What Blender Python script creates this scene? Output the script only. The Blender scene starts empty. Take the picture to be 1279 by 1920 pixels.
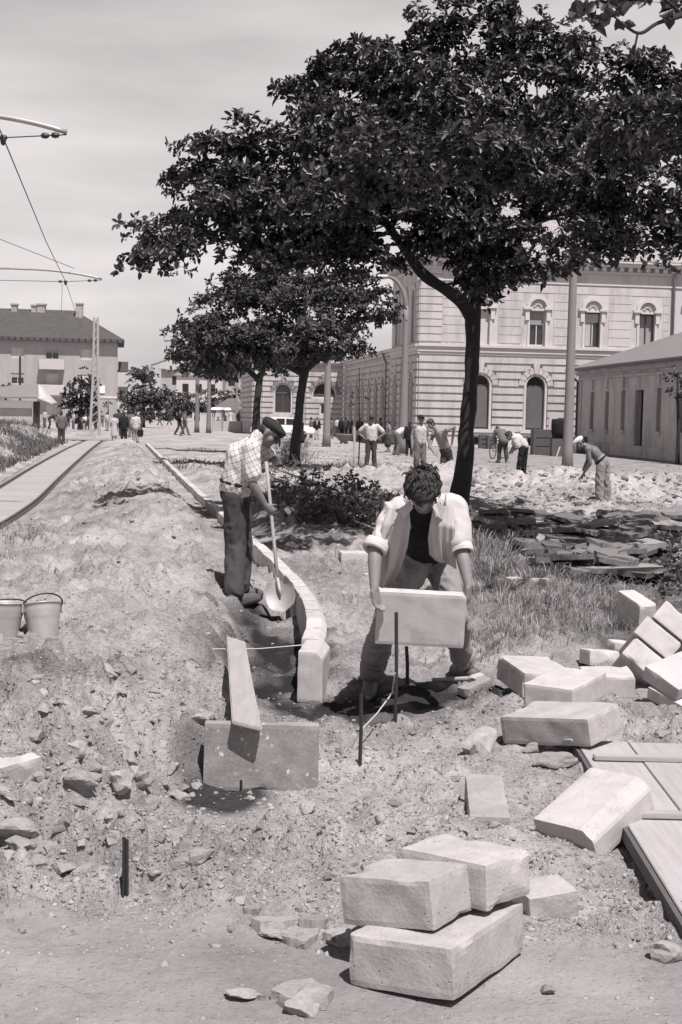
import bpy, bmesh, math, random
import numpy as np
from mathutils import Vector, Matrix

random.seed(7)
rad = math.radians
scene = bpy.context.scene
COL = scene.collection

# ------------------------------------------------------------------ camera
F_PX = 2667.0
CAM_Z = 1.75
cam_data = bpy.data.cameras.new('camera')
cam = bpy.data.objects.new('camera', cam_data)
COL.objects.link(cam)
cam_data.sensor_fit = 'VERTICAL'
cam_data.sensor_height = 36.0
cam_data.lens = 50.0
cam_data.clip_start = 0.1
cam_data.clip_end = 6000.0
ROT = Matrix.Rotation(rad(90 - 3.95), 3, 'X') @ Matrix.Rotation(rad(1.2), 3, 'Z')
CAM = Vector((0, 0, CAM_Z))
cam.matrix_world = Matrix.Translation(CAM) @ ROT.to_4x4()
scene.camera = cam


def ray(u, v):
    return ROT @ Vector(((u - 639.5) / F_PX, -(v - 960) / F_PX, -1))


def G(u, v, z=0.0):
    """a photo pixel taken down to the height z"""
    d = ray(u, v)
    return CAM + d * ((z - CAM_Z) / d.z)


def at(u, v, Y):
    """a photo pixel taken out to the distance Y"""
    d = ray(u, v)
    return CAM + d * (Y / d.y)


# ------------------------------------------------------------------ noise (numpy)
_T = np.random.RandomState(3).rand(8, 256, 256)


def vnoise(x, y, s=0):
    t = _T[s % 8]
    x = np.asarray(x, float) + 37.3 * s
    y = np.asarray(y, float) + 11.7 * s
    xi = np.floor(x).astype(int)
    yi = np.floor(y).astype(int)
    fx = x - xi
    fy = y - yi
    fx = fx * fx * fx * (fx * (fx * 6 - 15) + 10)
    fy = fy * fy * fy * (fy * (fy * 6 - 15) + 10)
    a = t[xi & 255, yi & 255]
    b = t[(xi + 1) & 255, yi & 255]
    c = t[xi & 255, (yi + 1) & 255]
    d = t[(xi + 1) & 255, (yi + 1) & 255]
    return (a * (1 - fx) + b * fx) * (1 - fy) + (c * (1 - fx) + d * fx) * fy - 0.5


def fbm(x, y, o=4, s=0, g=0.5):
    r = 0
    a = 1.0
    for i in range(o):
        r = r + a * vnoise(x * 2 ** i, y * 2 ** i, s + i)
        a *= g
    return r


def worley(x, y, s=0):
    """distance to the nearest feature point, and a random number of that cell"""
    x = np.asarray(x, float)
    y = np.asarray(y, float)
    xi = np.floor(x).astype(int)
    yi = np.floor(y).astype(int)
    best = np.full(x.shape, 9.0)
    val = np.zeros(x.shape)
    for dx in (-1, 0, 1):
        for dy in (-1, 0, 1):
            cx = xi + dx
            cy = yi + dy
            px = cx + _T[s % 8][cx & 255, cy & 255]
            py = cy + _T[(s + 1) % 8][cx & 255, cy & 255]
            d = np.hypot(px - x, py - y)
            m = d < best
            best = np.where(m, d, best)
            val = np.where(m, _T[(s + 2) % 8][cx & 255, cy & 255], val)
    return best, val


def noise3(p, f, s=0):
    """cheap 3-D noise from three planes"""
    x, y, z = p[:, 0] * f, p[:, 1] * f, p[:, 2] * f
    return (vnoise(x + .31 * z, y - .57 * z, s) + vnoise(y + .2 * x, z + .43 * x, s + 1) + vnoise(z - .3 * y, x + .6 * y, s + 2)) / 1.6


def sstep(a, b, x):
    t = np.clip((np.asarray(x, float) - a) / (b - a), 0, 1)
    return t * t * (3 - 2 * t)


# ------------------------------------------------------------------ objects
def tag(o, label=None, cat=None, group=None, kind=None):
    if label: o['label'] = label
    if cat: o['category'] = cat
    if group: o['group'] = group
    if kind: o['kind'] = kind
    return o


def empty(name, loc, label=None, cat=None, group=None):
    o = bpy.data.objects.new(name, None)
    o.empty_display_size = 0.2
    COL.objects.link(o)
    o.location = loc
    return tag(o, label, cat, group)


def children_of(o):
    return [c for c in COL.objects if c.parent == o]


KIDS = {}


def copy_tree(o, parent=None):
    c = o.copy()
    COL.objects.link(c)
    if parent is not None:
        c.parent = parent
        KIDS.setdefault(parent.name, []).append(c)
    for ch in list(KIDS.get(o.name, [])):
        copy_tree(ch, c)
    return c


def link_mesh(name, me, mat, parent=None, loc=None, origin=None):
    """me has world coordinates; origin = where the object's origin goes"""
    o = bpy.data.objects.new(name, me)
    COL.objects.link(o)
    if mat is not None and not me.materials:
        me.materials.append(mat)
    if parent is not None:
        top = Vector((0, 0, 0))
        p = parent
        while p is not None:
            top += p.location
            p = p.parent
        me.transform(Matrix.Translation(-top))
        o.parent = parent
        KIDS.setdefault(parent.name, []).append(o)
    elif origin is not None:
        origin = Vector(origin)
        me.transform(Matrix.Translation(-origin))
        o.location = origin
    return o


class MB:
    """collects shapes (world coordinates) and links them as ONE mesh object"""
    def __init__(self):
        self.v = []
        self.f = []

    def add(self, vs, fs):
        n = len(self.v)
        self.v += [tuple(p) for p in vs]
        self.f += [tuple(i + n for i in q) for q in fs]
        return self

    def quad(self, a, b, c, d):
        return self.add([a, b, c, d], [(0, 1, 2, 3)])

    def box(self, c, s, m=None):
        c = Vector(c)
        m = m or Matrix.Identity(3)
        vs = [c + m @ Vector((x * s[0] / 2, y * s[1] / 2, z * s[2] / 2)) for x in (-1, 1) for y in (-1, 1) for z in (-1, 1)]
        return self.add(vs, [(0, 1, 3, 2), (4, 6, 7, 5), (0, 4, 5, 1), (2, 3, 7, 6), (0, 2, 6, 4), (1, 5, 7, 3)])

    def hexa(self, b, t):
        """b, t: four bottom and four top corners, counter-clockwise from above"""
        return self.add(list(b) + list(t), [(3, 2, 1, 0), (4, 5, 6, 7), (0, 1, 5, 4), (1, 2, 6, 5), (2, 3, 7, 6), (3, 0, 4, 7)])

    def tube(self, pts, radii, n=8, cap=True):
        pts = [Vector(p) for p in pts]
        if not hasattr(radii, '__len__'): radii = [radii] * len(pts)
        vs, fs = [], []
        up = None
        for i, p in enumerate(pts):
            t = (pts[min(i + 1, len(pts) - 1)] - pts[max(i - 1, 0)])
            if t.length < 1e-9: t = Vector((0, 0, 1))
            t.normalize()
            if up is None:
                up = Vector((1, 0, 0)) if abs(t.x) < .9 else Vector((0, 1, 0))
            a = (up - t * up.dot(t)).normalized()
            up = a
            b = t.cross(a)
            for k in range(n):
                w = 2 * math.pi * k / n
                vs.append(p + (a * math.cos(w) + b * math.sin(w)) * radii[i])
        for i in range(len(pts) - 1):
            for k in range(n):
                k2 = (k + 1) % n
                fs.append((i * n + k, i * n + k2, (i + 1) * n + k2, (i + 1) * n + k))
        if cap:
            fs.append(tuple(reversed(range(n))))
            fs.append(tuple((len(pts) - 1) * n + k for k in range(n)))
        return self.add(vs, fs)

    def lathe(self, prof, n=24, c=(0, 0, 0), m=None, cap=True):
        """prof: (radius, z) from the bottom up"""
        c = Vector(c)
        m = m or Matrix.Identity(3)
        vs, fs = [], []
        for r, z in prof:
            for k in range(n):
                w = 2 * math.pi * k / n
                vs.append(c + m @ Vector((r * math.cos(w), r * math.sin(w), z)))
        for i in range(len(prof) - 1):
            for k in range(n):
                k2 = (k + 1) % n
                fs.append((i * n + k, i * n + k2, (i + 1) * n + k2, (i + 1) * n + k))
        if cap:
            fs.append(tuple(reversed(range(n))))
            fs.append(tuple((len(prof) - 1) * n + k for k in range(n)))
        return self.add(vs, fs)

    def prism(self, outline, d, o=(0, 0, 0), ex=(1, 0, 0), ey=(0, 0, 1)):
        """outline in the (ex, ey) plane, extruded by the vector d"""
        o, ex, ey, d = Vector(o), Vector(ex), Vector(ey), Vector(d)
        n = len(outline)
        vs = [o + ex * x + ey * y for x, y in outline] + [o + ex * x + ey * y + d for x, y in outline]
        fs = [tuple(reversed(range(n))), tuple(range(n, 2 * n))] + [(k, (k + 1) % n, n + (k + 1) % n, n + k) for k in range(n)]
        return self.add(vs, fs)

    def capsule(self, p0, p1, r0, r1, side=None, flat=1.0, n=14):
        """tapered capsule; its cross-section is 'flat' times as wide along 'side'"""
        p0, p1 = Vector(p0), Vector(p1)
        t = p1 - p0
        L = max(t.length, 1e-6)
        t = t / L
        if side is None:
            side = Vector((1, 0, 0)) if abs(t.x) < .9 else Vector((0, 1, 0))
        a = Vector(side)
        a = (a - t * a.dot(t)).normalized()
        b = t.cross(a)
        rings = []
        for k in range(1, 5):
            w = math.pi / 2 * (1 - k / 4)
            rings.append((-r0 * math.sin(w), r0 * math.cos(w)))
        for k in range(0, 4):
            w = math.pi / 2 * k / 4
            rings.append((L + r1 * math.sin(w), r1 * math.cos(w)))
        vs = [p0 - t * r0]
        for z, r in rings:
            for k in range(n):
                w = 2 * math.pi * k / n
                vs.append(p0 + t * z + a * (r * flat * math.cos(w)) + b * (r * math.sin(w)))
        vs.append(p1 + t * r1)
        fs = [(0, 1 + (k + 1) % n, 1 + k) for k in range(n)]
        R = len(rings)
        for i in range(R - 1):
            for k in range(n):
                k2 = (k + 1) % n
                fs.append((1 + i * n + k, 1 + i * n + k2, 1 + (i + 1) * n + k2, 1 + (i + 1) * n + k))
        e = 1 + R * n
        fs += [(e, 1 + (R - 1) * n + k, 1 + (R - 1) * n + (k + 1) % n) for k in range(n)]
        return self.add(vs, fs)

    def ell(self, c, r, m=None, n=16):
        c = Vector(c)
        m = m or Matrix.Identity(3)
        vs = [c + m @ Vector((0, 0, -r[2]))]
        R = n // 2
        for i in range(1, R):
            w = -math.pi / 2 + math.pi * i / R
            for k in range(n):
                q = 2 * math.pi * k / n
                vs.append(c + m @ Vector((r[0] * math.cos(w) * math.cos(q), r[1] * math.cos(w) * math.sin(q), r[2] * math.sin(w))))
        vs.append(c + m @ Vector((0, 0, r[2])))
        fs = [(0, 1 + (k + 1) % n, 1 + k) for k in range(n)]
        for i in range(R - 2):
            for k in range(n):
                k2 = (k + 1) % n
                fs.append((1 + i * n + k, 1 + i * n + k2, 1 + (i + 1) * n + k2, 1 + (i + 1) * n + k))
        e = len(vs) - 1
        fs += [(e, 1 + (R - 2) * n + k, 1 + (R - 2) * n + (k + 1) % n) for k in range(n)]
        return self.add(vs, fs)

    def mesh(self, name, smooth=False):
        me = bpy.data.meshes.new(name)
        me.from_pydata([tuple(p) for p in self.v], [], self.f)
        me.validate()
        me.update()
        if smooth:
            me.polygons.foreach_set('use_smooth', [True] * len(me.polygons))
        return me

    def build(self, name, mat, parent=None, origin=None, smooth=False, bevel=0.0):
        me = self.mesh(name, smooth)
        if bevel:
            bm = bmesh.new()
            bm.from_mesh(me)
            bmesh.ops.recalc_face_normals(bm, faces=bm.faces)
            bmesh.ops.bevel(bm, geom=[e for e in bm.edges if len(e.link_faces) == 2 and e.calc_face_angle(0) > .5], offset=bevel, segments=2, affect='EDGES', clamp_overlap=True)
            bm.to_mesh(me)
            bm.free()
        return link_mesh(name, me, mat, parent, origin=origin)


def mesh_np(name, V, F4, smooth=False):
    """fast mesh from numpy arrays (V n x 3, F n x k)"""
    me = bpy.data.meshes.new(name)
    k = F4.shape[1]
    me.vertices.add(len(V))
    me.vertices.foreach_set('co', np.asarray(V, np.float32).ravel())
    me.loops.add(F4.size)
    me.loops.foreach_set('vertex_index', F4.astype(np.int32).ravel())
    me.polygons.add(len(F4))
    me.polygons.foreach_set('loop_start', np.arange(0, F4.size, k, dtype=np.int32))
    me.update(calc_edges=True)
    if smooth:
        me.polygons.foreach_set('use_smooth', np.ones(len(F4), bool))
    return me


def co_of(me):
    a = np.empty(len(me.vertices) * 3, np.float32)
    me.vertices.foreach_get('co', a)
    return a.reshape(-1, 3).astype(float)


def no_of(me):
    a = np.empty(len(me.vertices) * 3, np.float32)
    me.vertices.foreach_get('normal', a)
    return a.reshape(-1, 3).astype(float)


def fuse(mb, voxel, smooth=4, fold=None):
    """overlapping closed shapes become one continuous surface; fold(co, no) -> offset along the normal"""
    me = mb.mesh('fuse')
    o = bpy.data.objects.new('fuse', me)
    COL.objects.link(o)
    m = o.modifiers.new('r', 'REMESH')
    m.mode = 'VOXEL'
    m.voxel_size = voxel
    if smooth:
        s = o.modifiers.new('s', 'SMOOTH')
        s.factor = .5
        s.iterations = smooth
    dg = bpy.context.evaluated_depsgraph_get()
    out = bpy.data.meshes.new_from_object(o.evaluated_get(dg))
    COL.objects.unlink(o)
    bpy.data.objects.remove(o)
    bpy.data.meshes.remove(me)
    if fold is not None:
        c = co_of(out)
        c = c + no_of(out) * fold(c, no_of(out))[:, None]
        out.vertices.foreach_set('co', c.astype(np.float32).ravel())
    out.polygons.foreach_set('use_smooth', [True] * len(out.polygons))
    out.update()
    out.materials.clear()
    return out


# ------------------------------------------------------------------ materials (a sepia-toned monochrome world)
def tone(v, k=1.0):
    return (v, v * (1 - .055 * k), v * (1 - .05 * k), 1)


MATS = {}


class NT:
    def __init__(self, m):
        m.use_nodes = True
        self.t = m.node_tree
        self.t.nodes.clear()

    def n(self, typ, **kw):
        nd = self.t.nodes.new(typ)
        for k, v in kw.items():
            if k == 'op': nd.operation = v
            elif hasattr(nd, k): setattr(nd, k, v)
        return nd

    def l(self, a, b):
        self.t.links.new(a, b)

    def math(self, op, a, b=None, c=None, clamp=False):
        nd = self.n('ShaderNodeMath', op=op)
        nd.use_clamp = clamp
        for i, x in enumerate((a, b, c)):
            if x is None: continue
            if isinstance(x, (int, float)): nd.inputs[i].default_value = x
            else: self.l(x, nd.inputs[i])
        return nd.outputs[0]

    def noise(self, co, scale, detail=4, rough=.55, dist=0, w=None):
        nd = self.n('ShaderNodeTexNoise')
        nd.inputs['Scale'].default_value = scale
        nd.inputs['Detail'].default_value = detail
        nd.inputs['Roughness'].default_value = rough
        nd.inputs['Distortion'].default_value = dist
        self.l(co, nd.inputs['Vector'])
        return nd.outputs['Fac']

    def voro(self, co, scale, feat='F1', out='Distance', rnd=1.0):
        nd = self.n('ShaderNodeTexVoronoi')
        nd.feature = feat
        nd.inputs['Scale'].default_value = scale
        nd.inputs['Randomness'].default_value = rnd
        self.l(co, nd.inputs['Vector'])
        return nd.outputs[out]

    def rng(self, x, a, b, c, d):
        nd = self.n('ShaderNodeMapRange')
        self.l(x, nd.inputs[0])
        for i, q in enumerate((a, b, c, d)): nd.inputs[i + 1].default_value = q
        return nd.outputs[0]

    def grey(self, x):
        """value socket -> toned colour"""
        nd = self.n('ShaderNodeCombineColor')
        self.l(x, nd.inputs[0])
        self.l(self.math('MULTIPLY', x, .940), nd.inputs[1])
        self.l(self.math('MULTIPLY', x, .946), nd.inputs[2])
        return nd.outputs[0]

    def coords(self, space='obj', jitter=True, scale=None):
        if space == 'obj':
            tc = self.n('ShaderNodeTexCoord')
            co = tc.outputs['Object']
        else:
            co = self.n('ShaderNodeNewGeometry').outputs['Position']
        if scale is not None:
            mp = self.n('ShaderNodeMapping')
            mp.inputs['Scale'].default_value = scale
            self.l(co, mp.inputs[0])
            co = mp.outputs[0]
        if jitter:
            oi = self.n('ShaderNodeObjectInfo')
            ad = self.n('ShaderNodeVectorMath', op='ADD')
            cx = self.n('ShaderNodeCombineXYZ')
            k = self.math('MULTIPLY', oi.outputs['Random'], 37.0)
            self.l(k, cx.inputs[0])
            self.l(self.math('MULTIPLY', oi.outputs['Random'], 91.0), cx.inputs[1])
            self.l(co, ad.inputs[0])
            self.l(cx.outputs[0], ad.inputs[1])
            co = ad.outputs[0]
        return co

    def out(self, col, rough=.9, bump=None, bstr=.3, bdist=.01, spec=.3, metal=0.0, trans=None):
        p = self.n('ShaderNodeBsdfPrincipled')
        if isinstance(rough, (int, float)): p.inputs['Roughness'].default_value = rough
        else: self.l(rough, p.inputs['Roughness'])
        p.inputs['Specular IOR Level'].default_value = spec
        p.inputs['Metallic'].default_value = metal
        self.l(col, p.inputs['Base Color'])
        if bump is not None:
            b = self.n('ShaderNodeBump')
            b.inputs['Strength'].default_value = bstr
            b.inputs['Distance'].default_value = bdist
            self.l(bump, b.inputs['Height'])
            self.l(b.outputs[0], p.inputs['Normal'])
        o = self.n('ShaderNodeOutputMaterial')
        self.l(p.outputs[0], o.inputs[0])
        return p


def new_mat(name):
    m = bpy.data.materials.new(name)
    MATS[name] = m
    return m, NT(m)


def simple(name, v, var=.25, scale=6, fine=60, rough=.85, bump=.25, bdist=.006, spec=.3, metal=0, space='obj', jit=True, per_obj=.1, stretch=None):
    """mottled grey with a coarse and a fine grain"""
    m, t = new_mat(name)
    co = t.coords(space, jit, stretch)
    a = t.noise(co, scale, 5, .6)
    b = t.noise(co, fine, 3, .6)
    s = t.math('ADD', t.math('MULTIPLY', t.math('SUBTRACT', a, .5), 2.2 * var), t.math('MULTIPLY', t.math('SUBTRACT', b, .5), 1.2 * var))
    oi = t.n('ShaderNodeObjectInfo')
    s = t.math('ADD', s, t.math('MULTIPLY', t.math('SUBTRACT', oi.outputs['Random'], .5), 2 * per_obj))
    val = t.math('MULTIPLY', t.math('ADD', s, 1.0), v)
    val = t.math('MAXIMUM', val, v * .25)
    t.out(t.grey(val), rough, t.math('ADD', a, t.math('MULTIPLY', b, .6)), bump, bdist, spec, metal)
    return m
# ------------------------------------------------------------------ light
SUN_EL, SUN_AZ = rad(63.5), math.atan2(-.90, .42)      # high, from behind the camera and a little to its right
SUN_DIR = Vector((math.cos(SUN_EL) * math.cos(SUN_AZ), math.cos(SUN_EL) * math.sin(SUN_AZ), math.sin(SUN_EL)))
sl = bpy.data.lights.new('sun', 'SUN')
sl.energy = 5.0
sl.angle = rad(.53)
sl.color = (1, .955, .955)
so = bpy.data.objects.new('sun', sl)
COL.objects.link(so)
so.rotation_euler = SUN_DIR.to_track_quat('Z', 'Y').to_euler()
so.location = SUN_DIR * 60

world = bpy.data.worlds.new('World')
scene.world = world
world.use_nodes = True
wt = NT(world)
sky = wt.n('ShaderNodeTexSky')
sky.sky_type = 'NISHITA'
sky.sun_disc = False
sky.sun_elevation = SUN_EL
sky.sun_rotation = math.pi / 2 - SUN_AZ
sky.air_density = 1.0
sky.dust_density = 2.0
sep = wt.n('ShaderNodeSeparateColor')
wt.l(sky.outputs[0], sep.inputs[0])
# blue-sensitive film: the sky's blue light carries the tone, thin streaks of high cloud cross it
tc = wt.n('ShaderNodeTexCoord')
mp = wt.n('ShaderNodeMapping')
mp.inputs['Scale'].default_value = (1.3, 1.3, 7.0)
mp.inputs['Rotation'].default_value = (0, rad(4), 0)
wt.l(tc.outputs['Generated'], mp.inputs[0])
cl = wt.noise(mp.outputs[0], 2.2, 6, .5, .35)
cl2 = wt.noise(mp.outputs[0], 6.0, 4, .55, .2)
cloud = wt.rng(wt.math('ADD', wt.math('MULTIPLY', cl, .75), wt.math('MULTIPLY', cl2, .25)), .36, .62, .80, 1.08)
b = wt.math('ADD', wt.math('MULTIPLY', sep.outputs[2], .5), wt.math('MULTIPLY', sep.outputs[0], .5))
b = wt.math('MINIMUM', b, 4.0)
sz = wt.n('ShaderNodeSeparateXYZ')
wt.l(tc.outputs['Generated'], sz.inputs[0])
veil = wt.rng(sz.outputs[2], .20, .72, 4.7, .35)            # bright haze low down, clear and darker overhead
b = wt.math('ADD', wt.math('MULTIPLY', b, .25), veil)
wv = wt.math('MULTIPLY', b, cloud)
bg = wt.n('ShaderNodeBackground')
bg.inputs['Strength'].default_value = .105
wt.l(wt.grey(wv), bg.inputs['Color'])
wo = wt.n('ShaderNodeOutputWorld')
wt.l(bg.outputs[0], wo.inputs[0])

vs = scene.view_settings
vs.view_transform = 'Standard'
vs.look = 'None'
vs.exposure = 0.38
vs.gamma = 1.0
scene.cycles.max_bounces = 5
scene.cycles.diffuse_bounces = 3
scene.cycles.transparent_max_bounces = 4
scene.cycles.use_denoising = True

# ------------------------------------------------------------------ materials
simple('asphalt', .13, .35, 5, 60, .9, .5, .008, per_obj=.35)
simple('rubble', .28, .35, 5, 40, .95, .5, .01, per_obj=.4)
simple('clod', .31, .4, 5, 50, .97, .6, .01, per_obj=.2)
simple('bark', .035, .5, 5, 24, .95, 1.0, .03, stretch=(1, 1, .25))
simple('plaster_trim', .52, .15, 1.2, 14, .9, .1, .01)
simple('wall_white', .50, .08, 1, 10, .9, .1, .01)
simple('dark_opening', .018, .2, 2, 10, .5, 0, spec=.4)
simple('shade_cloth', .30, .12, 3, 20, .9, .05)
simple('curtain', .55, .12, 3, 20, .9, .05)
simple('stain_door', .12, .2, 3, 20, .8, .05)
simple('wood_pale', .34, .28, 3, 30, .8, .25, .004, stretch=(.6, 8, 8))
simple('wood_pole', .40, .2, 3, 40, .7, .1, stretch=(8, 8, .6))
simple('wood_board', .34, .28, 3, 30, .85, .3, .004, stretch=(9, .7, 8))
simple('wood_dark', .10, .3, 3, 30, .8, .2, stretch=(.8, 6, 6))
simple('wood_fence', .42, .18, 2, 12, .9, .1)
simple('iron', .035, .4, 8, 60, .55, .3, .002, spec=.5, metal=.3)
simple('galvanized', .42, .22, 9, 40, .42, .1, .002, spec=.5, metal=.35)
simple('shovel_steel', .34, .35, 9, 50, .6, .1, .002, spec=.5, metal=.4)
simple('pole_concrete', .21, .10, 3, 30, .85, .15, .004, space='obj')
simple('rail_steel', .055, .3, 6, 40, .4, .1, spec=.6, metal=.5)
simple('zinc_roof', .20, .12, .8, 8, .6, .1, .01)
simple('white_paint', .78, .05, 2, 20, .35, .02, spec=.5)
simple('grey_paint', .28, .08, 2, 20, .35, .02, spec=.5)
simple('rubber', .02, .2, 4, 30, .8, .05)
simple('glass_dark', .03, .2, 1, 5, .08, 0, spec=.8)
simple('string', .5, .1, 5, 60, .9, .05)
simple('skin', .20, .12, 9, 60, .55, .12, .002, spec=.35, per_obj=.05)
simple('skin_tan', .16, .12, 9, 60, .5, .12, .002, spec=.4, per_obj=.05)
simple('hair', .022, .5, 14, 70, .6, .8, .01, spec=.5, stretch=(1, 1, .4))
simple('hair_brown', .045, .5, 18, 60, .75, .4, .004, spec=.25)
simple('cap_dark', .028, .25, 14, 90, .9, .3, .003)
simple('cap_light', .55, .15, 14, 90, .9, .3, .003)
simple('cloth_black', .016, .3, 6, 80, .95, .25, .004, per_obj=.05)
simple('cloth_dark', .050, .30, 5, 80, .95, .3, .004)
simple('cloth_mid', .13, .22, 5, 80, .95, .3, .004)
simple('cloth_grey', .24, .15, 5, 80, .95, .3, .004)
simple('cloth_pale', .45, .10, 5, 80, .95, .3, .004)
simple('cloth_white', .46, .05, 5, 80, .95, .3, .004)
simple('leather', .11, .3, 8, 60, .6, .25, .003, spec=.4)
simple('soil_plant', .05, .3, 6, 30, .9, .4)


def weathered(name, v, pits=0.0, streak=0.0, var=.2, scale=8, fine=90, bump=.3, bdist=.004, rough=.93):
    """stone or plaster with stains, pits and rain streaks of its own"""
    m, t = new_mat(name)
    co = t.coords('obj', True)
    a = t.noise(co, scale, 6, .62, .4)
    b = t.noise(co, fine, 4, .65)
    s = t.math('ADD', t.math('MULTIPLY', t.math('SUBTRACT', a, .5), 2.6 * var), t.math('MULTIPLY', t.math('SUBTRACT', b, .5), 1.3 * var))
    h = t.math('ADD', a, t.math('MULTIPLY', b, .6))
    if pits:
        d = t.voro(co, 38)
        k = t.math('MULTIPLY', t.rng(d, .06, .17, 1, 0), t.rng(t.noise(co, 11, 3), .46, .60, 0, 1))
        s = t.math('SUBTRACT', s, t.math('MULTIPLY', k, pits))
        h = t.math('SUBTRACT', h, t.math('MULTIPLY', k, 1.2))
        w = t.math('MULTIPLY', t.rng(t.noise(co, 5.5, 5, .65), .56, .70, 0, 1), .22)      # soil smears
        s = t.math('SUBTRACT', s, w)
    if streak:
        mp = t.n('ShaderNodeMapping')
        mp.inputs['Scale'].default_value = (.8, .8, .14)
        t.l(co, mp.inputs[0])
        q = t.noise(mp.outputs[0], 1.5, 6, .65)
        s = t.math('SUBTRACT', s, t.math('MULTIPLY', t.rng(q, .46, .68, 0, 1), streak))
    oi = t.n('ShaderNodeObjectInfo')
    s = t.math('ADD', s, t.math('MULTIPLY', t.math('SUBTRACT', oi.outputs['Random'], .5), .16 if pits else 0))
    val = t.math('MAXIMUM', t.math('MULTIPLY', t.math('ADD', s, 1.0), v), v * .3)
    t.out(t.grey(val), rough, h, bump, bdist, .2)


weathered('concrete', .45, .35, 0, .20, 8, 120, .4, .0035)
weathered('concrete_raw', .39, .45, 0, .26, 9, 80, .6, .006)
weathered('plaster', .50, 0, .30, .16, .6, 8, .15, .01)
weathered('plaster_old', .44, 0, .30, .30, .8, 9, .25, .01)
weathered('plaster_flats', .36, 0, .15, .10, .3, 8, .1, .01)


def check_cloth():
    """pale cotton with a fine darker window check, warm against cool threads"""
    m, t = new_mat('cloth_check')
    co = t.coords('obj', False)
    mp = t.n('ShaderNodeMapping')
    mp.inputs['Rotation'].default_value = (0, rad(24), rad(12))
    t.l(co, mp.inputs[0])
    wob = t.noise(co, 7, 3)
    sx = t.n('ShaderNodeSeparateXYZ')
    t.l(mp.outputs[0], sx.inputs[0])
    fac = None
    for i, ax in enumerate((0, 2)):
        q = t.math('ADD', t.math('MULTIPLY', sx.outputs[ax], 21.0), t.math('MULTIPLY', wob, 1.1))
        fr = t.math('FRACT', q)
        a = t.math('LESS_THAN', fr, .26)
        b2 = t.math('MULTIPLY', t.math('LESS_THAN', t.math('ABSOLUTE', t.math('SUBTRACT', fr, .62)), .06), .5)
        s = t.math('MAXIMUM', a, b2)
        fac = s if fac is None else t.math('ADD', fac, s)
    g = t.noise(co, 60, 3)
    v = t.math('SUBTRACT', .62, t.math('MULTIPLY', fac, .19))
    v = t.math('MULTIPLY', v, t.math('ADD', .9, t.math('MULTIPLY', g, .2)))
    t.out(t.grey(v), .95, t.noise(co, 25, 4), .3, .006, .2)


def speckled():
    """cast concrete with pale pebbles and pits showing on the face"""
    m, t = new_mat('concrete_speckled')
    co = t.coords('obj', True)
    n = t.noise(co, 9, 5)
    f = t.noise(co, 70, 3)
    dv = t.n('ShaderNodeVectorMath', op='ADD')
    nz = t.n('ShaderNodeTexNoise')
    nz.inputs['Scale'].default_value = 30
    t.l(co, nz.inputs['Vector'])
    sc_ = t.n('ShaderNodeVectorMath', op='SCALE')
    sc_.inputs['Scale'].default_value = .03
    t.l(nz.outputs['Color'], sc_.inputs[0])
    t.l(co, dv.inputs[0])
    t.l(sc_.outputs[0], dv.inputs[1])
    d = t.math('MINIMUM', t.voro(dv.outputs[0], 22), t.math('MULTIPLY', t.voro(dv.outputs[0], 55), 1.5))
    mask = t.noise(co, 5, 2)
    spot = t.math('MULTIPLY', t.rng(d, .10, .24, 1, 0), t.rng(mask, .44, .56, 0, 1))
    v = t.math('ADD', t.math('MULTIPLY', n, .20), t.math('ADD', .15, t.math('MULTIPLY', t.math('SUBTRACT', f, .5), .16)))
    v = t.math('ADD', v, t.math('MULTIPLY', spot, .36))
    t.out(t.grey(v), .92, t.math('ADD', n, t.math('MULTIPLY', f, .5)), .5, .006, .25)


def leaf_mat(name, v, spec=.5, rough=.42, trans=.35):
    m, t = new_mat(name)
    geo = t.n('ShaderNodeNewGeometry')
    r = geo.outputs['Random Per Island']
    val = t.math('MULTIPLY', t.math('ADD', .45, t.math('MULTIPLY', t.math('POWER', r, 1.6), 1.5)), v)
    col = t.grey(val)
    p = t.n('ShaderNodeBsdfPrincipled')
    p.inputs['Roughness'].default_value = rough
    p.inputs['Specular IOR Level'].default_value = spec
    t.l(col, p.inputs['Base Color'])
    tr = t.n('ShaderNodeBsdfTranslucent')
    t.l(col, tr.inputs[0])
    mx = t.n('ShaderNodeMixShader')
    mx.inputs[0].default_value = trans * .5
    t.l(p.outputs[0], mx.inputs[1])
    t.l(tr.outputs[0], mx.inputs[2])
    o = t.n('ShaderNodeOutputMaterial')
    t.l(mx.outputs[0], o.inputs[0])


def bands(name, v1, v2, per_m, axis=2, width=.1, v_noise=.15, rough=.85):
    """courses of tiles or shingles: thin dark joints with row-to-row change"""
    m, t = new_mat(name)
    co = t.coords('obj', False)
    br = t.n('ShaderNodeTexBrick')
    br.inputs['Scale'].default_value = per_m
    br.inputs['Mortar Size'].default_value = .03
    br.inputs['Color1'].default_value = (v1, v1, v1, 1)
    br.inputs['Color2'].default_value = (v2, v2, v2, 1)
    br.inputs['Mortar'].default_value = (v1 * .4, v1 * .4, v1 * .4, 1)
    t.l(co, br.inputs['Vector'])
    n = t.noise(co, 1.2, 5)
    v = t.math('MULTIPLY', br.outputs['Color'], t.math('ADD', 1 - v_noise * 1.5, t.math('MULTIPLY', n, v_noise * 3)))
    t.out(t.grey(v), rough, br.outputs['Fac'], .3, .02, .2)


check_cloth()
speckled()
leaf_mat('leaf', .042, .5, .42, .3)
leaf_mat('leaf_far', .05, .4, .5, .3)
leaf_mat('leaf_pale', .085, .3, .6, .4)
leaf_mat('grass', .24, .2, .7, .5)
leaf_mat('weed', .13, .2, .7, .5)
bands('roof_tiles', .085, .11, 2.2)
bands('roof_shingles', .30, .40, 1.6)


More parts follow.
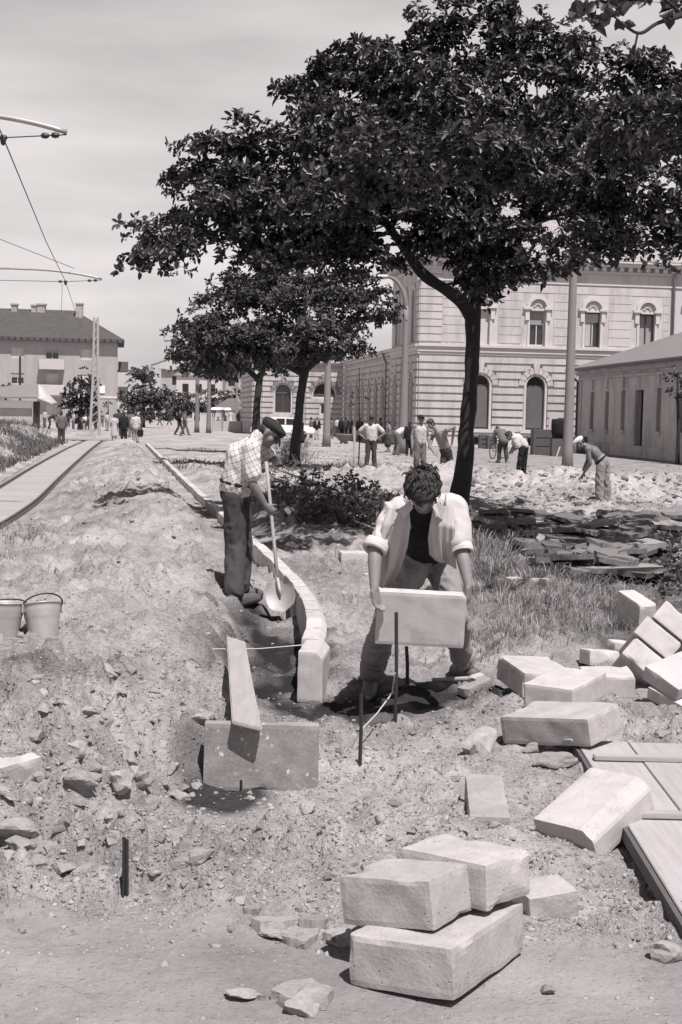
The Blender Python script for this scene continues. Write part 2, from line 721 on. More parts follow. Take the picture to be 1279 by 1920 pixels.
def ground_mat():
    m, t = new_mat('dirt')
    co = t.n('ShaderNodeNewGeometry').outputs['Position']
    at_ = t.n('ShaderNodeAttribute')
    at_.attribute_name = 'mask'
    sp = t.n('ShaderNodeSeparateColor')
    t.l(at_.outputs['Color'], sp.inputs[0])
    damp_shade, pale, path = sp.outputs
    big = t.noise(co, .55, 5, .6)
    mid = t.noise(co, 4.5, 6, .65)
    fine = t.noise(co, 38, 5, .7)
    grit = t.noise(co, 150, 3, .7)
    peb = t.voro(co, 30)
    peb2 = t.voro(co, 75)
    pm = t.noise(co, 3, 3)
    v = t.math('ADD', .33, t.math('MULTIPLY', t.math('SUBTRACT', big, .5), .62))
    v = t.math('ADD', v, t.math('MULTIPLY', t.math('SUBTRACT', mid, .5), .44))
    v = t.math('ADD', v, t.math('MULTIPLY', t.math('SUBTRACT', fine, .5), .42))
    v = t.math('ADD', v, t.math('MULTIPLY', t.math('SUBTRACT', grit, .5), .36))
    # single pale pebbles and dark crumbs
    s1 = t.math('MULTIPLY', t.rng(peb, .12, .2, 1, 0), t.rng(pm, .55, .62, 0, 1))
    s2 = t.math('MULTIPLY', t.rng(peb2, .14, .24, 1, 0), t.rng(pm, .40, .46, 1, 0))
    v = t.math('ADD', v, t.math('MULTIPLY', s1, .07))
    v = t.math('SUBTRACT', v, t.math('MULTIPLY', s2, .17))
    v = t.math('MULTIPLY', v, t.math('SUBTRACT', 1.0, t.math('MULTIPLY', damp_shade, .90)))  # damp dug soil, plus shade painted in at the slab dump and weeds
    v = t.math('ADD', v, t.math('MULTIPLY', pale, .09))
    sm = t.math('ADD', .245, t.math('MULTIPLY', t.math('SUBTRACT', t.noise(co, 1.3, 6), .5), .34))
    sm = t.math('ADD', sm, t.math('MULTIPLY', t.math('SUBTRACT', fine, .5), .14))
    sm = t.math('ADD', sm, t.math('MULTIPLY', t.math('SUBTRACT', grit, .5), .12))
    v = t.math('ADD', t.math('MULTIPLY', v, t.math('SUBTRACT', 1.0, path)), t.math('MULTIPLY', sm, path))
    v = t.math('MAXIMUM', v, .03)
    h = t.math('ADD', t.math('MULTIPLY', mid, .5), t.math('ADD', t.math('MULTIPLY', fine, .45), t.math('MULTIPLY', grit, .18)))
    h = t.math('ADD', h, t.math('MULTIPLY', t.rng(peb, .05, .3, 1, 0), .25))
    h = t.math('MULTIPLY', h, t.math('SUBTRACT', 1.0, t.math('MULTIPLY', path, .62)))
    p = t.out(t.grey(v), .97, h, 1.0, .05, .12)


ground_mat()
simple('road_dust', .40, .10, .5, 6, .9, .15, .01, space='world', jit=False, per_obj=0)
simple('track_dust', .31, .25, .8, 9, .95, .25, .015, space='world', jit=False, per_obj=0)
M = MATS
# ------------------------------------------------------------------ the terrain
KERB_PX = [(577, 1224), (593, 1180), (594, 1155), (583, 1125), (562, 1094), (525, 1056), (488, 1022), (410, 952), (340, 890), (275, 829)]
KERB = [G(u, v, .21) for u, v in KERB_PX]


def poly_dist(x, y, pts):
    """distance to a polyline, signed side (positive = right of its direction), position along it"""
    x = np.asarray(x, float)
    y = np.asarray(y, float)
    best = np.full(x.shape, 1e9)
    side = np.zeros(x.shape)
    along = np.zeros(x.shape)
    acc = 0
    for a, b in zip(pts[:-1], pts[1:]):
        dx, dy = b[0] - a[0], b[1] - a[1]
        L = math.hypot(dx, dy)
        s = np.clip(((x - a[0]) * dx + (y - a[1]) * dy) / L / L, 0, 1)
        d = np.hypot(x - a[0] - s * dx, y - a[1] - s * dy)
        c = (x - a[0]) * dy - (y - a[1]) * dx
        m = d < best
        best = np.where(m, d, best)
        side = np.where(m, np.sign(c), side)
        along = np.where(m, acc + s * L, along)
        acc += L
    return best, side, along


def gauss(x, y, cx, cy, sx, sy, rot=0):
    c, s = math.cos(rad(rot)), math.sin(rad(rot))
    u = (x - cx) * c + (y - cy) * s
    w = -(x - cx) * s + (y - cy) * c
    return np.exp(-.5 * ((u / sx) ** 2 + (w / sy) ** 2))


RAIL_A = [G(*p) for p in ((-130, 985), (-60, 950), (0, 917), (60, 880), (100, 857), (130, 841), (150, 832), (166, 825.5))]
RAIL_B = [G(*p) for p in ((-130, 1060), (-60, 1022), (0, 990), (40, 965), (75, 938), (105, 907), (130, 882), (150, 863), (172, 843), (192, 827.5))]
RIDGE = [G(330, 1010), G(290, 945), G(262, 890), G(238, 838)]
HEAP = [(1.9, 36.5), (4.6, 37.5), (7.5, 34.5), (12.0, 31.0)]
ARC_IN = [(p.x - .32, p.y) for p in KERB[:5]]


# places worked level: (x, y, half sizes, turn, height)
LEVELS = [(-.36, 6.25, .52, .62, 0, -.052), (.05, 8.75, .6, .55, 0, -.10), (.85, 9.1, .7, .45, 0, -.03), (1.80, 5.4, .75, 1.9, 24, -.045), (1.10, 7.2, .55, .5, 10, -.0), (.33, 4.45, .6, .5, 0, .0), (2.45, 11.9, .5, .55, 0, -.06), (1.8, 9.2, .5, .5, 0, -.03)]


def masks(x, y):
    dr, sr, ar = poly_dist(x, y, [(p.x, p.y) for p in RAIL_A])
    db, sb, ab = poly_dist(x, y, [(p.x, p.y) for p in RAIL_B])
    track = np.clip(1.0 - sstep(1.1, 1.9, dr + db), 0, 1)
    wob = fbm(x * 1.3, y * 1.3, 3, 2) * .5
    # the worn path across the front
    path = 1 - sstep(4.55, 4.95, y + wob * .5 + .12 * x)
    path = np.maximum(path, track * .9)
    path = np.maximum(path, sstep(44, 47, y - .25 * x + wob * 4) * sstep(-.5, 3.0, x - 3))
    dk, sk, ak = poly_dist(x, y, [(p.x, p.y) for p in KERB])
    dt, _, _ = poly_dist(x, y, ARC_IN)
    damp_shade = np.exp(-.5 * (dt / .30) ** 2) * sstep(8.3, 9.2, y) * (1 - sstep(12.3, 13.2, y))
    damp_shade = np.maximum(damp_shade, gauss(x, y, .05, 8.75, .42, .33) * 1.2)
    damp_shade = np.maximum(damp_shade, gauss(x, y, .55, 8.95, .5, .35))
    damp_shade = np.maximum(damp_shade, gauss(x, y, -.55, 6.56, .13, .17, 12) * 2.4)
    damp_shade = np.maximum(damp_shade, .85 * sstep(1, 2, (np.abs(x - 3.9) < 2.6) * 1.0 + (np.abs(y - 17.8) < 3.0) * 1.0))  # slab dump: shade and dark gaps between slabs painted into the soil
    damp_shade = np.maximum(damp_shade, .55 * gauss(x, y, .3, 21, 1.4, 2.5))  # tree crown's shade around the weeds, painted into the soil colour
    damp_shade = np.maximum(damp_shade, .5 * gauss(x, y, 2.3, 12.5, 1.2, 1.8))
    damp_shade = np.clip(damp_shade * (1 + wob * 1.2) + .9 * vnoise(x * 7, y * 7, 4) * np.clip(damp_shade * (1.3 - damp_shade) * 2.5, 0, 1), 0, 1)
    dh, sh, ah = poly_dist(x, y, HEAP)
    pale = np.exp(-.5 * (dh / 3.0) ** 2) * (.7 + wob)
    pale = np.maximum(pale, (.75 + wob) * gauss(x, y, .85, 6.6, .8, 1.0))
    return damp_shade, np.clip(pale, 0, 1), np.clip(path, 0, 1), track


def H(x, y, detail=True):
    x = np.asarray(x, float)
    y = np.asarray(y, float)
    damp_shade, pale, path, track = masks(x, y)
    h = np.zeros(x.shape)
    d, s, a = poly_dist(x, y, [(p.x, p.y) for p in RIDGE])
    h += .34 * np.exp(-.5 * (d / 1.0) ** 2) * (1 + .8 * fbm(x * .6, y * .25, 3, 1))
    h += .30 * gauss(x, y, -2.0, 11.6, .95, 1.9)
    h += .20 * gauss(x, y, -1.75, 7.9, .75, 1.2)
    h += .16 * gauss(x, y, -1.55, 6.1, .5, .5) + .10 * gauss(x, y, -.9, 7.2, .3, .6)
    h += .07 * gauss(x, y, .75, 6.6, .35, .4)
    h += .05 * gauss(x, y, 1.6, 7.3, .7, 1.0)
    h += .06 * gauss(x, y, 2.6, 14.0, 1.3, 1.2)
    h += .16 * gauss(x, y, .2, 21.5, 1.3, 2.4)
    # dug trenches
    dt, _, _ = poly_dist(x, y, ARC_IN)
    h -= .20 * np.exp(-.5 * (dt / .28) ** 4) * sstep(8.2, 8.9, y) * (1 - sstep(12.4, 13.6, y))
    h -= .10 * gauss(x, y, .1, 8.8, .5, .4) + .04 * gauss(x, y, .7, 9.0, .5, .4)
    h -= .05 * gauss(x, y, -.55, 6.5, .15, .18, 12)
    h -= .10 * gauss(x, y, 1.30, 5.55, .22, .35)
    # rubble ridge and the slab dump
    dh, sh, ah = poly_dist(x, y, HEAP)
    h += np.exp(-.5 * (dh / 2.3) ** 2) * (.24 + .45 * np.clip(fbm(x * .6, y * .4, 3, 5), -.5, 1))
    h += .20 * gauss(x, y, 4.2, 19.0, 2.6, 2.0)
    # dug strips along the far kerb
    k = gauss(x, y, -4.3, 41, 1.6, 14, 7)
    h += .22 * k * fbm(x * .5, y * .22, 3, 6)
    # grassy bank beside the track
    dr, sr, ar = poly_dist(x, y, [(p.x, p.y) for p in RAIL_A])
    h += .85 * sstep(.8, 3.6, dr) * (sr < 0) * sstep(24, 34, y) * (1 - sstep(76, 90, y))
    dk, sk, ak = poly_dist(x, y, [(p.x, p.y) for p in KERB])
    wk = np.exp(-(dk / .55) ** 4) * sstep(14, 17, y)
    h = h * (1 - wk) + .06 * wk
    FLAT = 0
    for cx, cy, rx, ry, rot, tz in LEVELS:
        c, s2 = math.cos(rad(rot)), math.sin(rad(rot))
        u_ = ((x - cx) * c + (y - cy) * s2) / rx
        w_ = (-(x - cx) * s2 + (y - cy) * c) / ry
        wv_ = np.exp(-(u_ ** 2) ** 3 - (w_ ** 2) ** 3)
        h = h * (1 - wv_) + tz * wv_
        FLAT = np.maximum(FLAT, wv_)
    if detail:
        fade = (1 - .8 * path) * (1 - .75 * sstep(26, 60, y)) * (1 - track) * (1 - .6 * FLAT) * (1 - .7 * wk)
        lump = fbm(x * .9, y * .9, 3, 0) * .15 + (np.abs(fbm(x * 2.3, y * 2.3, 3, 3)) - .22) * .13
        w1, v1 = worley(x * 5.2 + vnoise(x * 3, y * 3, 1) * .6, y * 5.2 + vnoise(x * 3, y * 3, 2) * .6, 0)
        w2, v2 = worley(x * 13, y * 13, 3)
        clod = np.clip(1 - w1 * 1.5, 0, 1) * (v1 > .50) * .105 * np.clip(.3 + 1.4 * fbm(x * .8, y * .8, 2, 4) + .45 * (x < -.5) + .9 * gauss(x, y, -1.35, 6.6, .6, .9), 0, 1.7)
        crumb = np.clip(1 - w2 * 1.4, 0, 1) * (v2 > .4) * .028 * np.clip(.5 + 2.2 * fbm(x * 1.7, y * 1.7, 2, 6), .1, 1.4)
        fine = fbm(x * 9, y * 9, 3, 6) * .030 - np.clip(.035 - np.abs(fbm(x * 3.1, y * 3.1, 3, 2)), 0, 1) * 1.15 * np.clip(.1 + 1.5 * fbm(x * .7, y * .7, 2, 3) + .25 * (x < -.4), 0, 1)
        h = h + fade * (lump + clod + crumb + fine)
        rub = np.exp(-.5 * (dh / 2.6) ** 2)
        w3, v3 = worley(x * 2.6, y * 2.6, 2)
        h = h + rub * (.5 - w3) * .30 * (v3 > .25)
    h = h * (1 - track)
    return h


def gz(x, y):
    return float(H(np.array([x]), np.array([y]))[0])


def GT(u, v):
    """photo pixel -> point on the terrain"""
    z = 0.0
    for _ in range(6):
        p = G(u, v, z)
        z = .5 * z + .5 * gz(p.x, p.y)
    p = G(u, v, z)
    p.z = gz(p.x, p.y)
    return p


def make_ground():
    ys = np.concatenate([[-60, -30, -15, -6, -2, 0, 1, 1.7], np.exp(np.linspace(math.log(2.3), math.log(60), 860)), np.exp(np.linspace(math.log(61), math.log(1900), 60))])
    ts = np.concatenate([[-2.2, -1.3, -.8, -.55, -.42, -.36], np.linspace(-.33, .33, 580), [.36, .42, .55, .8, 1.3, 2.2]])
    Y, T = np.meshgrid(ys, ts, indexing='ij')
    X = T * (np.abs(Y) + 3)
    Z = H(X, Y)
    far = sstep(90, 130, Y)
    Z = Z * (1 - far)
    V = np.stack([X, Y, Z], -1).reshape(-1, 3)
    n, k = Y.shape
    I = np.arange(n * k).reshape(n, k)
    Fq = np.stack([I[:-1, :-1], I[:-1, 1:], I[1:, 1:], I[1:, :-1]], -1).reshape(-1, 4)
    me = mesh_np('ground', V, Fq, True)
    dm, pl, pa, tr = masks(V[:, 0], V[:, 1])
    c = np.stack([dm, pl, pa, np.ones_like(dm)], -1)
    a = me.color_attributes.new('mask', 'FLOAT_COLOR', 'POINT')
    a.data.foreach_set('color', c.astype(np.float32).ravel())
    o = link_mesh('ground', me, M['dirt'])
    tag(o, kind='structure')
    return o


make_ground()


def strip(name, left, right, mat, z=.012):
    """a smooth sheet between two polylines"""
    mb = MB()
    n = 60
    def samp(pl):
        P = np.array([(p[0], p[1]) for p in pl])
        s = np.concatenate([[0], np.cumsum(np.hypot(*np.diff(P, axis=0).T))])
        q = np.linspace(0, s[-1], n)
        return np.stack([np.interp(q, s, P[:, 0]), np.interp(q, s, P[:, 1])], -1)
    A, B = samp(left), samp(right)
    R = 6
    vs, fs = [], []
    for i in range(n):
        for j in range(R + 1):
            p = A[i] * (1 - j / R) + B[i] * j / R
            vs.append((p[0], p[1], z + .012 * math.sin(math.pi * j / R)))
    for i in range(n - 1):
        for j in range(R):
            q = i * (R + 1) + j
            fs.append((q, q + 1, q + R + 2, q + R + 1))
    mb.add(vs, fs)
    return mb.build(name, mat, smooth=True)


tag(strip('track_bed', RAIL_A, RAIL_B, M['track_dust'], .03), kind='structure')

# tram rails: grooved rail heads standing a little proud of the bed
for name, pl, lab in (('tram_rail', RAIL_A, 'dark tram rail beside the grassy bank and shed'),
                      ('tram_rail', RAIL_B, 'dark tram rail beside the long heap of dug earth')):
    mb = MB()
    P = [Vector((p.x, p.y, .05)) for p in pl]
    # smooth the polyline
    Q = []
    for i in range(len(P) - 1):
        for k in range(6):
            t = k / 6
            p0, p1, p2, p3 = P[max(i - 1, 0)], P[i], P[i + 1], P[min(i + 2, len(P) - 1)]
            Q.append(.5 * ((2 * p1) + (p2 - p0) * t + (2 * p0 - 5 * p1 + 4 * p2 - p3) * t * t + (3 * p1 - p0 - 3 * p2 + p3) * t ** 3))
    Q.append(P[-1])
    prof = [(-.05, -.10), (.05, -.10), (.05, .004), (.025, .004), (.02, -.03), (.0, -.03), (-.005, .008), (-.05, .008)]
    n = len(prof)
    vs, fs = [], []
    for i, p in enumerate(Q):
        t = (Q[min(i + 1, len(Q) - 1)] - Q[max(i - 1, 0)]).normalized()
        r = Vector((t.y, -t.x, 0))
        for a, b2 in prof:
            vs.append(p + r * a + Vector((0, 0, b2)))
    for i in range(len(Q) - 1):
        for k in range(n):
            fs.append((i * n + k, i * n + (k + 1) % n, (i + 1) * n + (k + 1) % n, (i + 1) * n + k))
    mb.add(vs, fs)
    o = mb.build(name, M['rail_steel'], origin=Q[len(Q) // 2])
    tag(o, lab, 'rail', 'rails of the tram track')

# ------------------------------------------------------------------ stones and rubble
def rock_mesh(seed, sub=2, flat=.62, rough=.30, cuts=12):
    bm = bmesh.new()
    bmesh.ops.create_icosphere(bm, subdivisions=sub, radius=1)
    rs = np.random.RandomState(seed)
    c = np.array([v.co[:] for v in bm.verts])
    for _ in range(cuts):                      # broken faces
        n = rs.randn(3)
        n /= np.linalg.norm(n)
        d = rs.uniform(.38, .82)
        e = c @ n - d
        c = c - np.clip(e, 0, None)[:, None] * n
    c = c * (1 + rough * noise3(c + seed * 3.1, 1.7, seed)[:, None])
    if sub > 2: c = c * (1 + .10 * noise3(c, 4.5, seed + 1)[:, None] + .07 * noise3(c, 11, seed + 2)[:, None])
    c *= np.array([1, rs.uniform(.55, .9), flat * rs.uniform(.7, 1.1)])
    for v, p in zip(bm.verts, c):
        v.co = p
    me = bpy.data.meshes.new('stone')
    bm.to_mesh(me)
    bm.free()
    return me


def gravel(name, n, regions, size, mat, seed, label=None):
    """uncountable small stones, half sunk: one mesh"""
    rs = np.random.RandomState(seed)
    bm = bmesh.new()
    bmesh.ops.create_icosphere(bm, subdivisions=1, radius=1)
    base = np.array([v.co[:] for v in bm.verts])
    fc = np.array([[v.index for v in f.verts] for f in bm.faces])
    bm.free()
    X, Y = [], []
    for (u0, u1, v0, v1, share) in regions:
        k = int(n * share)
        u = rs.uniform(u0, u1, k)
        v = rs.uniform(v0, v1, k)
        P = [G(a, b) for a, b in zip(u, v)]
        X += [p.x for p in P]
        Y += [p.y for p in P]
    X, Y = np.array(X), np.array(Y)
    keep = fbm(X * 1.1, Y * 1.1, 3, 5) > -.28
    X, Y = X[keep], Y[keep]
    dm, pl, pa, tr = masks(X, Y)
    keep = (rs.rand(len(X)) > pa * .85) & (rs.rand(len(X)) > .92 * dm)
    X, Y = X[keep], Y[keep]
    Z = H(X, Y)
    n = len(X)
    s = size * np.exp(rs.randn(n) * .5) * (.55 + np.clip(Y, 3, 45) / 17)
    k = len(base)
    jit = 1 + .42 * rs.randn(n, k, 1).clip(-1.6, 1.6)
    P = base[None] * jit * np.stack([s, s * rs.uniform(.6, 1, n), s * rs.uniform(.4, .8, n)], -1)[:, None, :]
    w = rs.rand(n) * 6.28
    c, sn = np.cos(w)[:, None], np.sin(w)[:, None]
    x = P[..., 0] * c - P[..., 1] * sn
    y = P[..., 0] * sn + P[..., 1] * c
    V = np.stack([x + X[:, None], y + Y[:, None], P[..., 2] - (.12 * s - Z)[:, None]], -1).reshape(-1, 3)
    Fc = (fc[None] + (np.arange(n) * k)[:, None, None]).reshape(-1, 3)
    o = link_mesh(name, mesh_np(name, V, Fc), mat)
    tag(o, label, kind='stuff')
    return o


def pebble_mat(name, v):
    m, t = new_mat(name)
    geo = t.n('ShaderNodeNewGeometry')
    co = geo.outputs['Position']
    r = geo.outputs['Random Per Island']
    n = t.noise(co, 30, 4)
    val = t.math('MULTIPLY', t.math('ADD', .45, t.math('MULTIPLY', r, .75)), v)
    val = t.math('MULTIPLY', val, t.math('ADD', .75, t.math('MULTIPLY', n, .5)))
    t.out(t.grey(val), .95, n, .5, .01, .2)
    return m


pebble_mat('pebbles', .31)
pebble_mat('pebbles_pale', .28)
gravel('gravel', 42000, [(-60, 640, 960, 1800, .45), (560, 1340, 1250, 1800, .37), (-60, 1340, 1760, 1960, .05), (200, 700, 850, 1000, .13)], .0060, M['pebbles'], 5)
gravel('rubble', 7000, [(862, 1340, 868, 960, .7), (560, 960, 830, 905, .3)], .014, M['pebbles_pale'], 6)

rocks = [rock_mesh(i) for i in range(8)]


def stone(me, p, s, mat, label, group, seed, name='stone', sink=.45, tilt=25):
    rs = random.Random(seed)
    o = bpy.data.objects.new(name, me.copy() if not me.users else me)
    COL.objects.link(o)
    if not o.data.materials:
        o.data.materials.append(mat)
    o.location = (p[0], p[1], p[2] + s * (.35 - sink))
    o.scale = (s, s * rs.uniform(.8, 1.1), s * rs.uniform(.8, 1.05))
    o.rotation_euler = (rad(rs.uniform(-tilt, tilt)), rad(rs.uniform(-tilt, tilt)), rs.uniform(0, 6.28))
    return tag(o, label, 'stone', group)


rock_sets = {}
for key in ('clod', 'rubble'):
    rock_sets[key] = []
    for i in range(8):
        me = rock_mesh(20 + i + (50 if key == 'rubble' else 0), 3 if key == 'clod' else 2)
        me.materials.append(M[key])
        rock_sets[key].append(me)

rs = random.Random(11)
# loose clods and stones in the dug earth: the larger ones one by one
spots = [((rs.uniform(0, 380), rs.uniform(1180, 1640)), rs.uniform(.02, .075)) for _ in range(170)]
spots += [((rs.uniform(650, 1000), rs.uniform(1330, 1640)), rs.uniform(.012, .04)) for _ in range(46)]
spots += [((rs.uniform(60, 420), rs.uniform(1040, 1200)), rs.uniform(.014, .035)) for _ in range(24)]
spots += [((rs.uniform(340, 1279), rs.uniform(1560, 1760)), rs.uniform(.012, .04)) for _ in range(30)]
spots += [((rs.uniform(1180, 1279), rs.uniform(1300, 1420)), rs.uniform(.03, .07)) for _ in range(12)]
for i, ((u, v), s) in enumerate(spots):
    stone(rock_sets['clod'][i % 8], GT(u, v), s, M['clod'], 'small grey lump of dry earth or stone lying loose in the dug dirt', 'loose lumps in the dug earth', i)
spots2 = [((rs.uniform(372, 612), rs.uniform(1486, 1502)), rs.uniform(.010, .026)) for _ in range(26)]
spots2 += [((rs.uniform(430, 520), rs.uniform(1095, 1210)), rs.uniform(.012, .03)) for _ in range(14)]
for i, ((u, v), s) in enumerate(spots2):
    stone(rock_sets['clod'][i % 8], GT(u, v), s, M['clod'], 'small grey lump of dry earth or stone lying loose in the dug dirt', 'loose lumps in the dug earth', 700 + i)
big = [(895, 1412, .17, 'rounded dusty boulder of earth behind the tilted square block'),
       (1035, 1440, .12, 'pale broken stone propped beside the wooden panel edge'),
       (1000, 1410, .08, 'dark flat stone wedged under the lowest paving block'),
       (575, 1520, .075, 'upright pale flake of stone in front of the standing speckled slab'),
       (548, 1530, .05, 'small dark stone beside the upright pale flake'),
       (118, 1590, .07, 'rounded lump with dark hollow beneath it near the twin iron rods'),
       (37, 1590, .08, 'stone over a dark crevice at the edge of the spoil heap'),
       (150, 1515, .09, 'cracked lump above the dark cavity in the spoil heap'),
       (230, 1470, .10, 'broad lump of dried earth with overhanging edge in the spoil heap'),
       (335, 1500, .055, 'pale round cobble beside the dark hole before the speckled slab'),
       (343, 1552, .035, 'small smooth cobble at the lip of the dark hole'),
       (130, 1350, .10, 'flat chunk with a pale edge on the spoil heap below the buckets'),
       (200, 1270, .10, 'flat pale stone half sunk in the heap between buckets and levelling board'),
       (1243, 1385, .13, 'dusty flat stone beside the far corner of the wooden panel'),
       (1245, 1790, .10, 'low flat stone on the smooth path near the wooden panel'),
       (1025, 1862, .035, 'small pale pebble on the smooth path in front of the front block pile')]
for i, (u, v, s, lab) in enumerate(big):
    stone(rock_sets['clod'][(i * 3) % 8], GT(u, v), s, M['clod'], lab, None, 100 + i, sink=.1, tilt=15)
flat = [(512, 1757, .085, 'grey broken crust with a crisp dark edge beside the front block pile'),
        (560, 1765, .075, 'pale layered crust fragment between dark crust and front block pile'),
        (630, 1765, .075, 'flat stone tucked under the corner of the front block pile'),
        (565, 1890, .12, 'pale crusty plate at the very bottom edge of the path'),
        (455, 1870, .07, 'crumbling dirt clump on the smooth path')]
for i, (u, v, s, lab) in enumerate(flat):
    o = stone(rock_sets['clod'][(i * 5 + 1) % 8], GT(u, v), s, M['clod'], lab, None, 200 + i, sink=.2, tilt=8)
    o.scale.z *= .55
# the pale rubble ridge
for i in range(230):
    u = rs.uniform(868, 1300)
    v = rs.uniform(884, 950)
    s = rs.uniform(.07, .17) * (1 if rs.random() < .85 else 1.6)
    stone(rock_sets['rubble'][i % 8], GT(u, v), s, M['rubble'], 'pale chunk of broken rubble in the long heap behind the tree', 'chunks in the rubble heap', 300 + i, name='rubble_chunk')
for i in range(50):
    u = rs.uniform(560, 900)
    v = rs.uniform(845, 912)
    stone(rock_sets['rubble'][i % 8], GT(u, v), rs.uniform(.05, .14), M['rubble'], 'pale stone in the torn-up ground between the two nearer trees', 'stones between the trees', 500 + i, name='rubble_chunk')


# broken pavement slabs
def slab_mesh(seed, th=.055):
    r = random.Random(seed)
    n = r.randint(5, 7)
    out = []
    for k in range(n):
        w = 2 * math.pi * (k + r.uniform(-.28, .28)) / n
        q = r.uniform(.75, 1.1)
        out.append((q * math.cos(w), q * .8 * math.sin(w)))
    mb = MB()
    mb.prism(out, (0, 0, th), ex=(1, 0, 0), ey=(0, 1, 0))
    me = mb.mesh('slab')
    bm = bmesh.new()
    bm.from_mesh(me)
    bmesh.ops.recalc_face_normals(bm, faces=bm.faces)
    bmesh.ops.subdivide_edges(bm, edges=bm.edges[:], cuts=3, use_grid_fill=True)
    for v in bm.verts:
        p = v.co
        k = float(vnoise(p.x * 5 + seed, p.y * 5 + p.z * 9, seed % 5))
        v.co += Vector((k * .10, -k * .10, k * .016))
    bm.to_mesh(me)
    bm.free()
    me.materials.append(M['asphalt'])
    return me


slabs = [slab_mesh(i) for i in range(9)]
rs = random.Random(5)


def slab(u, v, s, tx, ty, lab, group, k, lift=.03, mat=None):
    o = bpy.data.objects.new('paving_stone', slabs[k % 9])
    COL.objects.link(o)
    p = GT(u, v)
    o.location = (p.x, p.y, p.z + lift)
    o.scale = (s, s, 1)
    o.rotation_euler = (rad(tx), rad(ty), rs.uniform(0, 6.28))
    if mat:
        o.data = slabs[k % 9].copy()
        o.data.materials[0] = mat
    return tag(o, lab, 'paving stone', group)


for i in range(190):
    u = rs.uniform(885, 1300)
    v = rs.uniform(975, 1082) if u > 990 else rs.uniform(975, 1010)
    slab(u, v, rs.uniform(.11, .36), rs.gauss(4, 8), rs.gauss(0, 8), 'broken dark piece of old pavement lying tilted in the dump of slabs', 'broken pavement slabs', i, rs.uniform(.02, .14))
simple('asphalt_pale', .25, .2, 5, 60, .9, .4, .006, per_obj=.1)
for u, v, s, tx, ty, lab in [(1025, 1055, .33, 6, -8, 'pale pointed slab lying nearest the grass in the dump of slabs'),
                             (1160, 1088, .62, 2, 1, 'large flat pale slab along the near edge of the slab dump'),
                             (1040, 1040, .34, 14, -10, 'pale narrow slab tilted up over a dark gap'),
                             (1130, 1005, .40, 12, 6, 'long pale slab tilted toward the path at the top of the dump'),
                             (1010, 1000, .26, 4, 4, 'small pale slab with pointed end at the top of the dump'),
                             (900, 995, .26, 10, 0, 'pale slab piece next to the bending man with open shirt'),
                             (1190, 1035, .5, 3, 2, 'wide pale slab in the middle of the dark dump'),
                             (1255, 1035, .4, 2, -3, 'pale slab beside the wide one at the dump'),
                             (1090, 1020, .3, 12, 9, 'pale slab standing steeply between two others')]:
    slab(u, v, s, tx, ty, lab, None, int(u), .10, M['asphalt_pale'])

# plates of dried crust standing over dark gaps
crusts = [slab_mesh(40 + i, .16) for i in range(5)]
for me in crusts:
    me.materials.clear()
    me.materials.append(M['clod'])
for i, (u, v, s, lift, tx, lab) in enumerate([
        (508, 1752, .085, .035, 12, 'dark edged plate of dried crust leaning beside the front block pile'),
        (560, 1772, .10, .02, 6, 'pale plate of dried crust lying flat beside the front block pile'),
        (590, 1748, .06, .03, 10, 'small plate of crust between the larger plates and the front block pile'),
        (640, 1775, .07, .03, 4, 'plate of crust jammed under the corner of the front block pile'),
        (560, 1888, .13, .03, 8, 'broad pale plate of crust at the bottom edge of the path'),
        (30, 1580, .13, .06, 14, 'plate of earth over a black crevice at the foot of the spoil heap'),
        (120, 1602, .09, .05, 12, 'lump of earth over a black hollow near the twin iron rods'),
        (150, 1512, .12, .06, 16, 'overhanging shelf of earth in the middle of the spoil heap'),
        (258, 1478, .10, .06, 18, 'broken shelf of earth with a deep black gap near the speckled slab'),
        (205, 1275, .10, .04, 10, 'pale flake of earth below the two buckets'),
        (120, 1290, .08, .05, 16, 'tilted flake of earth with dark gap below the two buckets'),
        (110, 1345, .11, .04, 12, 'pale shelf of earth lower down the heap below the buckets'),
        (385, 1420, .07, .04, 14, 'clod of earth pressed against the end of the speckled slab'),
        (745, 1515, .06, .03, 14, 'thin flake of earth in the pale gravel before the iron stakes'),
        (900, 1425, .14, .05, 8, 'large rounded lump of earth beside the lowest paving block'),
        (690, 1640, .06, .03, 10, 'small flake of earth behind the front block pile'),
        (470, 1720, .05, .02, 8, 'small dark flake on the edge of the path')]):
    p = GT(u, v)
    me = crusts[i % 5] if v > 1700 else rock_sets['clod'][i % 8]
    o = bpy.data.objects.new('earth_crust', me)
    COL.objects.link(o)
    o.location = (p.x, p.y + .05, p.z + lift - .16 * .25)
    o.scale = (s, s, .25) if v > 1700 else (s, s * .8, s * .75)
    if v <= 1700: o.location.z = p.z + lift * .4
    o.rotation_euler = (rad(-tx), rad(3 * math.sin(i * 2.2)), 0)
    r_ = Matrix.Rotation(rad(-tx), 3, 'X') @ Matrix.Rotation(i * 1.9, 3, 'Z')
    o.rotation_euler = r_.to_euler()
    tag(o, lab, 'clod')
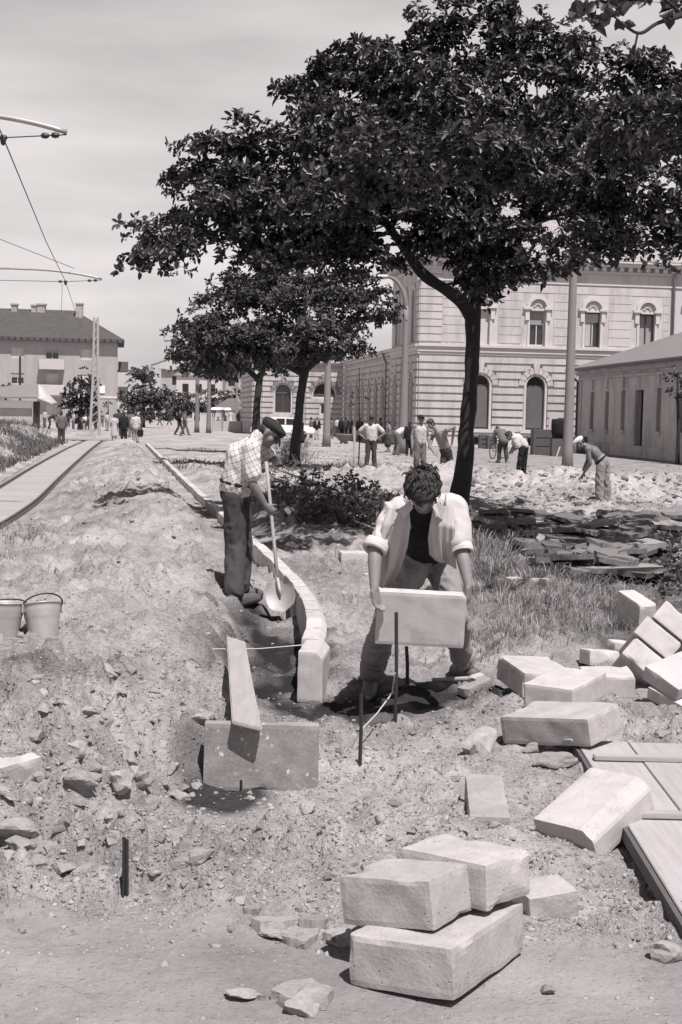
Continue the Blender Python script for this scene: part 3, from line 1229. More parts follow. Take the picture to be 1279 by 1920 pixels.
# ------------------------------------------------------------------ kerb stones and paving blocks
def block_mesh(dims, seed, chamfer=.0, rough=.004, rnd=.008, cell=.022, chips=4):
    """a cast block: rounded and chipped edges, uneven faces; chamfer runs along +x on the (-y, +z) edge"""
    L, W, T = dims
    nx, ny, nz = [max(3, int(round(d / cell))) for d in dims]
    bm = bmesh.new()
    bmesh.ops.create_cube(bm, size=1)
    bmesh.ops.subdivide_edges(bm, edges=[e for e in bm.edges if abs(e.verts[0].co.x - e.verts[1].co.x) > .5], cuts=nx)
    bmesh.ops.subdivide_edges(bm, edges=[e for e in bm.edges if abs(e.verts[0].co.y - e.verts[1].co.y) > .5], cuts=ny, use_grid_fill=True)
    bmesh.ops.subdivide_edges(bm, edges=[e for e in bm.edges if abs(e.verts[0].co.z - e.verts[1].co.z) > .5], cuts=nz, use_grid_fill=True)
    c = np.array([v.co[:] for v in bm.verts]) * np.array(dims)
    h = np.array(dims) / 2
    q = np.clip(c, -h + rnd, h - rnd)
    d = c - q
    l = np.linalg.norm(d, axis=1, keepdims=True)
    c = q + np.where(l > 1e-9, d / np.maximum(l, 1e-9), 0) * np.minimum(l, rnd)
    nrm = np.where(l > 1e-9, d / np.maximum(l, 1e-9), 0)
    if chamfer:
        e = np.clip((-c[:, 1] - h[1] + chamfer) + (c[:, 2] - h[2] + chamfer) - chamfer, 0, None) / 2
        c[:, 1] += e
        c[:, 2] -= e
    rs = np.random.RandomState(seed)
    for _ in range(chips):                     # knocked-off corners and edges
        s = rs.choice([-1, 1], 3).astype(float)
        pos = h * s
        ax = rs.randint(3)
        pos[ax] *= rs.uniform(-1, 1)
        n = s.copy()
        n[ax] *= .3
        n = n / np.linalg.norm(n) + .25 * rs.randn(3)
        n /= np.linalg.norm(n)
        depth = rs.uniform(.003, .015)
        near = np.exp(-((c - pos) ** 2).sum(1) / (2 * .045 ** 2))
        e = np.clip((c - pos) @ n + depth, 0, None)
        c = c - near[:, None] * e[:, None] * n
    nn = noise3(c + seed * 1.7, 5, seed) * rough * .6 + noise3(c + seed, 15, seed + 1) * rough * .8
    c = c + nrm * nn[:, None]
    for v, p in zip(bm.verts, c):
        v.co = p
    bmesh.ops.recalc_face_normals(bm, faces=bm.faces)
    me = bpy.data.meshes.new('block')
    bm.to_mesh(me)
    bm.free()
    return me


def block(label, dims, loc, rot, seed, mat='concrete', chamfer=0, group=None, name='paving_block', rough=.004, cat='block', chips=4):
    me = block_mesh(dims, seed, chamfer, rough, chips=chips)
    me.polygons.foreach_set('use_smooth', [False] * len(me.polygons))
    me.materials.append(M[mat])
    o = bpy.data.objects.new(name, me)
    COL.objects.link(o)
    m = rot if isinstance(rot, Matrix) else Matrix(rot)
    m = m.to_quaternion().to_matrix()
    o.matrix_world = Matrix.Translation(Vector(loc)) @ m.to_4x4()
    return tag(o, label, cat, group)


def eul(yaw, pitch=0, roll=0):
    return Matrix.Rotation(rad(yaw), 3, 'Z') @ Matrix.Rotation(rad(pitch), 3, 'Y') @ Matrix.Rotation(rad(roll), 3, 'X')


I_ = [
    ('bottom block of the nearest pile, its long face toward the path', [.539, .356, .158], [.339, 4.39, .090], [[.503, -.863, -.054], [.864, .499, .066], [-.03, -.08, .996]], 'concrete_raw', .005),
    ('upper block of the nearest pile, blunt and nearer the path', [.284, .336, .155], [.242, 4.428, .236], [[.564, -.818, -.111], [.825, .553, .115], [-.033, -.156, .987]], 'concrete_raw', .006),
    ('upper block of the nearest pile, tucked behind its blunt neighbour', [.237, .353, .149], [.430, 4.575, .262], [[.676, -.736, -.042], [.737, .675, .043], [-.003, -.06, .998]], 'concrete_raw', .007),
    ('tilted kerb stone propped on the edge of the wooden panel', [.441, .30, .155], [1.104, 5.949, .075], [[.66, -.702, -.267], [.665, .711, -.228], [.35, -.027, .936]], 'concrete', .004),
    ('rear block of the three stacked near the wooden panel', [.34, .502, .155], [1.245, 8.855, .128], [[.974, -.219, .051], [.221, .974, -.043], [-.04, .053, .998]], 'concrete', .004),
    ('middle block lying across two others near the wooden panel', [.494, .311, .148], [1.324, 8.182, .175], [[.542, -.84, -.034], [.838, .543, -.052], [.062, -.0, .998]], 'concrete', .004),
    ('lowest block with rough white end carrying the middle one', [.336, .542, .148], [1.19, 7.435, .142], [[.639, -.749, -.176], [.76, .65, -.004], [.118, -.131, .984]], 'concrete_raw', .006),
    ('chipped white block behind the middle block of the stack', [.316, .30, .156], [1.782, 9.306, .060], [[.999, -.013, -.04], [.01, .998, -.069], [.041, .069, .997]], 'concrete', .006),
    ('kerb stone with rounded shoulder standing on end in the grass', [.154, .40, .30], [2.521, 12.012, .105], [[.955, -.298, .013], [.295, .936, -.19], [.044, .185, .982]], 'concrete', .004),
    ('block half hidden in the long grass', [.428, .328, .170], [1.833, 14.008, .08], [[.887, .461, -.007], [-.46, .886, .05], [.03, -.041, .999]], 'concrete', .005),
]
for i, (lab, d, l, r, m, rg) in enumerate(I_):
    if i == 7: l = [l[0], l[1], gz(l[0], l[1]) + .065]
    block(lab, d, l, r, i + 1, m, group='loose concrete paving blocks', rough=rg, chamfer=.05 if i == 3 else 0, chips=11 if m == 'concrete_raw' else (2 if i == 3 else 7))

block('small white broken block behind the chipped white block', (.24, .22, .11), (G(1131, 1243, 0).x, G(1131, 1243, 0).y + .15, gz(G(1131, 1243, 0).x, G(1131, 1243, 0).y + .15) + .012), eul(12, 3, -5), 31, 'concrete', group='loose concrete paving blocks', rough=.008, chips=8)
block('little pale chunk behind the leaning slabs', (.16, .12, .08), tuple(G(1162, 1212, .03)), eul(20, 8, 4), 32, 'concrete', group='loose concrete paving blocks', rough=.008, chips=8)
# slabs leaning on one another like books, ends toward the path
lex = Vector((.65, .33, .68)).normalized()
ley = Vector((-.66, .30, .68))
ley = (ley - lex * ley.dot(lex)).normalized()
lez = lex.cross(ley)
Rl = Matrix((lex, ley, lez)).transposed()
LF = at(1212, 1236, 9.45)
for k, lab in enumerate(('lowest of the slabs leaning together like books', 'second slab up in the leaning row, with a dark gap below it', 'third slab up in the leaning row, with rounded end')):
    off = (0, .03, .0)[k]
    block(lab, (.155, .30, .50), LF + lex * (.165 * k) + ley * off - lez * (.25 - .02 * k), Rl, 40 + k, 'concrete', group='concrete slabs leaning in a row', rough=.004)
block('bright slab lying askew at the foot of the leaning slabs', (.5, .30, .105), tuple(at(1290, 1262, 9.02)), eul(33, -12, 22), 44, 'concrete', group='loose concrete paving blocks')
block('bright slab beneath the askew one at the foot of the leaning slabs', (.5, .30, .085), tuple(at(1297, 1294, 9.0)), eul(35, -13, 16), 45, 'concrete', group='loose concrete paving blocks')
# the block left of the bending man, the half-buried one by the heap, the dusty one
block('kerb stone lying in the dirt beside the bending man', (.50, .30, .15), tuple(G(678, 1052, .07) + Vector((.0, .12, .02))), eul(6, 0, 0), 46, 'concrete', group='loose concrete paving blocks')
p = GT(8, 1446)
block('half buried dusty block below the two buckets', (.42, .30, .16), (p.x - .13, p.y + .10, p.z + .02), eul(50, -4, 8), 47, 'concrete_raw', group='loose concrete paving blocks', rough=.006)
p = GT(912, 1545)
block('dust covered block sunk in the ground behind the nearest pile', (.17, .60, .16), (p.x + .01, p.y + .12, p.z + .02), eul(-3, 0, 3), 48, 'clod', group='loose concrete paving blocks', rough=.006)
p = GT(1028, 1722)
block('small block with a dark gap under it behind the nearest pile', (.19, .17, .11), (p.x, p.y + .10, p.z + .035), eul(18, -6, 4), 49, 'clod', group='loose concrete paving blocks', rough=.008)

# the slab standing on edge across the trench
block('speckled concrete slab standing on edge across the trench', (.553, .085, .33), (-.36, 6.765, .094), [[1.0, -.03, .009], [.03, 1.0, -.001], [-.009, .001, 1.0]], 51, 'concrete_speckled', rough=.004, cat='slab', name='kerb_stone')
HELD = block('pale concrete slab held up by the bending man in open shirt', (.53, .085, .33), (.489, 8.44, .543), [[.991, .02, .03], [-.02, .985, -.17], [-.03, .17, .985]], 52, 'concrete', rough=.003, cat='slab', name='kerb_stone', chips=3)

# the curved run of set kerbs
ends = [(p.x, p.y) for p in KERB]
P = np.array(ends)
sl_ = np.concatenate([[0], np.cumsum(np.hypot(*np.diff(P, axis=0).T))])


def on_kerb(s):
    return Vector((np.interp(s, sl_, P[:, 0]), np.interp(s, sl_, P[:, 1]), 0))


fine = np.linspace(0, sl_[-1], 4000)
ARC_LEN = sl_[6]
# first stone: the thick one standing at the open end of the arc
block('kerb stone with clean square end closing the near end of the curved run', (.50, .165, .33), (-.155, 9.30, .055), eul(85, 0, 0), 60, 'concrete', chamfer=.05, group='kerb stones set in the curve', name='kerb_stone', cat='kerb stone')
s = .52
k = 0
while s < ARC_LEN:
    a, b = on_kerb(s), on_kerb(s + .49)
    mid = (a + b) / 2
    yaw = math.degrees(math.atan2((b - a).y, (b - a).x))
    block('pale kerb stone set on edge in the curved run past the man digging', (.488, .15, .33), (mid.x, mid.y, .055 + .006 * math.sin(k * 2.1)), eul(yaw + .8 * math.sin(k * 3)), 61 + k, 'concrete', chamfer=.04, group='kerb stones set in the curve', name='kerb_stone', cat='kerb stone', rough=.003, chips=3)
    s += .495
    k += 1
# the straight run: stones shared by copying
run = [block_mesh((.985, .15, .30), 90 + i, .03, .003, cell=.05, chips=3) for i in range(4)]
for me in run: me.materials.append(M['concrete'])
k = 0
while s + 1 < sl_[-1]:
    a, b = on_kerb(s), on_kerb(s + .99)
    mid = (a + b) / 2
    o = bpy.data.objects.new('kerb_stone', run[k % 4])
    COL.objects.link(o)
    o.location = (mid.x, mid.y, .05 + .006 * math.sin(k * 1.7))
    o.rotation_euler = (0, 0, math.atan2((b - a).y, (b - a).x) + rad(.6 * math.sin(k * 2.3)))
    tag(o, 'long kerb stone in the straight line running off toward the standing crowd', 'kerb stone', 'kerb stones in the straight line')
    s += 1.0
    k += 1

# ------------------------------------------------------------------ boards, rods, strings, tools
mb = MB()
A = G(462, 1357, .315) + Vector((0, -.04, 0))
a0 = at(435, 1351, 6.66)
a1 = at(492, 1365, 6.64)
b0 = at(425, 1192, 9.1)
b1 = at(460, 1203, 9.05)
th = Vector((0, 0, -.022))
N = 14
vs, fs = [], []
for i in range(N + 1):
    t = i / N
    for q in (a0.lerp(b0, t), a1.lerp(b1, t)):
        sag = Vector((0, 0, -.012 * math.sin(math.pi * t)))
        vs += [q + sag, q + sag + th]
for i in range(N):
    j = i * 4
    fs += [(j, j + 2, j + 6, j + 4), (j + 1, j + 5, j + 7, j + 3), (j, j + 4, j + 5, j + 1), (j + 2, j + 3, j + 7, j + 6)]
fs += [(0, 1, 3, 2), (N * 4, N * 4 + 2, N * 4 + 3, N * 4 + 1)]
mb.add(vs, fs)
o = mb.build('levelling_board', M['wood_board'], origin=(a0 + a1) / 2, bevel=.006)
tag(o, 'long pale levelling board resting on the top edge of the speckled slab', 'board')


def rods(name, lab, cat, segs, mat='iron', r=.008, group=None):
    mb = MB()
    for pts in segs:
        mb.tube(pts, r, 7)
    o = mb.build(name, M[mat], origin=segs[0][0])
    return tag(o, lab, cat, group)


def stake(u, v0, v1, lab, r=.009, lean=0.0, d=None):
    p = GT(u, v1)
    top = at(u + lean, v0, p.y)
    return rods('iron_stake', lab, 'stake', [[p + Vector((0, 0, -.15)), p.lerp(top, .5) + Vector((.004, 0, 0)), top]], r=r, group='iron stakes of the string line')


S1 = stake(741, 1148, 1357, 'tall iron stake standing in front of the held slab', .011, 2)
S2 = stake(674, 1302, 1435, 'short iron stake with a string tied to it', .010, 3)
S3 = stake(764, 1212, 1281, 'dark iron stake behind the held slab', .012, -2)
p = GT(234, 1676)
t1, t2 = at(233, 1570, p.y), at(238, 1574, p.y)
rods('iron_stake', 'pair of thin iron rods driven into the dirt together as one stake', 'stake',
     [[p + Vector((-.006, 0, -.1)), t1], [p + Vector((.009, 0, -.1)), t2]], r=.0065, group='iron stakes of the string line')
p = GT(452, 1482)
rods('iron_stake', 'little iron stub in front of the standing speckled slab', 'stake', [[p + Vector((0, 0, -.1)), at(452, 1463, p.y)]], r=.007)
p = GT(684, 1120)
rods('wire_hook', 'bent wire loop sticking out of the dirt beside the bending man', 'wire',
     [[p + Vector((-.06, 0, -.05))] + [p + Vector((-.055 + .055 * (1 - math.cos(w)), 0, .16 + .06 * math.sin(w))) for w in np.linspace(0, math.pi, 9)] + [p + Vector((.055, 0, -.05))]], r=.005, mat='galvanized')
# mason's strings
qa, qb = at(398, 1217, 8.9), at(573, 1209, 9.2)
rods('mason_string', 'taut string stretched over the levelling board to the curved kerb', 'string', [[qa, qa.lerp(qb, .5) + Vector((0, 0, -.012)), qb]], 'string', .0035)
e = GT(655, 1405)
m1 = at(674, 1372, e.y - .05)
m2 = at(735, 1300, 8.3)
m3 = at(741, 1262, 7.75)
rods('mason_string', 'slack string tied between the short and the tall iron stakes', 'string', [[e, m1, m1.lerp(m2, .5) + Vector((0, 0, -.015)), m2, m3]], 'string', .0035)

# hammer at the bending man's feet
p = GT(858, 1287)
root = empty('sledge_hammer', p, 'wooden handled hammer lying at the feet of the bending man', 'hammer')
mb = MB()
h0 = GT(812, 1284) + Vector((0, 0, .03))
h1 = GT(892, 1286) + Vector((0, 0, .05))
mb.tube([h0, h0.lerp(h1, .5), h1], [.016, .015, .017], 10)
mb.build('handle', M['wood_pale'], root, smooth=True)
mb = MB()
d = (h1 - h0).normalized()
sd = Vector((-d.y, d.x, 0))
mb.tube([h1 - sd * .07 + d * .01 + Vector((0, 0, -.01)), h1 - sd * .05, h1 + sd * .06, h1 + sd * .09], [.026, .03, .03, .02], 10)
mb.build('hammer_head', M['concrete_raw'], root)
p = GT(885, 1297)
block('wedge shaped stone chip beside the hammer', (.22, .10, .06), (p.x + .02, p.y, p.z + .03), eul(38, -14, 0), 71, 'clod', rough=.008, chips=8, name='stone', cat='stone')

# the wooden panel with battens
P0, P1, P2, P3 = G(1080, 1396, .05), G(1290, 1742, .03), G(1420, 1560, .03), G(1195, 1350, .05)
ex = (P1 - P0)
Ln = ex.length
ex = ex.normalized()
ey = Vector((-ex.y, ex.x, 0)).normalized()
PW = (P3 - P0).dot(ey)
Ln = max(Ln, 3.0)
root = empty('wooden_panel', P0, 'large panel of pale boards with cross battens lying in the dirt', 'panel')


def pbox(x0, x1, y0, y1, z0, z1):
    b = [P0 + ex * x + ey * y + Vector((0, 0, z0)) for x, y in ((x0, y0), (x1, y0), (x1, y1), (x0, y1))]
    return b, [q + Vector((0, 0, z1 - z0)) for q in b]


cuts = [0, .27, .56, .70, PW]
for i in range(4):
    mb = MB()
    z = (0, .004, -.002, .003)[i]
    b, t = pbox(.03 * (i % 2) - .02, Ln + .04 * i, cuts[i] + .002, cuts[i + 1] - .002, -.012 + z, .018 + z)
    mb.hexa(b, t)
    mb.build('board', M['wood_board'], root, bevel=.003)
for i, x in enumerate((.36, 1.34, 2.4)):
    mb = MB()
    b, t = pbox(x, x + .065, .03, PW + .03, .0225, .045)
    mb.hexa(b, t)
    mb.build('batten', M['wood_pale'], root, bevel=.004)
mb = MB()
b, t = pbox(-.02, Ln, -.022, -.003, -.045, .012)
mb.hexa(b, t)
mb.build('edge_strip', M['wood_dark'], root)
# a loose board stump under the panel
p = GT(1015, 1425)
block('thin board end sticking out under the lowest paving block', (.45, .10, .02), (p.x + .05, p.y + .2, p.z + .08), eul(-52, -10, 20), 73, 'wood_pale', rough=.001, chips=0, name='board_end', cat='board')

# ------------------------------------------------------------------ zinc buckets
def bucket(p, lab, tilt, yaw, hw):
    root = empty('bucket', p, lab, 'bucket', 'zinc buckets on the spoil heap')
    m = Matrix.Rotation(rad(yaw), 3, 'Z') @ Matrix.Rotation(rad(tilt), 3, 'X')
    mb = MB()
    Q = .88
    Hh = .255
    prof = [(.001, .004), (.100, .004), (.104, 0), (.106, .004)]
    for z in np.linspace(.02, Hh, 16):
        r = .106 + (.15 - .106) * z / Hh
        if .64 < z / Hh < .70 or .76 < z / Hh < .82: r += .004
        prof.append((r, z))
    prof += [(.155, Hh), (.157, Hh + .006), (.152, Hh + .010), (.146, Hh + .004)]
    prof += [(.102 + (.146 - .102) * z / Hh, z) for z in np.linspace(Hh - .01, .012, 8)] + [(.001, .012)]
    mb.lathe([(r * Q, z) for r, z in prof], 32, p, m, cap=False)
    mb.build('body', M['galvanized'], root, smooth=True)
    mb = MB()
    for s in (-1, 1):
        mb = MB()
        mb.box(Vector(p) + m @ Vector((s * .158 * Q, 0, Hh - .03)), (.012, .045, .06), m)
        mb.build('lug', M['galvanized'], root, bevel=.003)
    mb = MB()
    pts = []
    for w in np.linspace(0, math.pi, 17):
        q = (Vector((.163 * math.cos(w), .0, .0)) + Vector((0, math.cos(rad(hw)), math.sin(rad(hw)))) * (.165 * math.sin(w))) * Q
        pts.append(Vector(p) + m @ (q + Vector((0, 0, Hh - .01))))
    mb.tube(pts, .0055, 7)
    mb.build('handle', M['iron'], root)
    return root


p = GT(77, 1193)
bucket((p.x, p.y + .10, p.z - .04), 'zinc bucket with wire handle leaning over, wholly in view on the heap', -15, 28, 150)
p = GT(-1, 1195)
bucket((p.x, p.y + .12, p.z - .04), 'zinc bucket cut off by the edge of the photo next to a leaning bucket', -4, -12, 12)
# ------------------------------------------------------------------ trees
def leaf_cards(tips, axes, per, L, wr, seed, spread=1.0):
    """rosettes of folded pointed-oval leaves; each leaf is an island of two quads"""
    rs = np.random.RandomState(seed)
    n = len(tips)
    a = axes / np.linalg.norm(axes, axis=1, keepdims=True)
    h = np.cross(a, rs.randn(n, 3))
    h /= np.linalg.norm(h, axis=1, keepdims=True)
    g = np.cross(a, h)
    Vs = []
    for k in range(per):
        w = 2 * math.pi * (k + rs.uniform(-.3, .3, n)) / per
        tilt = rs.uniform(.1, .9, n)[:, None]
        d = (h * np.cos(w)[:, None] + g * np.sin(w)[:, None]) * spread + a * tilt
        d += .25 * rs.randn(n, 3)
        d[:, 2] -= .15
        d /= np.linalg.norm(d, axis=1, keepdims=True)
        nn = a - d * (a * d).sum(1, keepdims=True) + .35 * rs.randn(n, 3)
        s = np.cross(d, nn)
        s /= np.linalg.norm(s, axis=1, keepdims=True)
        nn = np.cross(s, d)
        l = (L * rs.uniform(.45, 1.30, n))[:, None]
        wd = l * wr
        o = tips + d * l * .08 + .12 * L * rs.randn(n, 3)
        up = nn * wd * .35
        droop = -nn * l * .10
        V = np.stack([o, o + d * l * .38 + s * wd * .48 + up, o + d * l * .74 + s * wd * .40 + up * .7 + droop * .4, o + d * l + droop,
                      o + d * l * .74 - s * wd * .40 + up * .7 + droop * .4, o + d * l * .38 - s * wd * .48 + up], 1)
        Vs.append(V)
    V = np.concatenate(Vs, 0)
    m = len(V)
    I = (np.arange(m) * 6)[:, None]
    Fq = np.concatenate([I + np.array([[0, 1, 2, 3]]), I + np.array([[0, 3, 4, 5]])], 0)
    return V.reshape(-1, 3), Fq


def bez(a, b, bend, n=6):
    a, b = Vector(a), Vector(b)
    m = a.lerp(b, .5) + Vector(bend)
    return [a * (1 - t) ** 2 + m * 2 * t * (1 - t) + b * t * t for t in [i / n for i in range(n + 1)]]


def wob_tube(mb, pts, radii, n, seed, amp=.12):
    """tube with knobbly bark outline"""
    k0 = len(mb.v)
    mb.tube(pts, radii, n)
    c = np.array(mb.v[k0:])
    axis = np.repeat(np.array([tuple(p) for p in pts]), n, 0)
    off = c[:len(axis)] - axis
    w = 1 + amp * 2 * noise3(c[:len(axis)] + seed * 7.7, 5.0, seed)[:, None]
    c[:len(axis)] = axis + off * w
    mb.v[k0:] = [tuple(p) for p in c]


def refine(pts, radii, k=6):
    P = [Vector(p) for p in pts]
    Q, R = [], []
    for i in range(len(P) - 1):
        p0, p1, p2, p3 = P[max(i - 1, 0)], P[i], P[i + 1], P[min(i + 2, len(P) - 1)]
        for j in range(k):
            t = j / k
            Q.append(.5 * ((2 * p1) + (p2 - p0) * t + (2 * p0 - 5 * p1 + 4 * p2 - p3) * t * t + (3 * p1 - p0 - 3 * p2 + p3) * t ** 3))
            R.append(radii[i] * (1 - t) + radii[i + 1] * t)
    return Q + [P[-1]], R + [radii[-1]]


def tree(name, label, group, trunk, tr, limbs, blobs, dens, per, L, wr, leafmat, seed, hole=-.12, hs=.9, twigs=14, cat='tree', barkmat='bark', axis_up=.5, spread=1.0, cl=.40):
    """trunk: points; limbs: [(points, radii)]; blobs: [(centre, (rx, ry, rz))]"""
    rs = np.random.RandomState(seed)
    base = Vector(trunk[0])
    root = empty(name, base, label, cat, group)
    mb = MB()
    q, r = refine(trunk, tr)
    wob_tube(mb, q, r, 16, seed)
    nodes = list(q[len(q) // 2:])
    for pts, rr in limbs:
        q2, r2 = refine(pts, rr)
        wob_tube(mb, q2, r2, 10, seed + 1)
        nodes += q2[2:]
    tips, axes = [], []
    for i, (c, R) in enumerate(blobs):
        c = Vector(c)
        nd = min(nodes, key=lambda p: (p - c).length + (.8 if p.z > c.z + .6 else 0))
        dist = (nd - c).length
        br = bez(nd, c, (rs.randn() * .1 * dist, rs.randn() * .1 * dist, .12 * dist))
        r0 = min(.035, .012 + .010 * dist) * (L / .16 if L < .3 else 1)
        wob_tube(mb, br, [r0 * (1 - .7 * k / 6) for k in range(7)], 7, seed + i)
        n = int(dens * (R[0] * R[2] + R[0] * R[1] * .4) * 10)
        # flat sprays of foliage, layered through the blob
        vol = max(R[0] * R[2], .02)
        m = max(4, int(vol / (cl * cl) * 5.5))
        u = rs.randn(m, 3)
        u /= np.linalg.norm(u, axis=1, keepdims=True)
        rad_ = rs.rand(m, 1) ** (1 / 2.6)
        Cc = np.array(c) + u * rad_ * np.array(R)
        keep = noise3(Cc, hs, seed + 2) > hole
        Cc, u = Cc[keep], u[keep]
        if len(Cc) == 0: continue
        ci = rs.randint(len(Cc), size=n)
        q = rs.randn(n, 3)
        q /= np.linalg.norm(q, axis=1, keepdims=True)
        q *= rs.rand(n, 1) ** .5
        sz = (cl * rs.uniform(.6, 1.35, len(Cc)))[ci][:, None]
        out = u[ci] * np.array([1, 1, .25])
        P = Cc[ci] + q * sz * np.array([1, 1, .36]) + out * sz * .5 * rs.rand(n, 1)
        P[:, 2] += .18 * (sz[:, 0] - np.linalg.norm((P - Cc[ci])[:, :2], axis=1))
        ax = out * .7 + q * np.array([.7, .7, .2]) + np.array([0, 0, axis_up + .15]) + .4 * rs.randn(n, 3)
        tips.append(P)
        axes.append(ax)
        for k in range(min(twigs, len(P))):
            t = Vector(P[rs.randint(len(P))])
            s = br[rs.randint(3, 7)]
            mb.tube(bez(s, t, (0, 0, .05 * (t - s).length), 3), [r0 * .28, r0 * .2, r0 * .15, r0 * .08], 4, False)
    mb.build('trunk', M[barkmat], root, smooth=True)
    tips, axes = np.concatenate(tips), np.concatenate(axes)
    V, Fq = leaf_cards(tips, axes, per, L, wr, seed + 9, spread)
    link_mesh('crown', mesh_np('crown', V, Fq), M[leafmat], root)
    return root


def B(u, v, Y, ru, rv, rd=None):
    k = Y / F_PX
    return (at(u, v, Y), (ru * k, rd or max(ru * k * .9, .6), rv * k))


# --- the big tree over the site
Yt = 22.5
b0 = GT(850, 985)
b0.y = Yt
b0.z = gz(b0.x, Yt) - .1
trunk = [b0, at(857, 955, Yt), at(864, 920, Yt), at(870, 880, Yt), at(875, 810, Yt), at(883, 720, Yt), at(887, 640, Yt), at(888, 585, Yt), at(892, 535, Yt), at(897, 480, Yt), at(905, 420, Yt + .2), at(900, 330, Yt + .3), at(905, 230, Yt)]
tr = [.30, .20, .165, .15, .125, .115, .112, .125, .10, .09, .08, .06, .04]
limbs = [([at(884, 592, Yt), at(865, 566, Yt - .1), at(840, 545, Yt - .2), at(815, 530, Yt - .3), at(793, 512, Yt - .4), at(775, 490, Yt - .5), at(740, 440, Yt - .7), at(690, 380, Yt - .9), at(600, 330, Yt - 1)], [.12, .105, .095, .09, .085, .08, .07, .055, .03]),
         ([at(897, 485, Yt), at(925, 472, Yt - .4), at(960, 455, Yt - 1), at(1005, 420, Yt - 1.6), at(1060, 350, Yt - 2.0), at(1140, 290, Yt - 2)], [.09, .08, .07, .055, .035, .02]),
         ([at(900, 400, Yt), at(850, 330, Yt + .5), at(790, 240, Yt + 1), at(740, 150, Yt + 1)], [.08, .07, .05, .03]),
         ([at(902, 380, Yt), at(960, 300, Yt + 1), at(1060, 220, Yt + 2), at(1160, 180, Yt + 2)], [.08, .07, .05, .03])]
bl = [B(335, 452, 21, 95, 24), B(300, 488, 20.6, 45, 14), B(275, 440, 21.2, 35, 14), B(400, 470, 21, 70, 28),
      B(420, 262, 21.8, 62, 38), B(385, 330, 21.5, 65, 34), B(470, 310, 21.8, 90, 60), B(450, 400, 21.2, 110, 48), B(375, 395, 21.2, 70, 30),
      B(560, 300, 22, 95, 95), B(590, 175, 22.5, 50, 55), B(640, 200, 22.5, 85, 80), B(700, 120, 22.8, 55, 55), B(655, 120, 23, 40, 40),
      B(760, 170, 22.5, 90, 85), B(818, 50, 22.8, 42, 48), B(860, 110, 23, 70, 60), B(925, 75, 23, 75, 58), B(905, 30, 23, 40, 24), B(1000, 110, 23.2, 85, 60), B(1070, 130, 22.8, 60, 60),
      B(1150, 140, 22.6, 80, 62), B(1225, 135, 22, 45, 40), B(1250, 210, 22, 70, 62), B(1320, 220, 22, 80, 70), B(1330, 330, 20.5, 80, 80),
      B(700, 290, 21.5, 130, 95, 2.0), B(850, 230, 22, 130, 105, 2.2), B(1000, 230, 22, 120, 80, 2.2), B(1140, 260, 21.5, 120, 90, 2.0),
      B(560, 400, 21, 110, 62), B(500, 450, 20.8, 85, 36), B(460, 490, 20.8, 60, 26), B(660, 410, 20.6, 120, 75), B(600, 470, 20.6, 80, 42), B(680, 485, 20.6, 80, 36), B(540, 510, 21, 60, 24),
      B(760, 400, 20.8, 90, 85), B(800, 330, 21, 80, 70), B(840, 425, 20.5, 80, 42), B(775, 448, 20.6, 60, 26), B(880, 490, 20.6, 65, 46), B(935, 500, 20.4, 60, 34), B(985, 510, 20, 42, 20), B(915, 545, 20.8, 26, 24),
      B(900, 370, 21.2, 80, 55), B(870, 420, 20.2, 95, 45), B(955, 455, 20.0, 60, 40), B(905, 525, 20.6, 62, 26), B(955, 390, 20.4, 50, 40), B(1180, 480, 17.8, 40, 18), B(1040, 330, 20, 60, 55), B(1100, 390, 18.5, 90, 58), B(1060, 445, 17.8, 40, 28), B(1080, 485, 17.4, 26, 22), B(1180, 370, 18.6, 100, 72), B(1215, 440, 18, 70, 42), B(1150, 455, 18, 45, 26), B(1270, 420, 17.6, 60, 64), B(1345, 420, 18, 60, 70),
      # the crown's depth, toward and away from the path
      B(600, 380, 18.9, 90, 45), B(800, 270, 17, 110, 50, 1.4), B(720, 310, 16.6, 80, 40, 1.2), B(890, 285, 17.2, 90, 48, 1.2), B(660, 345, 18, 80, 40, 1.2), B(1290, 250, 16, 80, 55, 1.3), B(1205, 255, 16.6, 70, 45, 1.2), B(1360, 300, 15.2, 80, 50, 1.3), B(760, 330, 18.4, 110, 60), B(920, 300, 18.2, 90, 60), B(700, 300, 25.2, 130, 90, 1.5), B(900, 260, 25.5, 150, 100, 1.6), B(1080, 290, 25.4, 140, 80, 1.6)]
tree('street_tree', 'big dark broad-crowned tree with forked trunk behind the bending man', 'trees in the row', trunk, tr, limbs, bl, 44, 7, .112, .50, 'leaf', 3, hole=-.34, hs=1.2, twigs=16, cl=.36)

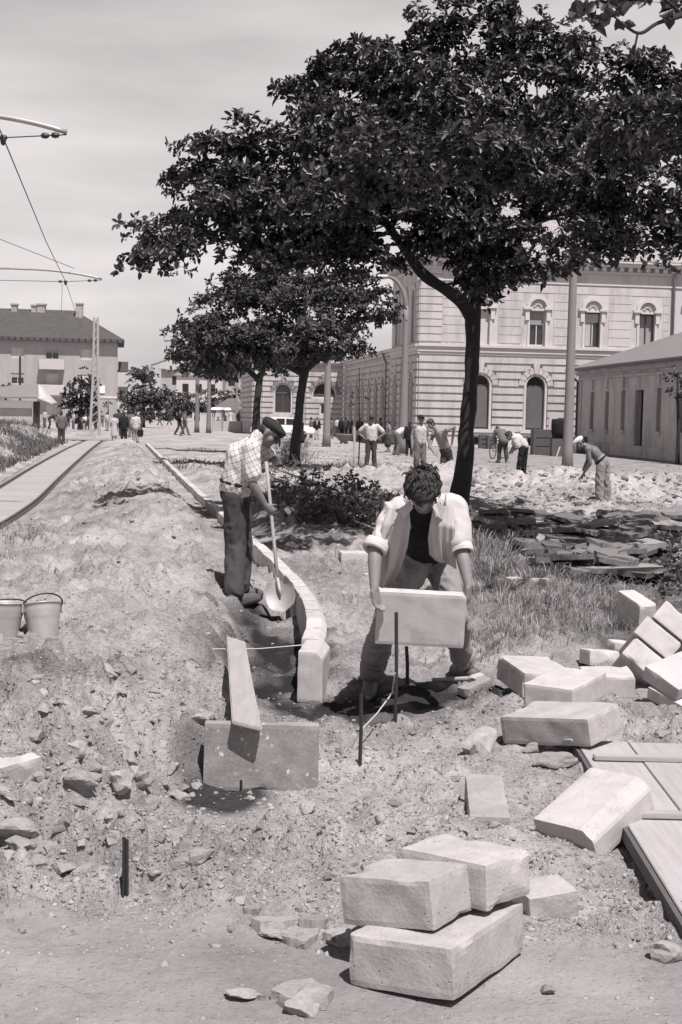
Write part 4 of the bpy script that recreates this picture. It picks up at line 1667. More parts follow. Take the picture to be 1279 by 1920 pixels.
# --- second and third tree of the row
Y2 = 44.0
g2 = G(550, 882)
trunk = [Vector((g2.x, Y2, gz(g2.x, Y2) - .1)), at(553, 850, Y2), at(560, 780, Y2), at(567, 720, Y2), at(571, 690, Y2), at(566, 640, Y2), at(555, 590, Y2)]
bl = [B(400, 640, 44, 70, 42), B(355, 660, 44, 32, 30), B(440, 590, 44, 70, 50), B(520, 560, 44, 80, 55), B(600, 580, 44, 90, 60), B(670, 590, 44, 60, 42), B(700, 560, 44, 34, 28), B(560, 640, 43, 100, 40),
      B(620, 650, 43, 70, 30), B(500, 655, 43, 90, 42), B(450, 660, 43.5, 70, 40), B(410, 690, 43.5, 50, 18), B(540, 520, 45, 90, 40), B(470, 545, 45, 60, 30), B(620, 540, 45, 70, 40)]
tree('street_tree', 'second tree of the row with a slightly leaning dark trunk', 'trees in the row', trunk, [.24, .17, .14, .13, .14, .10, .06],
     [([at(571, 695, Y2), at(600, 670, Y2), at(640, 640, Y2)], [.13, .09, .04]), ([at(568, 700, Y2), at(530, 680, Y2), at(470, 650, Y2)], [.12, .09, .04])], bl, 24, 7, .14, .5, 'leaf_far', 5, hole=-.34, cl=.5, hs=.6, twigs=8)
Y3 = 60.0
g3 = G(478, 851)
trunk = [Vector((g3.x, Y3, gz(g3.x, Y3) - .1)), at(479, 820, Y3), at(482, 760, Y3), at(487, 710, Y3), at(492, 690, Y3), at(480, 640, Y3)]
bl = [B(400, 665, 60, 70, 36), B(350, 640, 60, 30, 30), B(385, 610, 60, 45, 34), B(440, 640, 60, 70, 50), B(500, 650, 60, 70, 45), B(440, 690, 60, 50, 22), B(395, 695, 60, 30, 18), B(520, 690, 60, 40, 20)]
tree('street_tree', 'third tree of the row with a straight dark trunk before the long building', 'trees in the row', trunk, [.24, .18, .15, .14, .13, .08],
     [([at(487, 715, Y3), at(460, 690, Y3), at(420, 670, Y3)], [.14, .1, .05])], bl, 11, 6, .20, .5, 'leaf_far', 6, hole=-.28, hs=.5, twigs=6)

# --- the neighbour whose limb hangs in at the top corner
trunk = [Vector((7.2, 13.8, -.1)), Vector((7.1, 13.8, 1.5)), Vector((7.0, 13.9, 3.0)), Vector((6.8, 14.0, 4.6)), Vector((6.5, 14.3, 6.0))]
e1 = [Vector((6.9, 13.9, 3.8)), at(1420, 0, 12.2), at(1330, 12, 11.6), at(1279, 28, 11.3), at(1232, 44, 11.1), at(1196, 62, 11.0), at(1150, 30, 11.0)]
e2 = [at(1196, 62, 11.0), at(1191, 90, 11.0), at(1192, 118, 11.0)]
e3 = [at(1279, 28, 11.3), at(1240, -5, 11.2), at(1180, -20, 11.1), at(1110, 5, 11.0)]
bl = [B(1068, 38, 11, 22, 20, .25), B(1100, 10, 11, 30, 18, .3), B(1160, 12, 11, 40, 22, .3), B(1210, 10, 11.1, 36, 20, .3), B(1262, 10, 11.2, 30, 18, .3), B(1330, 0, 11.6, 50, 40, .4), B(1192, 85, 11, 8, 22, .12),
      ((6.2, 15.5, 5.6), (1.7, 1.9, 1.0)), ((7.6, 14.5, 6.2), (1.8, 1.8, 1.0)), ((7.4, 16.3, 6.0), (1.6, 1.6, .9))]
tree('street_tree', 'tree outside the frame whose leafy limb hangs into the top corner', 'trees in the row', trunk, [.26, .2, .18, .15, .1], [(e1, [.09, .05, .03, .022, .016, .012, .007]), (e2, [.009, .007, .005]), (e3, [.014, .012, .01, .006])],
     bl, 13, 6, .145, .62, 'leaf', 8, hole=-.9, twigs=6, cl=.2)

# --- trees and shrubs farther off
def far_tree(label, u, vb, Y, blobs, seed, L=.5, mat='leaf_pale', dens=1.3, r=.2, name='broadleaf_tree', group='trees along the far street', hole=-.25, up=.5, spread=1.0):
    g = G(u, vb)
    base = at(u, vb, Y)
    base.z = -.1
    top = at(blobs[0][0], blobs[0][1], Y)
    tree(name, label, group, [base, base.lerp(top, .4), base.lerp(top, .8), top], [r * 1.3, r, r * .7, r * .4], [], [B(a, b, Y, c, d) for a, b, c, d in blobs], dens, 6, L, .6, mat, seed, hole=hole, hs=.4, twigs=4, axis_up=up, spread=spread, cl=.7)


far_tree('dense dark shrub like tree standing before the long apartment block', 150, 800, 112, [(152, 735, 26, 32), (140, 760, 24, 26), (164, 760, 22, 28), (156, 712, 14, 20), (128, 750, 13, 20), (172, 735, 12, 22), (150, 782, 28, 12)], 21, .24, 'leaf', 5.5, hole=-.5)
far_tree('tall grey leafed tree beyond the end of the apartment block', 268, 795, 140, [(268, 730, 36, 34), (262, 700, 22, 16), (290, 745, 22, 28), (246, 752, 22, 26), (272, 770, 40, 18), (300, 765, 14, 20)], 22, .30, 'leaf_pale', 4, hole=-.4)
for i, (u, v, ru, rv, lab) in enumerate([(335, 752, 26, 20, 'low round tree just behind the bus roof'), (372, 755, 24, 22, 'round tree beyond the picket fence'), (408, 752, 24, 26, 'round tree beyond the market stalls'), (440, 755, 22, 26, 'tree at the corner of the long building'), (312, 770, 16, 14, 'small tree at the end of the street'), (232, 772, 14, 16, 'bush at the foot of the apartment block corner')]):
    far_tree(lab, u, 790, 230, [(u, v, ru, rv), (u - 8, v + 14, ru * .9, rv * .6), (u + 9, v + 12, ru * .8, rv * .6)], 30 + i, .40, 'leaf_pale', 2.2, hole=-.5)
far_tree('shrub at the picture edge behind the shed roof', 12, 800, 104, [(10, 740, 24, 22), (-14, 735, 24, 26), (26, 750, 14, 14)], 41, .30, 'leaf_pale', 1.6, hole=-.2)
# bare bushes by the block
far_tree('thin half bare bush at the corner of the apartment block', 203, 800, 120, [(203, 748, 10, 22), (198, 765, 8, 14)], 42, .22, 'leaf_pale', .5, r=.05)
# dark conifer far down the street
far_tree('small dark tree behind the standing crowd', 266, 800, 150, [(266, 770, 7, 14), (267, 758, 5, 8)], 43, .25, 'leaf', 3, r=.1)

# saplings
def sapling(label, u, vb, vt, Y, n, seed, lean=0, L=.12, r=.02, name='sapling', blobs=None):
    base = at(u, vb, Y)
    base.z = gz(base.x, Y) - .05
    top = at(u + lean, vt, Y)
    trunk = [base, base.lerp(top, .35) + Vector((.03, 0, 0)), base.lerp(top, .7), top]
    mid = at(u + lean * .7, vb + (vt - vb) * .72, Y)
    bl = blobs or [(mid, (.35, .35, (vb - vt) * Y / F_PX * .22)), (top, (.2, .2, .4))]
    tree(name, label, None, trunk, [r * 1.3, r, r * .8, r * .4], [], bl, n, 4, L, .5, 'leaf_pale', seed, hole=-.9, twigs=8, cl=.15)


sapling('thin young sapling with sparse leaves in front of the shaded wall', 672, 880, 690, 46, 1.6, 51, 2, .14)
sapling('slim young tree beside the small house wall', 1271, 860, 700, 57, 5, 52, 0, .22, .07, blobs=[(at(1270, 715, 57), (.5, .5, .55)), (at(1278, 740, 57), (.4, .4, .4))])
p = GT(666, 892)
rods('support_stake', 'wooden support stake of the young sapling', 'stake', [[p + Vector((0, 0, -.1)), at(664, 800, p.y)]], 'wood_pole', .035)


# ------------------------------------------------------------------ grass and weeds
def blades(name, regs, L, w, mat, seed, bank=False):
    rs = np.random.RandomState(seed)
    Vs = []
    for (u0, u1, v0, v1, n, ls) in regs:
        k = int(n)
        nc = max(6, k // 90)
        cu = rs.uniform(u0, u1, nc)
        cv = rs.uniform(v0, v1, nc)
        C = np.array([tuple(G(a, b)) for a, b in zip(cu, cv)])
        ci = rs.randint(nc, size=k)
        sp = .09 + .10 * rs.rand(nc)
        x = C[ci, 0] + rs.randn(k) * sp[ci] * (1 + C[ci, 1] / 25)
        y = C[ci, 1] + rs.randn(k) * sp[ci] * (1 + C[ci, 1] / 12)
        dr, sr, ar = poly_dist(x, y, [(p.x, p.y) for p in RAIL_A])
        db, sb, ab_ = poly_dist(x, y, [(p.x, p.y) for p in RAIL_B])
        ok = (dr + db > 1.7) & ((not bank) | ((sr < 0) & (dr > .55)))
        x, y, ci = x[ok], y[ok], ci[ok]
        k = len(x)
        z = H(x, y)
        lean = np.stack([x - C[ci, 0], y - C[ci, 1]], -1)
        cl = rs.randn(nc, 2)[ci] * .35
        d = lean * 3.5 + cl * 1.8 + rs.randn(k, 2) * .5
        l = L * ls * rs.uniform(.4, 1.2, k) * (.35 + 1.0 * rs.rand(nc)[ci])
        ww = w * rs.uniform(.6, 1.3, k) * (1 + np.clip(y, 0, 60) / 16)
        ang = rs.rand(k) * 6.28
        sx = np.stack([np.cos(ang), np.sin(ang), np.zeros(k)], -1) * ww[:, None]
        p0 = np.stack([x, y, z - .01], -1)
        D = np.stack([d[:, 0], d[:, 1], np.zeros(k)], -1)
        n_ = np.linalg.norm(D, axis=1, keepdims=True)
        D = D / np.maximum(n_, 1) * np.minimum(n_, 1)
        up = np.array([0, 0, 1.0])
        p1 = p0 + (up * .42 + D * .12) * l[:, None]
        p2 = p0 + (up * .72 + D * .42) * l[:, None]
        p3 = p0 + (up * (.82 - .38 * np.minimum(n_, 1)) + D * .95) * l[:, None]
        Vs.append(np.stack([p0 - sx, p0 + sx, p1 - sx * .8, p1 + sx * .8, p2 - sx * .55, p2 + sx * .55, p3 - sx * .1, p3 + sx * .1], 1))
    V = np.concatenate(Vs)
    I = (np.arange(len(V)) * 8)[:, None]
    Fq = np.concatenate([I + np.array([[0, 1, 3, 2]]), I + np.array([[2, 3, 5, 4]]), I + np.array([[4, 5, 7, 6]])])
    o = link_mesh(name, mesh_np(name, V.reshape(-1, 3), Fq), M[mat])
    tag(o, kind='stuff')


blades('long_grass', [(885, 975, 1020, 1110, 2400, 1.0), (930, 1140, 1110, 1200, 3300, .65), (880, 960, 1120, 1230, 900, .7), (1000, 1150, 1060, 1110, 1000, .8), (1130, 1160, 1090, 1190, 500, .8), (650, 690, 1060, 1150, 90, .6),
                      (1240, 1310, 1085, 1130, 200, .7), (25, 100, 992, 1030, 700, .6), (0, 60, 1030, 1050, 200, .5)], .23, .0020, 'grass', 61)
blades('weeds', [(548, 712, 950, 1010, 2600, .8), (500, 590, 930, 990, 800, .6), (525, 560, 830, 890, 1000, .9), (620, 700, 880, 915, 700, .7), (340, 480, 835, 905, 900, .35), (130, 230, 890, 960, 120, .2)], .50, .0030, 'weed', 62)
blades('bank_grass', [(-120, 70, 808, 912, 7000, 1.0), (40, 100, 815, 862, 2500, .7)], .42, .0035, 'weed', 63, bank=True)


def weed_leaves():
    rs = np.random.RandomState(4)
    P = []
    for (u0, u1, v0, v1, n, h) in [(556, 710, 955, 1012, 1000, .42), (530, 558, 835, 888, 260, .6), (505, 570, 915, 965, 260, .35), (1240, 1300, 1085, 1130, 110, .32)]:
        for _ in range(n):
            g = G(rs.uniform(u0, u1), rs.uniform(v0, v1))
            P.append((g.x, g.y, gz(g.x, g.y) + h * (.3 + 1.5 * max(0, float(fbm(g.x * 2.1, g.y * 1.1, 2, 5)) + .3)) * rs.rand() ** 1.3))
    P = np.array(P)
    A = rs.randn(len(P), 3) * .5 + np.array([0, 0, 1])
    V, Fq = leaf_cards(P, A, 5, .085, .5, 5)
    o = link_mesh('weed_leaves', mesh_np('weed_leaves', V, Fq), M['weed'])
    tag(o, kind='stuff')


weed_leaves()
# ------------------------------------------------------------------ buildings
UP = Vector((0, 0, 1))


class Facade:
    """a wall plane: x along the wall, z up, d into the wall"""
    def __init__(self, O, ex):
        self.O = Vector(O)
        self.ex = Vector(ex).normalized()
        self.n = Vector((-self.ex.y, self.ex.x, 0))        # into the wall

    def p(self, x, z, d=0.0):
        return self.O + self.ex * x + UP * z + self.n * d

    def box(self, mb, x0, x1, z0, z1, d0, d1):
        """d0 outside face, d1 inside face"""
        mb.hexa([self.p(x0, z0, d0), self.p(x1, z0, d0), self.p(x1, z0, d1), self.p(x0, z0, d1)],
                [self.p(x0, z1, d0), self.p(x1, z1, d0), self.p(x1, z1, d1), self.p(x0, z1, d1)])

    def poly(self, mb, pts, d0, d1):
        """prism of an (x, z) outline"""
        mb.prism(pts, self.n * (d1 - d0), self.p(0, 0, d0), self.ex, UP)


def arch_pts(w, zb, zs, n=12):
    """outline of an opening with a round head: centred on x = 0"""
    pts = [(-w / 2, zb), (w / 2, zb)]
    for k in range(n + 1):
        a = math.pi * k / n
        pts.append((w / 2 * math.cos(a), zs + w / 2 * math.sin(a)))
    return pts


def wall_holes(F, mb, x0, x1, z0, z1, ops, rev=.32, d=0.0):
    """wall face with real openings. ops: (xc, w, zb, zt, arched)"""
    ops = sorted(ops)
    x = x0
    for xc, w, zb, zt, arched in ops:
        l, r = xc - w / 2, xc + w / 2
        mb.quad(F.p(x, z0, d), F.p(l, z0, d), F.p(l, z1, d), F.p(x, z1, d))
        if zb > z0: mb.quad(F.p(l, z0, d), F.p(r, z0, d), F.p(r, zb, d), F.p(l, zb, d))
        mb.quad(F.p(l, zb, d), F.p(r, zb, d), F.p(r, zb, d + rev), F.p(l, zb, d + rev))
        if arched:
            zs = zt - w / 2
            n = 12
            A = [(xc - w / 2 * math.cos(math.pi * k / n), zs + w / 2 * math.sin(math.pi * k / n)) for k in range(n + 1)]
            for (ax, az), (bx, bz) in zip(A[:-1], A[1:]):
                mb.quad(F.p(ax, az, d), F.p(bx, bz, d), F.p(bx, z1, d), F.p(ax, z1, d))
                mb.quad(F.p(ax, az, d + rev), F.p(bx, bz, d + rev), F.p(bx, bz, d), F.p(ax, az, d))
        else:
            zs = zt
            mb.quad(F.p(l, zt, d), F.p(r, zt, d), F.p(r, z1, d), F.p(l, z1, d))
            mb.quad(F.p(l, zt, d + rev), F.p(r, zt, d + rev), F.p(r, zt, d), F.p(l, zt, d))
        mb.quad(F.p(l, zb, d + rev), F.p(l, zs, d + rev), F.p(l, zs, d), F.p(l, zb, d))
        mb.quad(F.p(r, zb, d), F.p(r, zs, d), F.p(r, zs, d + rev), F.p(r, zb, d + rev))
        x = r
    mb.quad(F.p(x, z0, d), F.p(x1, z0, d), F.p(x1, z1, d), F.p(x, z1, d))


def courses(F, mb, x0, x1, z0, z1, ops, hgt=.43, gap=.11, proud=.11, ring=.48):
    """rusticated bands standing proud between the openings, with a ring of wedge stones round each arch"""
    n = max(1, int(round((z1 - z0) / hgt)))
    hg = (z1 - z0) / n
    for i in range(n):
        a, b = z0 + i * hg + gap / 2, z0 + (i + 1) * hg - gap / 2
        zm = (a + b) / 2
        cut = []
        for xc, w, zb, zt, arched in ops:
            if arched:
                R = w / 2 + ring
                zs = zt - w / 2
                if zb - .05 < zm <= zs: half = w / 2 + .16
                elif zs < zm < zs + R: half = max(math.sqrt(R * R - (zm - zs) ** 2), .05) + .03
                else: continue
            else:
                if zb - .1 < zm < zt + .12: half = w / 2 + .12
                else: continue
            cut.append((xc - half, xc + half))
        x = x0
        for l, r in sorted(cut) + [(x1, x1)]:
            if l - x > .06: F.box(mb, x, min(l, x1), a, b, -proud, .01)
            x = max(x, r)
    for xc, w, zb, zt, arched in ops:
        if not arched: continue
        zs = zt - w / 2
        r0, R = w / 2 + .14, w / 2 + ring
        m = 9
        for k in range(m):
            a0, a1 = math.pi * (k + .05) / m, math.pi * (k + .95) / m
            RR = R + (.34 if k == m // 2 else 0)
            F.poly(mb, [(xc + r0 * math.cos(a0), zs + r0 * math.sin(a0)), (xc + RR * math.cos(a0), zs + RR * math.sin(a0)), (xc + RR * math.cos(a1), zs + RR * math.sin(a1)), (xc + r0 * math.cos(a1), zs + r0 * math.sin(a1))], -proud - (.03 if k == m // 2 else 0), .01)


def window(F, root, xc, w, zb, zt, arched, rev=.30, style=None, bars=True, name='window'):
    """frame in the reveal, pane behind it"""
    zs = zt - w / 2 if arched else zt
    f = MB()
    t = .075
    F.box(f, xc - w / 2, xc - w / 2 + t, zb, zs, rev - .10, rev)
    F.box(f, xc + w / 2 - t, xc + w / 2, zb, zs, rev - .10, rev)
    F.box(f, xc - w / 2 + t, xc + w / 2 - t, zb, zb + t, rev - .10, rev)
    if bars:
        F.box(f, xc - .03, xc + .03, zb + t, zs, rev - .085, rev - .01)
        F.box(f, xc - w / 2 + t, xc + w / 2 - t, zs - .05, zs + .05, rev - .105, rev)
    if not arched:
        F.box(f, xc - w / 2 + t, xc + w / 2 - t, zt - t, zt, rev - .10, rev - .004)
    else:
        for k in range(8):
            a0, a1 = math.pi * k / 8, math.pi * (k + 1) / 8
            F.poly(f, [(xc + (w / 2 - t) * math.cos(a0), zs + (w / 2 - t) * math.sin(a0)), (xc + w / 2 * math.cos(a0), zs + w / 2 * math.sin(a0)), (xc + w / 2 * math.cos(a1), zs + w / 2 * math.sin(a1)), (xc + (w / 2 - t) * math.cos(a1), zs + (w / 2 - t) * math.sin(a1))], rev - .1, rev)
    wo_ = f.build(name, M['plaster_trim'] if style in ('blind', 'pale') else M['wood_dark'], root)
    g = MB()
    pts = arch_pts(w, zb, zs) if arched else [(-w / 2, zb), (w / 2, zb), (w / 2, zt), (-w / 2, zt)]
    F.poly(g, [(xc + a, b) for a, b in pts], rev + .004, rev + .03)
    g.build('pane', M['glass_dark'] if style != 'shut' else M['shade_cloth'], wo_)
    if style in ('blind', 'pale', 'curtain'):
        c = MB()
        cut = {'blind': .40, 'pale': 1.0, 'curtain': .28}[style]
        F.box(c, xc - w / 2 + t, xc + w / 2 - t, zt - (zt - zb) * cut, zt - t - .01, rev - .115, rev - .1)
        c.build('blind', M['shade_cloth'] if style == 'blind' else M['plaster'], wo_)
        if style == 'curtain':
            c = MB()
            for k in range(9):
                x0 = xc - w / 2 + t + k * (w * .55) / 9
                F.box(c, x0, x0 + w * .045, zb + t, zt - (zt - zb) * .3, rev - .04 - .02 * (k % 2), rev - .012)
            c.build('curtain', M['curtain'], wo_)
    return wo_


def pediment(F, mb, xc, w, z, hgt, d=-.16):
    """rounded hood on two consoles over an upper window"""
    R = w / 2 + .18
    n = 12
    for k in range(n):
        a0, a1 = math.pi * k / n, math.pi * (k + 1) / n
        r0, r1 = R - .15, R + .04
        zz = z + .12
        F.poly(mb, [(xc + r0 * math.cos(a0), zz + hgt * r0 / R * math.sin(a0)), (xc + r1 * math.cos(a0), zz + hgt * r1 / R * math.sin(a0)), (xc + r1 * math.cos(a1), zz + hgt * r1 / R * math.sin(a1)), (xc + r0 * math.cos(a1), zz + hgt * r0 / R * math.sin(a1))], d, .01)
    for s in (-1, 1):
        F.box(mb, xc + s * (R - .02) - .24, xc + s * (R - .02) + .24, z, z + .14, d - .03, .01)
        F.box(mb, xc + s * (w / 2 + .16) - .12, xc + s * (w / 2 + .16) + .12, z - .62, z - .004, -.11, .012)
        F.box(mb, xc + s * (w / 2 + .07) - .07, xc + s * (w / 2 + .07) + .07, z - 2.7, z - .63, -.06, .013)
    # shell ornament in the tympanum
    F.box(mb, xc - w / 2 - .02, xc + w / 2 + .02, z - .06, z + .02, -.07, .014)
    for k in range(5):
        a = math.pi * (k + .5) / 5
        mb.ell(F.p(xc + .2 * math.cos(a), z + .12 + .2 * math.sin(a), -.01), (.07, .07, .07), n=8)


def cornice(F, mb, x0, x1, steps, d1=.02):
    for z0, z1, pr in steps:
        F.box(mb, x0, x1, z0, z1, -pr, d1)


# ---- the long station building: a two-storey block, a lower wing behind it and a far cross wing
ANG = rad(8)
EX = Vector((math.cos(ANG), math.sin(ANG), 0))
NY = Vector((-math.sin(ANG), math.cos(ANG), 0))
C0 = at(783, 780, 81)
C0.z = 0
ZB = 5.75                     # belt course
ZT = 10.55                    # main eaves
DEP = 8.75                    # depth of the pavilion
st = empty('station_building', C0, 'long two storey neo renaissance building with rusticated ground floor and arched windows', 'building')
FF = Facade(C0, EX)
WID = 46
xs0 = lambda u: ((lambda d: None)(0))


def on_front(u):
    """x along the front wall at photo column u"""
    d = ray(u, 700)
    t = (C0.x * EX.y - C0.y * EX.x) / (d.x * EX.y - d.y * EX.x)
    q = CAM + d * t
    return (q - C0).dot(EX)


win_x = [on_front(u) for u in (901, 1004, 1106.5, 1210)]
pitch = (win_x[-1] - win_x[0]) / 3
win_x = [win_x[0] + pitch * i for i in range(-1, 4)]
x_pipe = on_front(1257)
ground_ops = [(x, 1.10, 1.05, 4.12, True) for x in win_x if x > 1.5]
upper_ops = [(x, .92, ZB + .12, ZB + 2.12, False) for x in win_x if x > 1.5]
more_x = [x_pipe + 1.4 + pitch * i for i in range(0, 8)]
ground_ops += [(x, 1.10, 1.05, 4.12, True) for x in more_x]
upper_ops += [(x, .92, ZB + 1.2, ZB + 2.5, False) for x in more_x]
w1, w2, rus, trim = MB(), MB(), MB(), MB()
cell_ops = [(x, .75, .14, .60, False) for x, *_ in ground_ops]
door_x = on_front(940)
wall_holes(FF, w1, 0, WID, 0, .84, cell_ops)
wall_holes(FF, w1, 0, WID, .84, ZB - .4, ground_ops)
wall_holes(FF, w2, 0, WID, ZB - .4, ZT - .1, upper_ops)
courses(FF, rus, .0, WID, .86, ZB - .55, ground_ops)
# fine ashlar joints on the upper floor
fa = MB()
courses(FF, fa, 1.30, x_pipe - .2, ZB + .2, ZT - 1.2, [(x, w + .75, zb, zt + 1.0, False) for x, w, zb, zt, ar in upper_ops if x < x_pipe], hgt=.46, gap=.035, proud=.022)
# corner quoins on the upper floor
for i in range(11):
    z = ZB + .2 + i * .42
    FF.box(rus, .0, 1.28 + .0 * (i % 2), z + .03, z + .39, -.06, .012)
# plinth, belt, cornice with dentils
for a, b in zip([0] + [o[0] + o[1] / 2 + .1 for o in cell_ops], [o[0] - o[1] / 2 - .1 for o in cell_ops] + [WID]):
    FF.box(trim, a, b, .02, .70, -.10, .012)
FF.box(trim, -.0, WID, .701, .83, -.16, .012)
cornice(FF, trim, -.12, WID, [(ZB - .50, ZB - .36, .10), (ZB - .355, ZB - .08, .16), (ZB - .075, ZB + .06, .26)])
cornice(FF, trim, -.2, WID, [(ZT - 1.15, ZT - 1.06, .07), (ZT - .48, ZT - .34, .12), (ZT - .10, ZT + .10, .46), (ZT + .104, ZT + .24, .60)])
for i in range(int(WID / .52)):
    FF.box(trim, i * .52 + .1, i * .52 + .32, ZT - .335, ZT - .104, -.36, .013)
for x, w, zb, zt, ar in upper_ops[:len(win_x)]:
    pediment(FF, trim, x, w, zt + .05, .62)
for x, w, zb, zt, ar in ground_ops:
    FF.box(trim, x - w / 2 - .34, x + w / 2 + .34, zb - .20, zb - .002, -.22, .014)
    FF.box(trim, x - w / 2 - .26, x + w / 2 + .26, zb - .34, zb - .205, -.13, .015)
    n = 14
    for s in (-1, 1):
        FF.box(trim, x + s * (w / 2 + .06) - .06, x + s * (w / 2 + .06) + .06, zb, zt - w / 2, -.045, .016)
    for k in range(n):
        a0, a1 = math.pi * k / n, math.pi * (k + 1) / n
        FF.poly(trim, [(x + q * math.cos(a), zt - w / 2 + q * math.sin(a)) for q, a in ((w / 2, a0), (w / 2 + .12, a0), (w / 2 + .12, a1), (w / 2, a1))], -.045, .016)

# left return of the pavilion and the lower wing behind it (walls in shade)
FL = Facade(C0 + NY * DEP, -NY)       # x runs from the far end toward the corner
lx = [1.75, 4.4, 7.0]
gl = [(x, 1.05, 1.05, 4.12, True) for x in lx]
ul = [(x, 1.05, ZB + .25, ZB + 3.3, True) for x in lx]
wall_holes(FL, w1, 0, DEP, 0, ZB - .4, gl)
wall_holes(FL, w2, 0, DEP, ZB - .4, ZT - .1, ul)
courses(FL, rus, 0, DEP, .86, ZB - .55, gl)
for i in range(11):
    z = ZB + .2 + i * .42
    FL.box(rus, DEP - 1.0, DEP, z + .03, z + .39, -.06, .012)
    FL.box(rus, .0, .8, z + .03, z + .39, -.06, .012)
FL.box(trim, 0, DEP + .1, .02, .83, -.12, .012)
cornice(FL, trim, 0, DEP + .12, [(ZB - .50, ZB - .36, .10), (ZB - .355, ZB - .08, .155), (ZB - .075, ZB + .058, .255)])
cornice(FL, trim, 0, DEP + .2, [(ZT - 1.15, ZT - 1.06, .07), (ZT - .48, ZT - .34, .12), (ZT - .10, ZT + .098, .455), (ZT + .102, ZT + .238, .595)])
for x, w, zb, zt, ar in ul:
    for s in (-1, 1):
        FL.box(trim, x + s * (w / 2 + .1) - .1, x + s * (w / 2 + .1) + .1, zb, zt - w / 2, -.10, .016)
    for k in range(12):
        a0, a1 = math.pi * k / 12, math.pi * (k + 1) / 12
        FL.poly(trim, [(x + q * math.cos(a), zt - w / 2 + q * math.sin(a)) for q, a in ((w / 2, a0), (w / 2 + .22, a0), (w / 2 + .22, a1), (w / 2, a1))], -.10, .016)
WLEN = 24.0
FW = Facade(C0 + NY * (DEP + WLEN) + EX * .35, -NY)
wx = [1.8 + 2.9 * i for i in range(8)]
gw = [(x, 1.05, 1.05, 4.1, True) for x in wx]
wall_holes(FW, w1, 0, WLEN, 0, ZB + .1, gw)
courses(FW, rus, 0, WLEN, .86, ZB - .7, gw)
FW.box(trim, 0, WLEN, .02, .83, -.1, .012)
cornice(FW, trim, 0, WLEN, [(ZB - .6, ZB - .46, .08), (ZB - .2, ZB - .02, .22), (ZB - .016, ZB + .16, .40)])
# far cross wing, lit
C1 = C0 + NY * (DEP + WLEN)
FX_L = 0


def x_at(u, O):
    d = ray(u, 740)
    t = (O.x * EX.y - O.y * EX.x) / (d.x * EX.y - d.y * EX.x)
    return (CAM + d * t - O).dot(EX)


xa = x_at(476, C1)
FC = Facade(C1 + EX * xa, EX)
LX = -xa + .3
xd, xw = x_at(608, C1) - xa, x_at(531, C1) - xa
gc = [(xw, 1.25, 1.75, 3.95, True), (xd, 1.75, 3.05, 4.1, True)]
gc2 = [(xd, .45, 1.75, 2.45, False)]
wall_holes(FC, w1, 0, LX, .0, 1.5, [])
wall_holes(FC, w1, 0, LX - 0, 1.5, ZB + .1, gc)
courses(FC, rus, 0, xw - 1.7, .86, ZB - .7, [])
courses(FC, rus, xw - 1.65, xw + 1.65, .86, ZB - .7, gc, ring=.42)
courses(FC, rus, xw + 1.7, xd - 1.5, .86, ZB - .7, [])
courses(FC, rus, xd - 1.45, LX, .86, ZB - .7, gc + gc2, ring=.42)
FC.box(trim, 0, LX, .02, .83, -.1, .012)
cornice(FC, trim, -.1, LX, [(ZB - .6, ZB - .46, .08), (ZB - .2, ZB - .02, .22), (ZB - .016, ZB + .16, .40)])
FC2 = Facade(C1 + EX * xa + NY * 14, -NY)
wall_holes(FC2, w1, 0, 14, 0, ZB + .1, [])
courses(FC2, rus, 0, 14, .86, ZB - .7, [])
cornice(FC2, trim, 0, 14.1, [(ZB - .6, ZB - .46, .08), (ZB - .2, ZB - .02, .219), (ZB - .016, ZB + .159, .399)])
w1.build('ground_floor_wall', M['plaster'], st)
w2.build('upper_wall', M['plaster'], st)
rus.build('rustication', M['plaster'], st, bevel=.0)
fa.build('ashlar', M['plaster'], st)
trim.build('cornice', M['plaster_trim'], st)
# windows
styles = ['dark', 'blind', 'curtain', 'pale']
for i, (x, w, zb, zt, ar) in enumerate(upper_ops):
    window(FF, st, x, w, zb, zt, ar, style='blind' if i % 4 == 1 else ('curtain' if i % 4 == 2 else ('shut' if i % 4 == 3 else 'pale')))
for x, w, zb, zt, ar in ground_ops:
    window(FF, st, x, w, zb, zt, ar)
    s = MB()
    FF.box(s, x - w / 2 + .08, x + w / 2 - .08, zb + .1, zt - w / 2 - .06, .17, .185)
    s.build('shutter', M['stain_door'], st)
for x, w, zb, zt, ar in cell_ops:
    window(FF, st, x, w, zb, zt, ar, name='cellar_window', bars=False)
for x, w, zb, zt, ar in gl + ul:
    window(FL, st, x, w, zb, zt, ar)
for x, w, zb, zt, ar in gw:
    window(FW, st, x, w, zb, zt, ar)
for x, w, zb, zt, ar in gc:
    window(FC, st, x, w, zb, zt, ar, style=None)
mb = MB()
FC.box(mb, xd - .22, xd + .22, 1.75, 2.45, -.005, .01)
mb.build('vent_opening', M['dark_opening'], st)
mb = MB()
FF.box(mb, door_x - .45, door_x + .45, .1, 2.12, -.09, -.062)
mb.build('door', M['stain_door'], st)
# downpipes
for F_, x, z1 in ((FF, x_pipe, ZT), (FW, WLEN - 3.4, ZB)):
    mb = MB()
    mb.tube([F_.p(x, .1, -.14), F_.p(x, z1 - .7, -.14), F_.p(x, z1 - .2, -.35), F_.p(x, z1 + .1, -.40)], .075, 8)
    mb.build('downpipe', M['zinc_roof'], st, smooth=True)
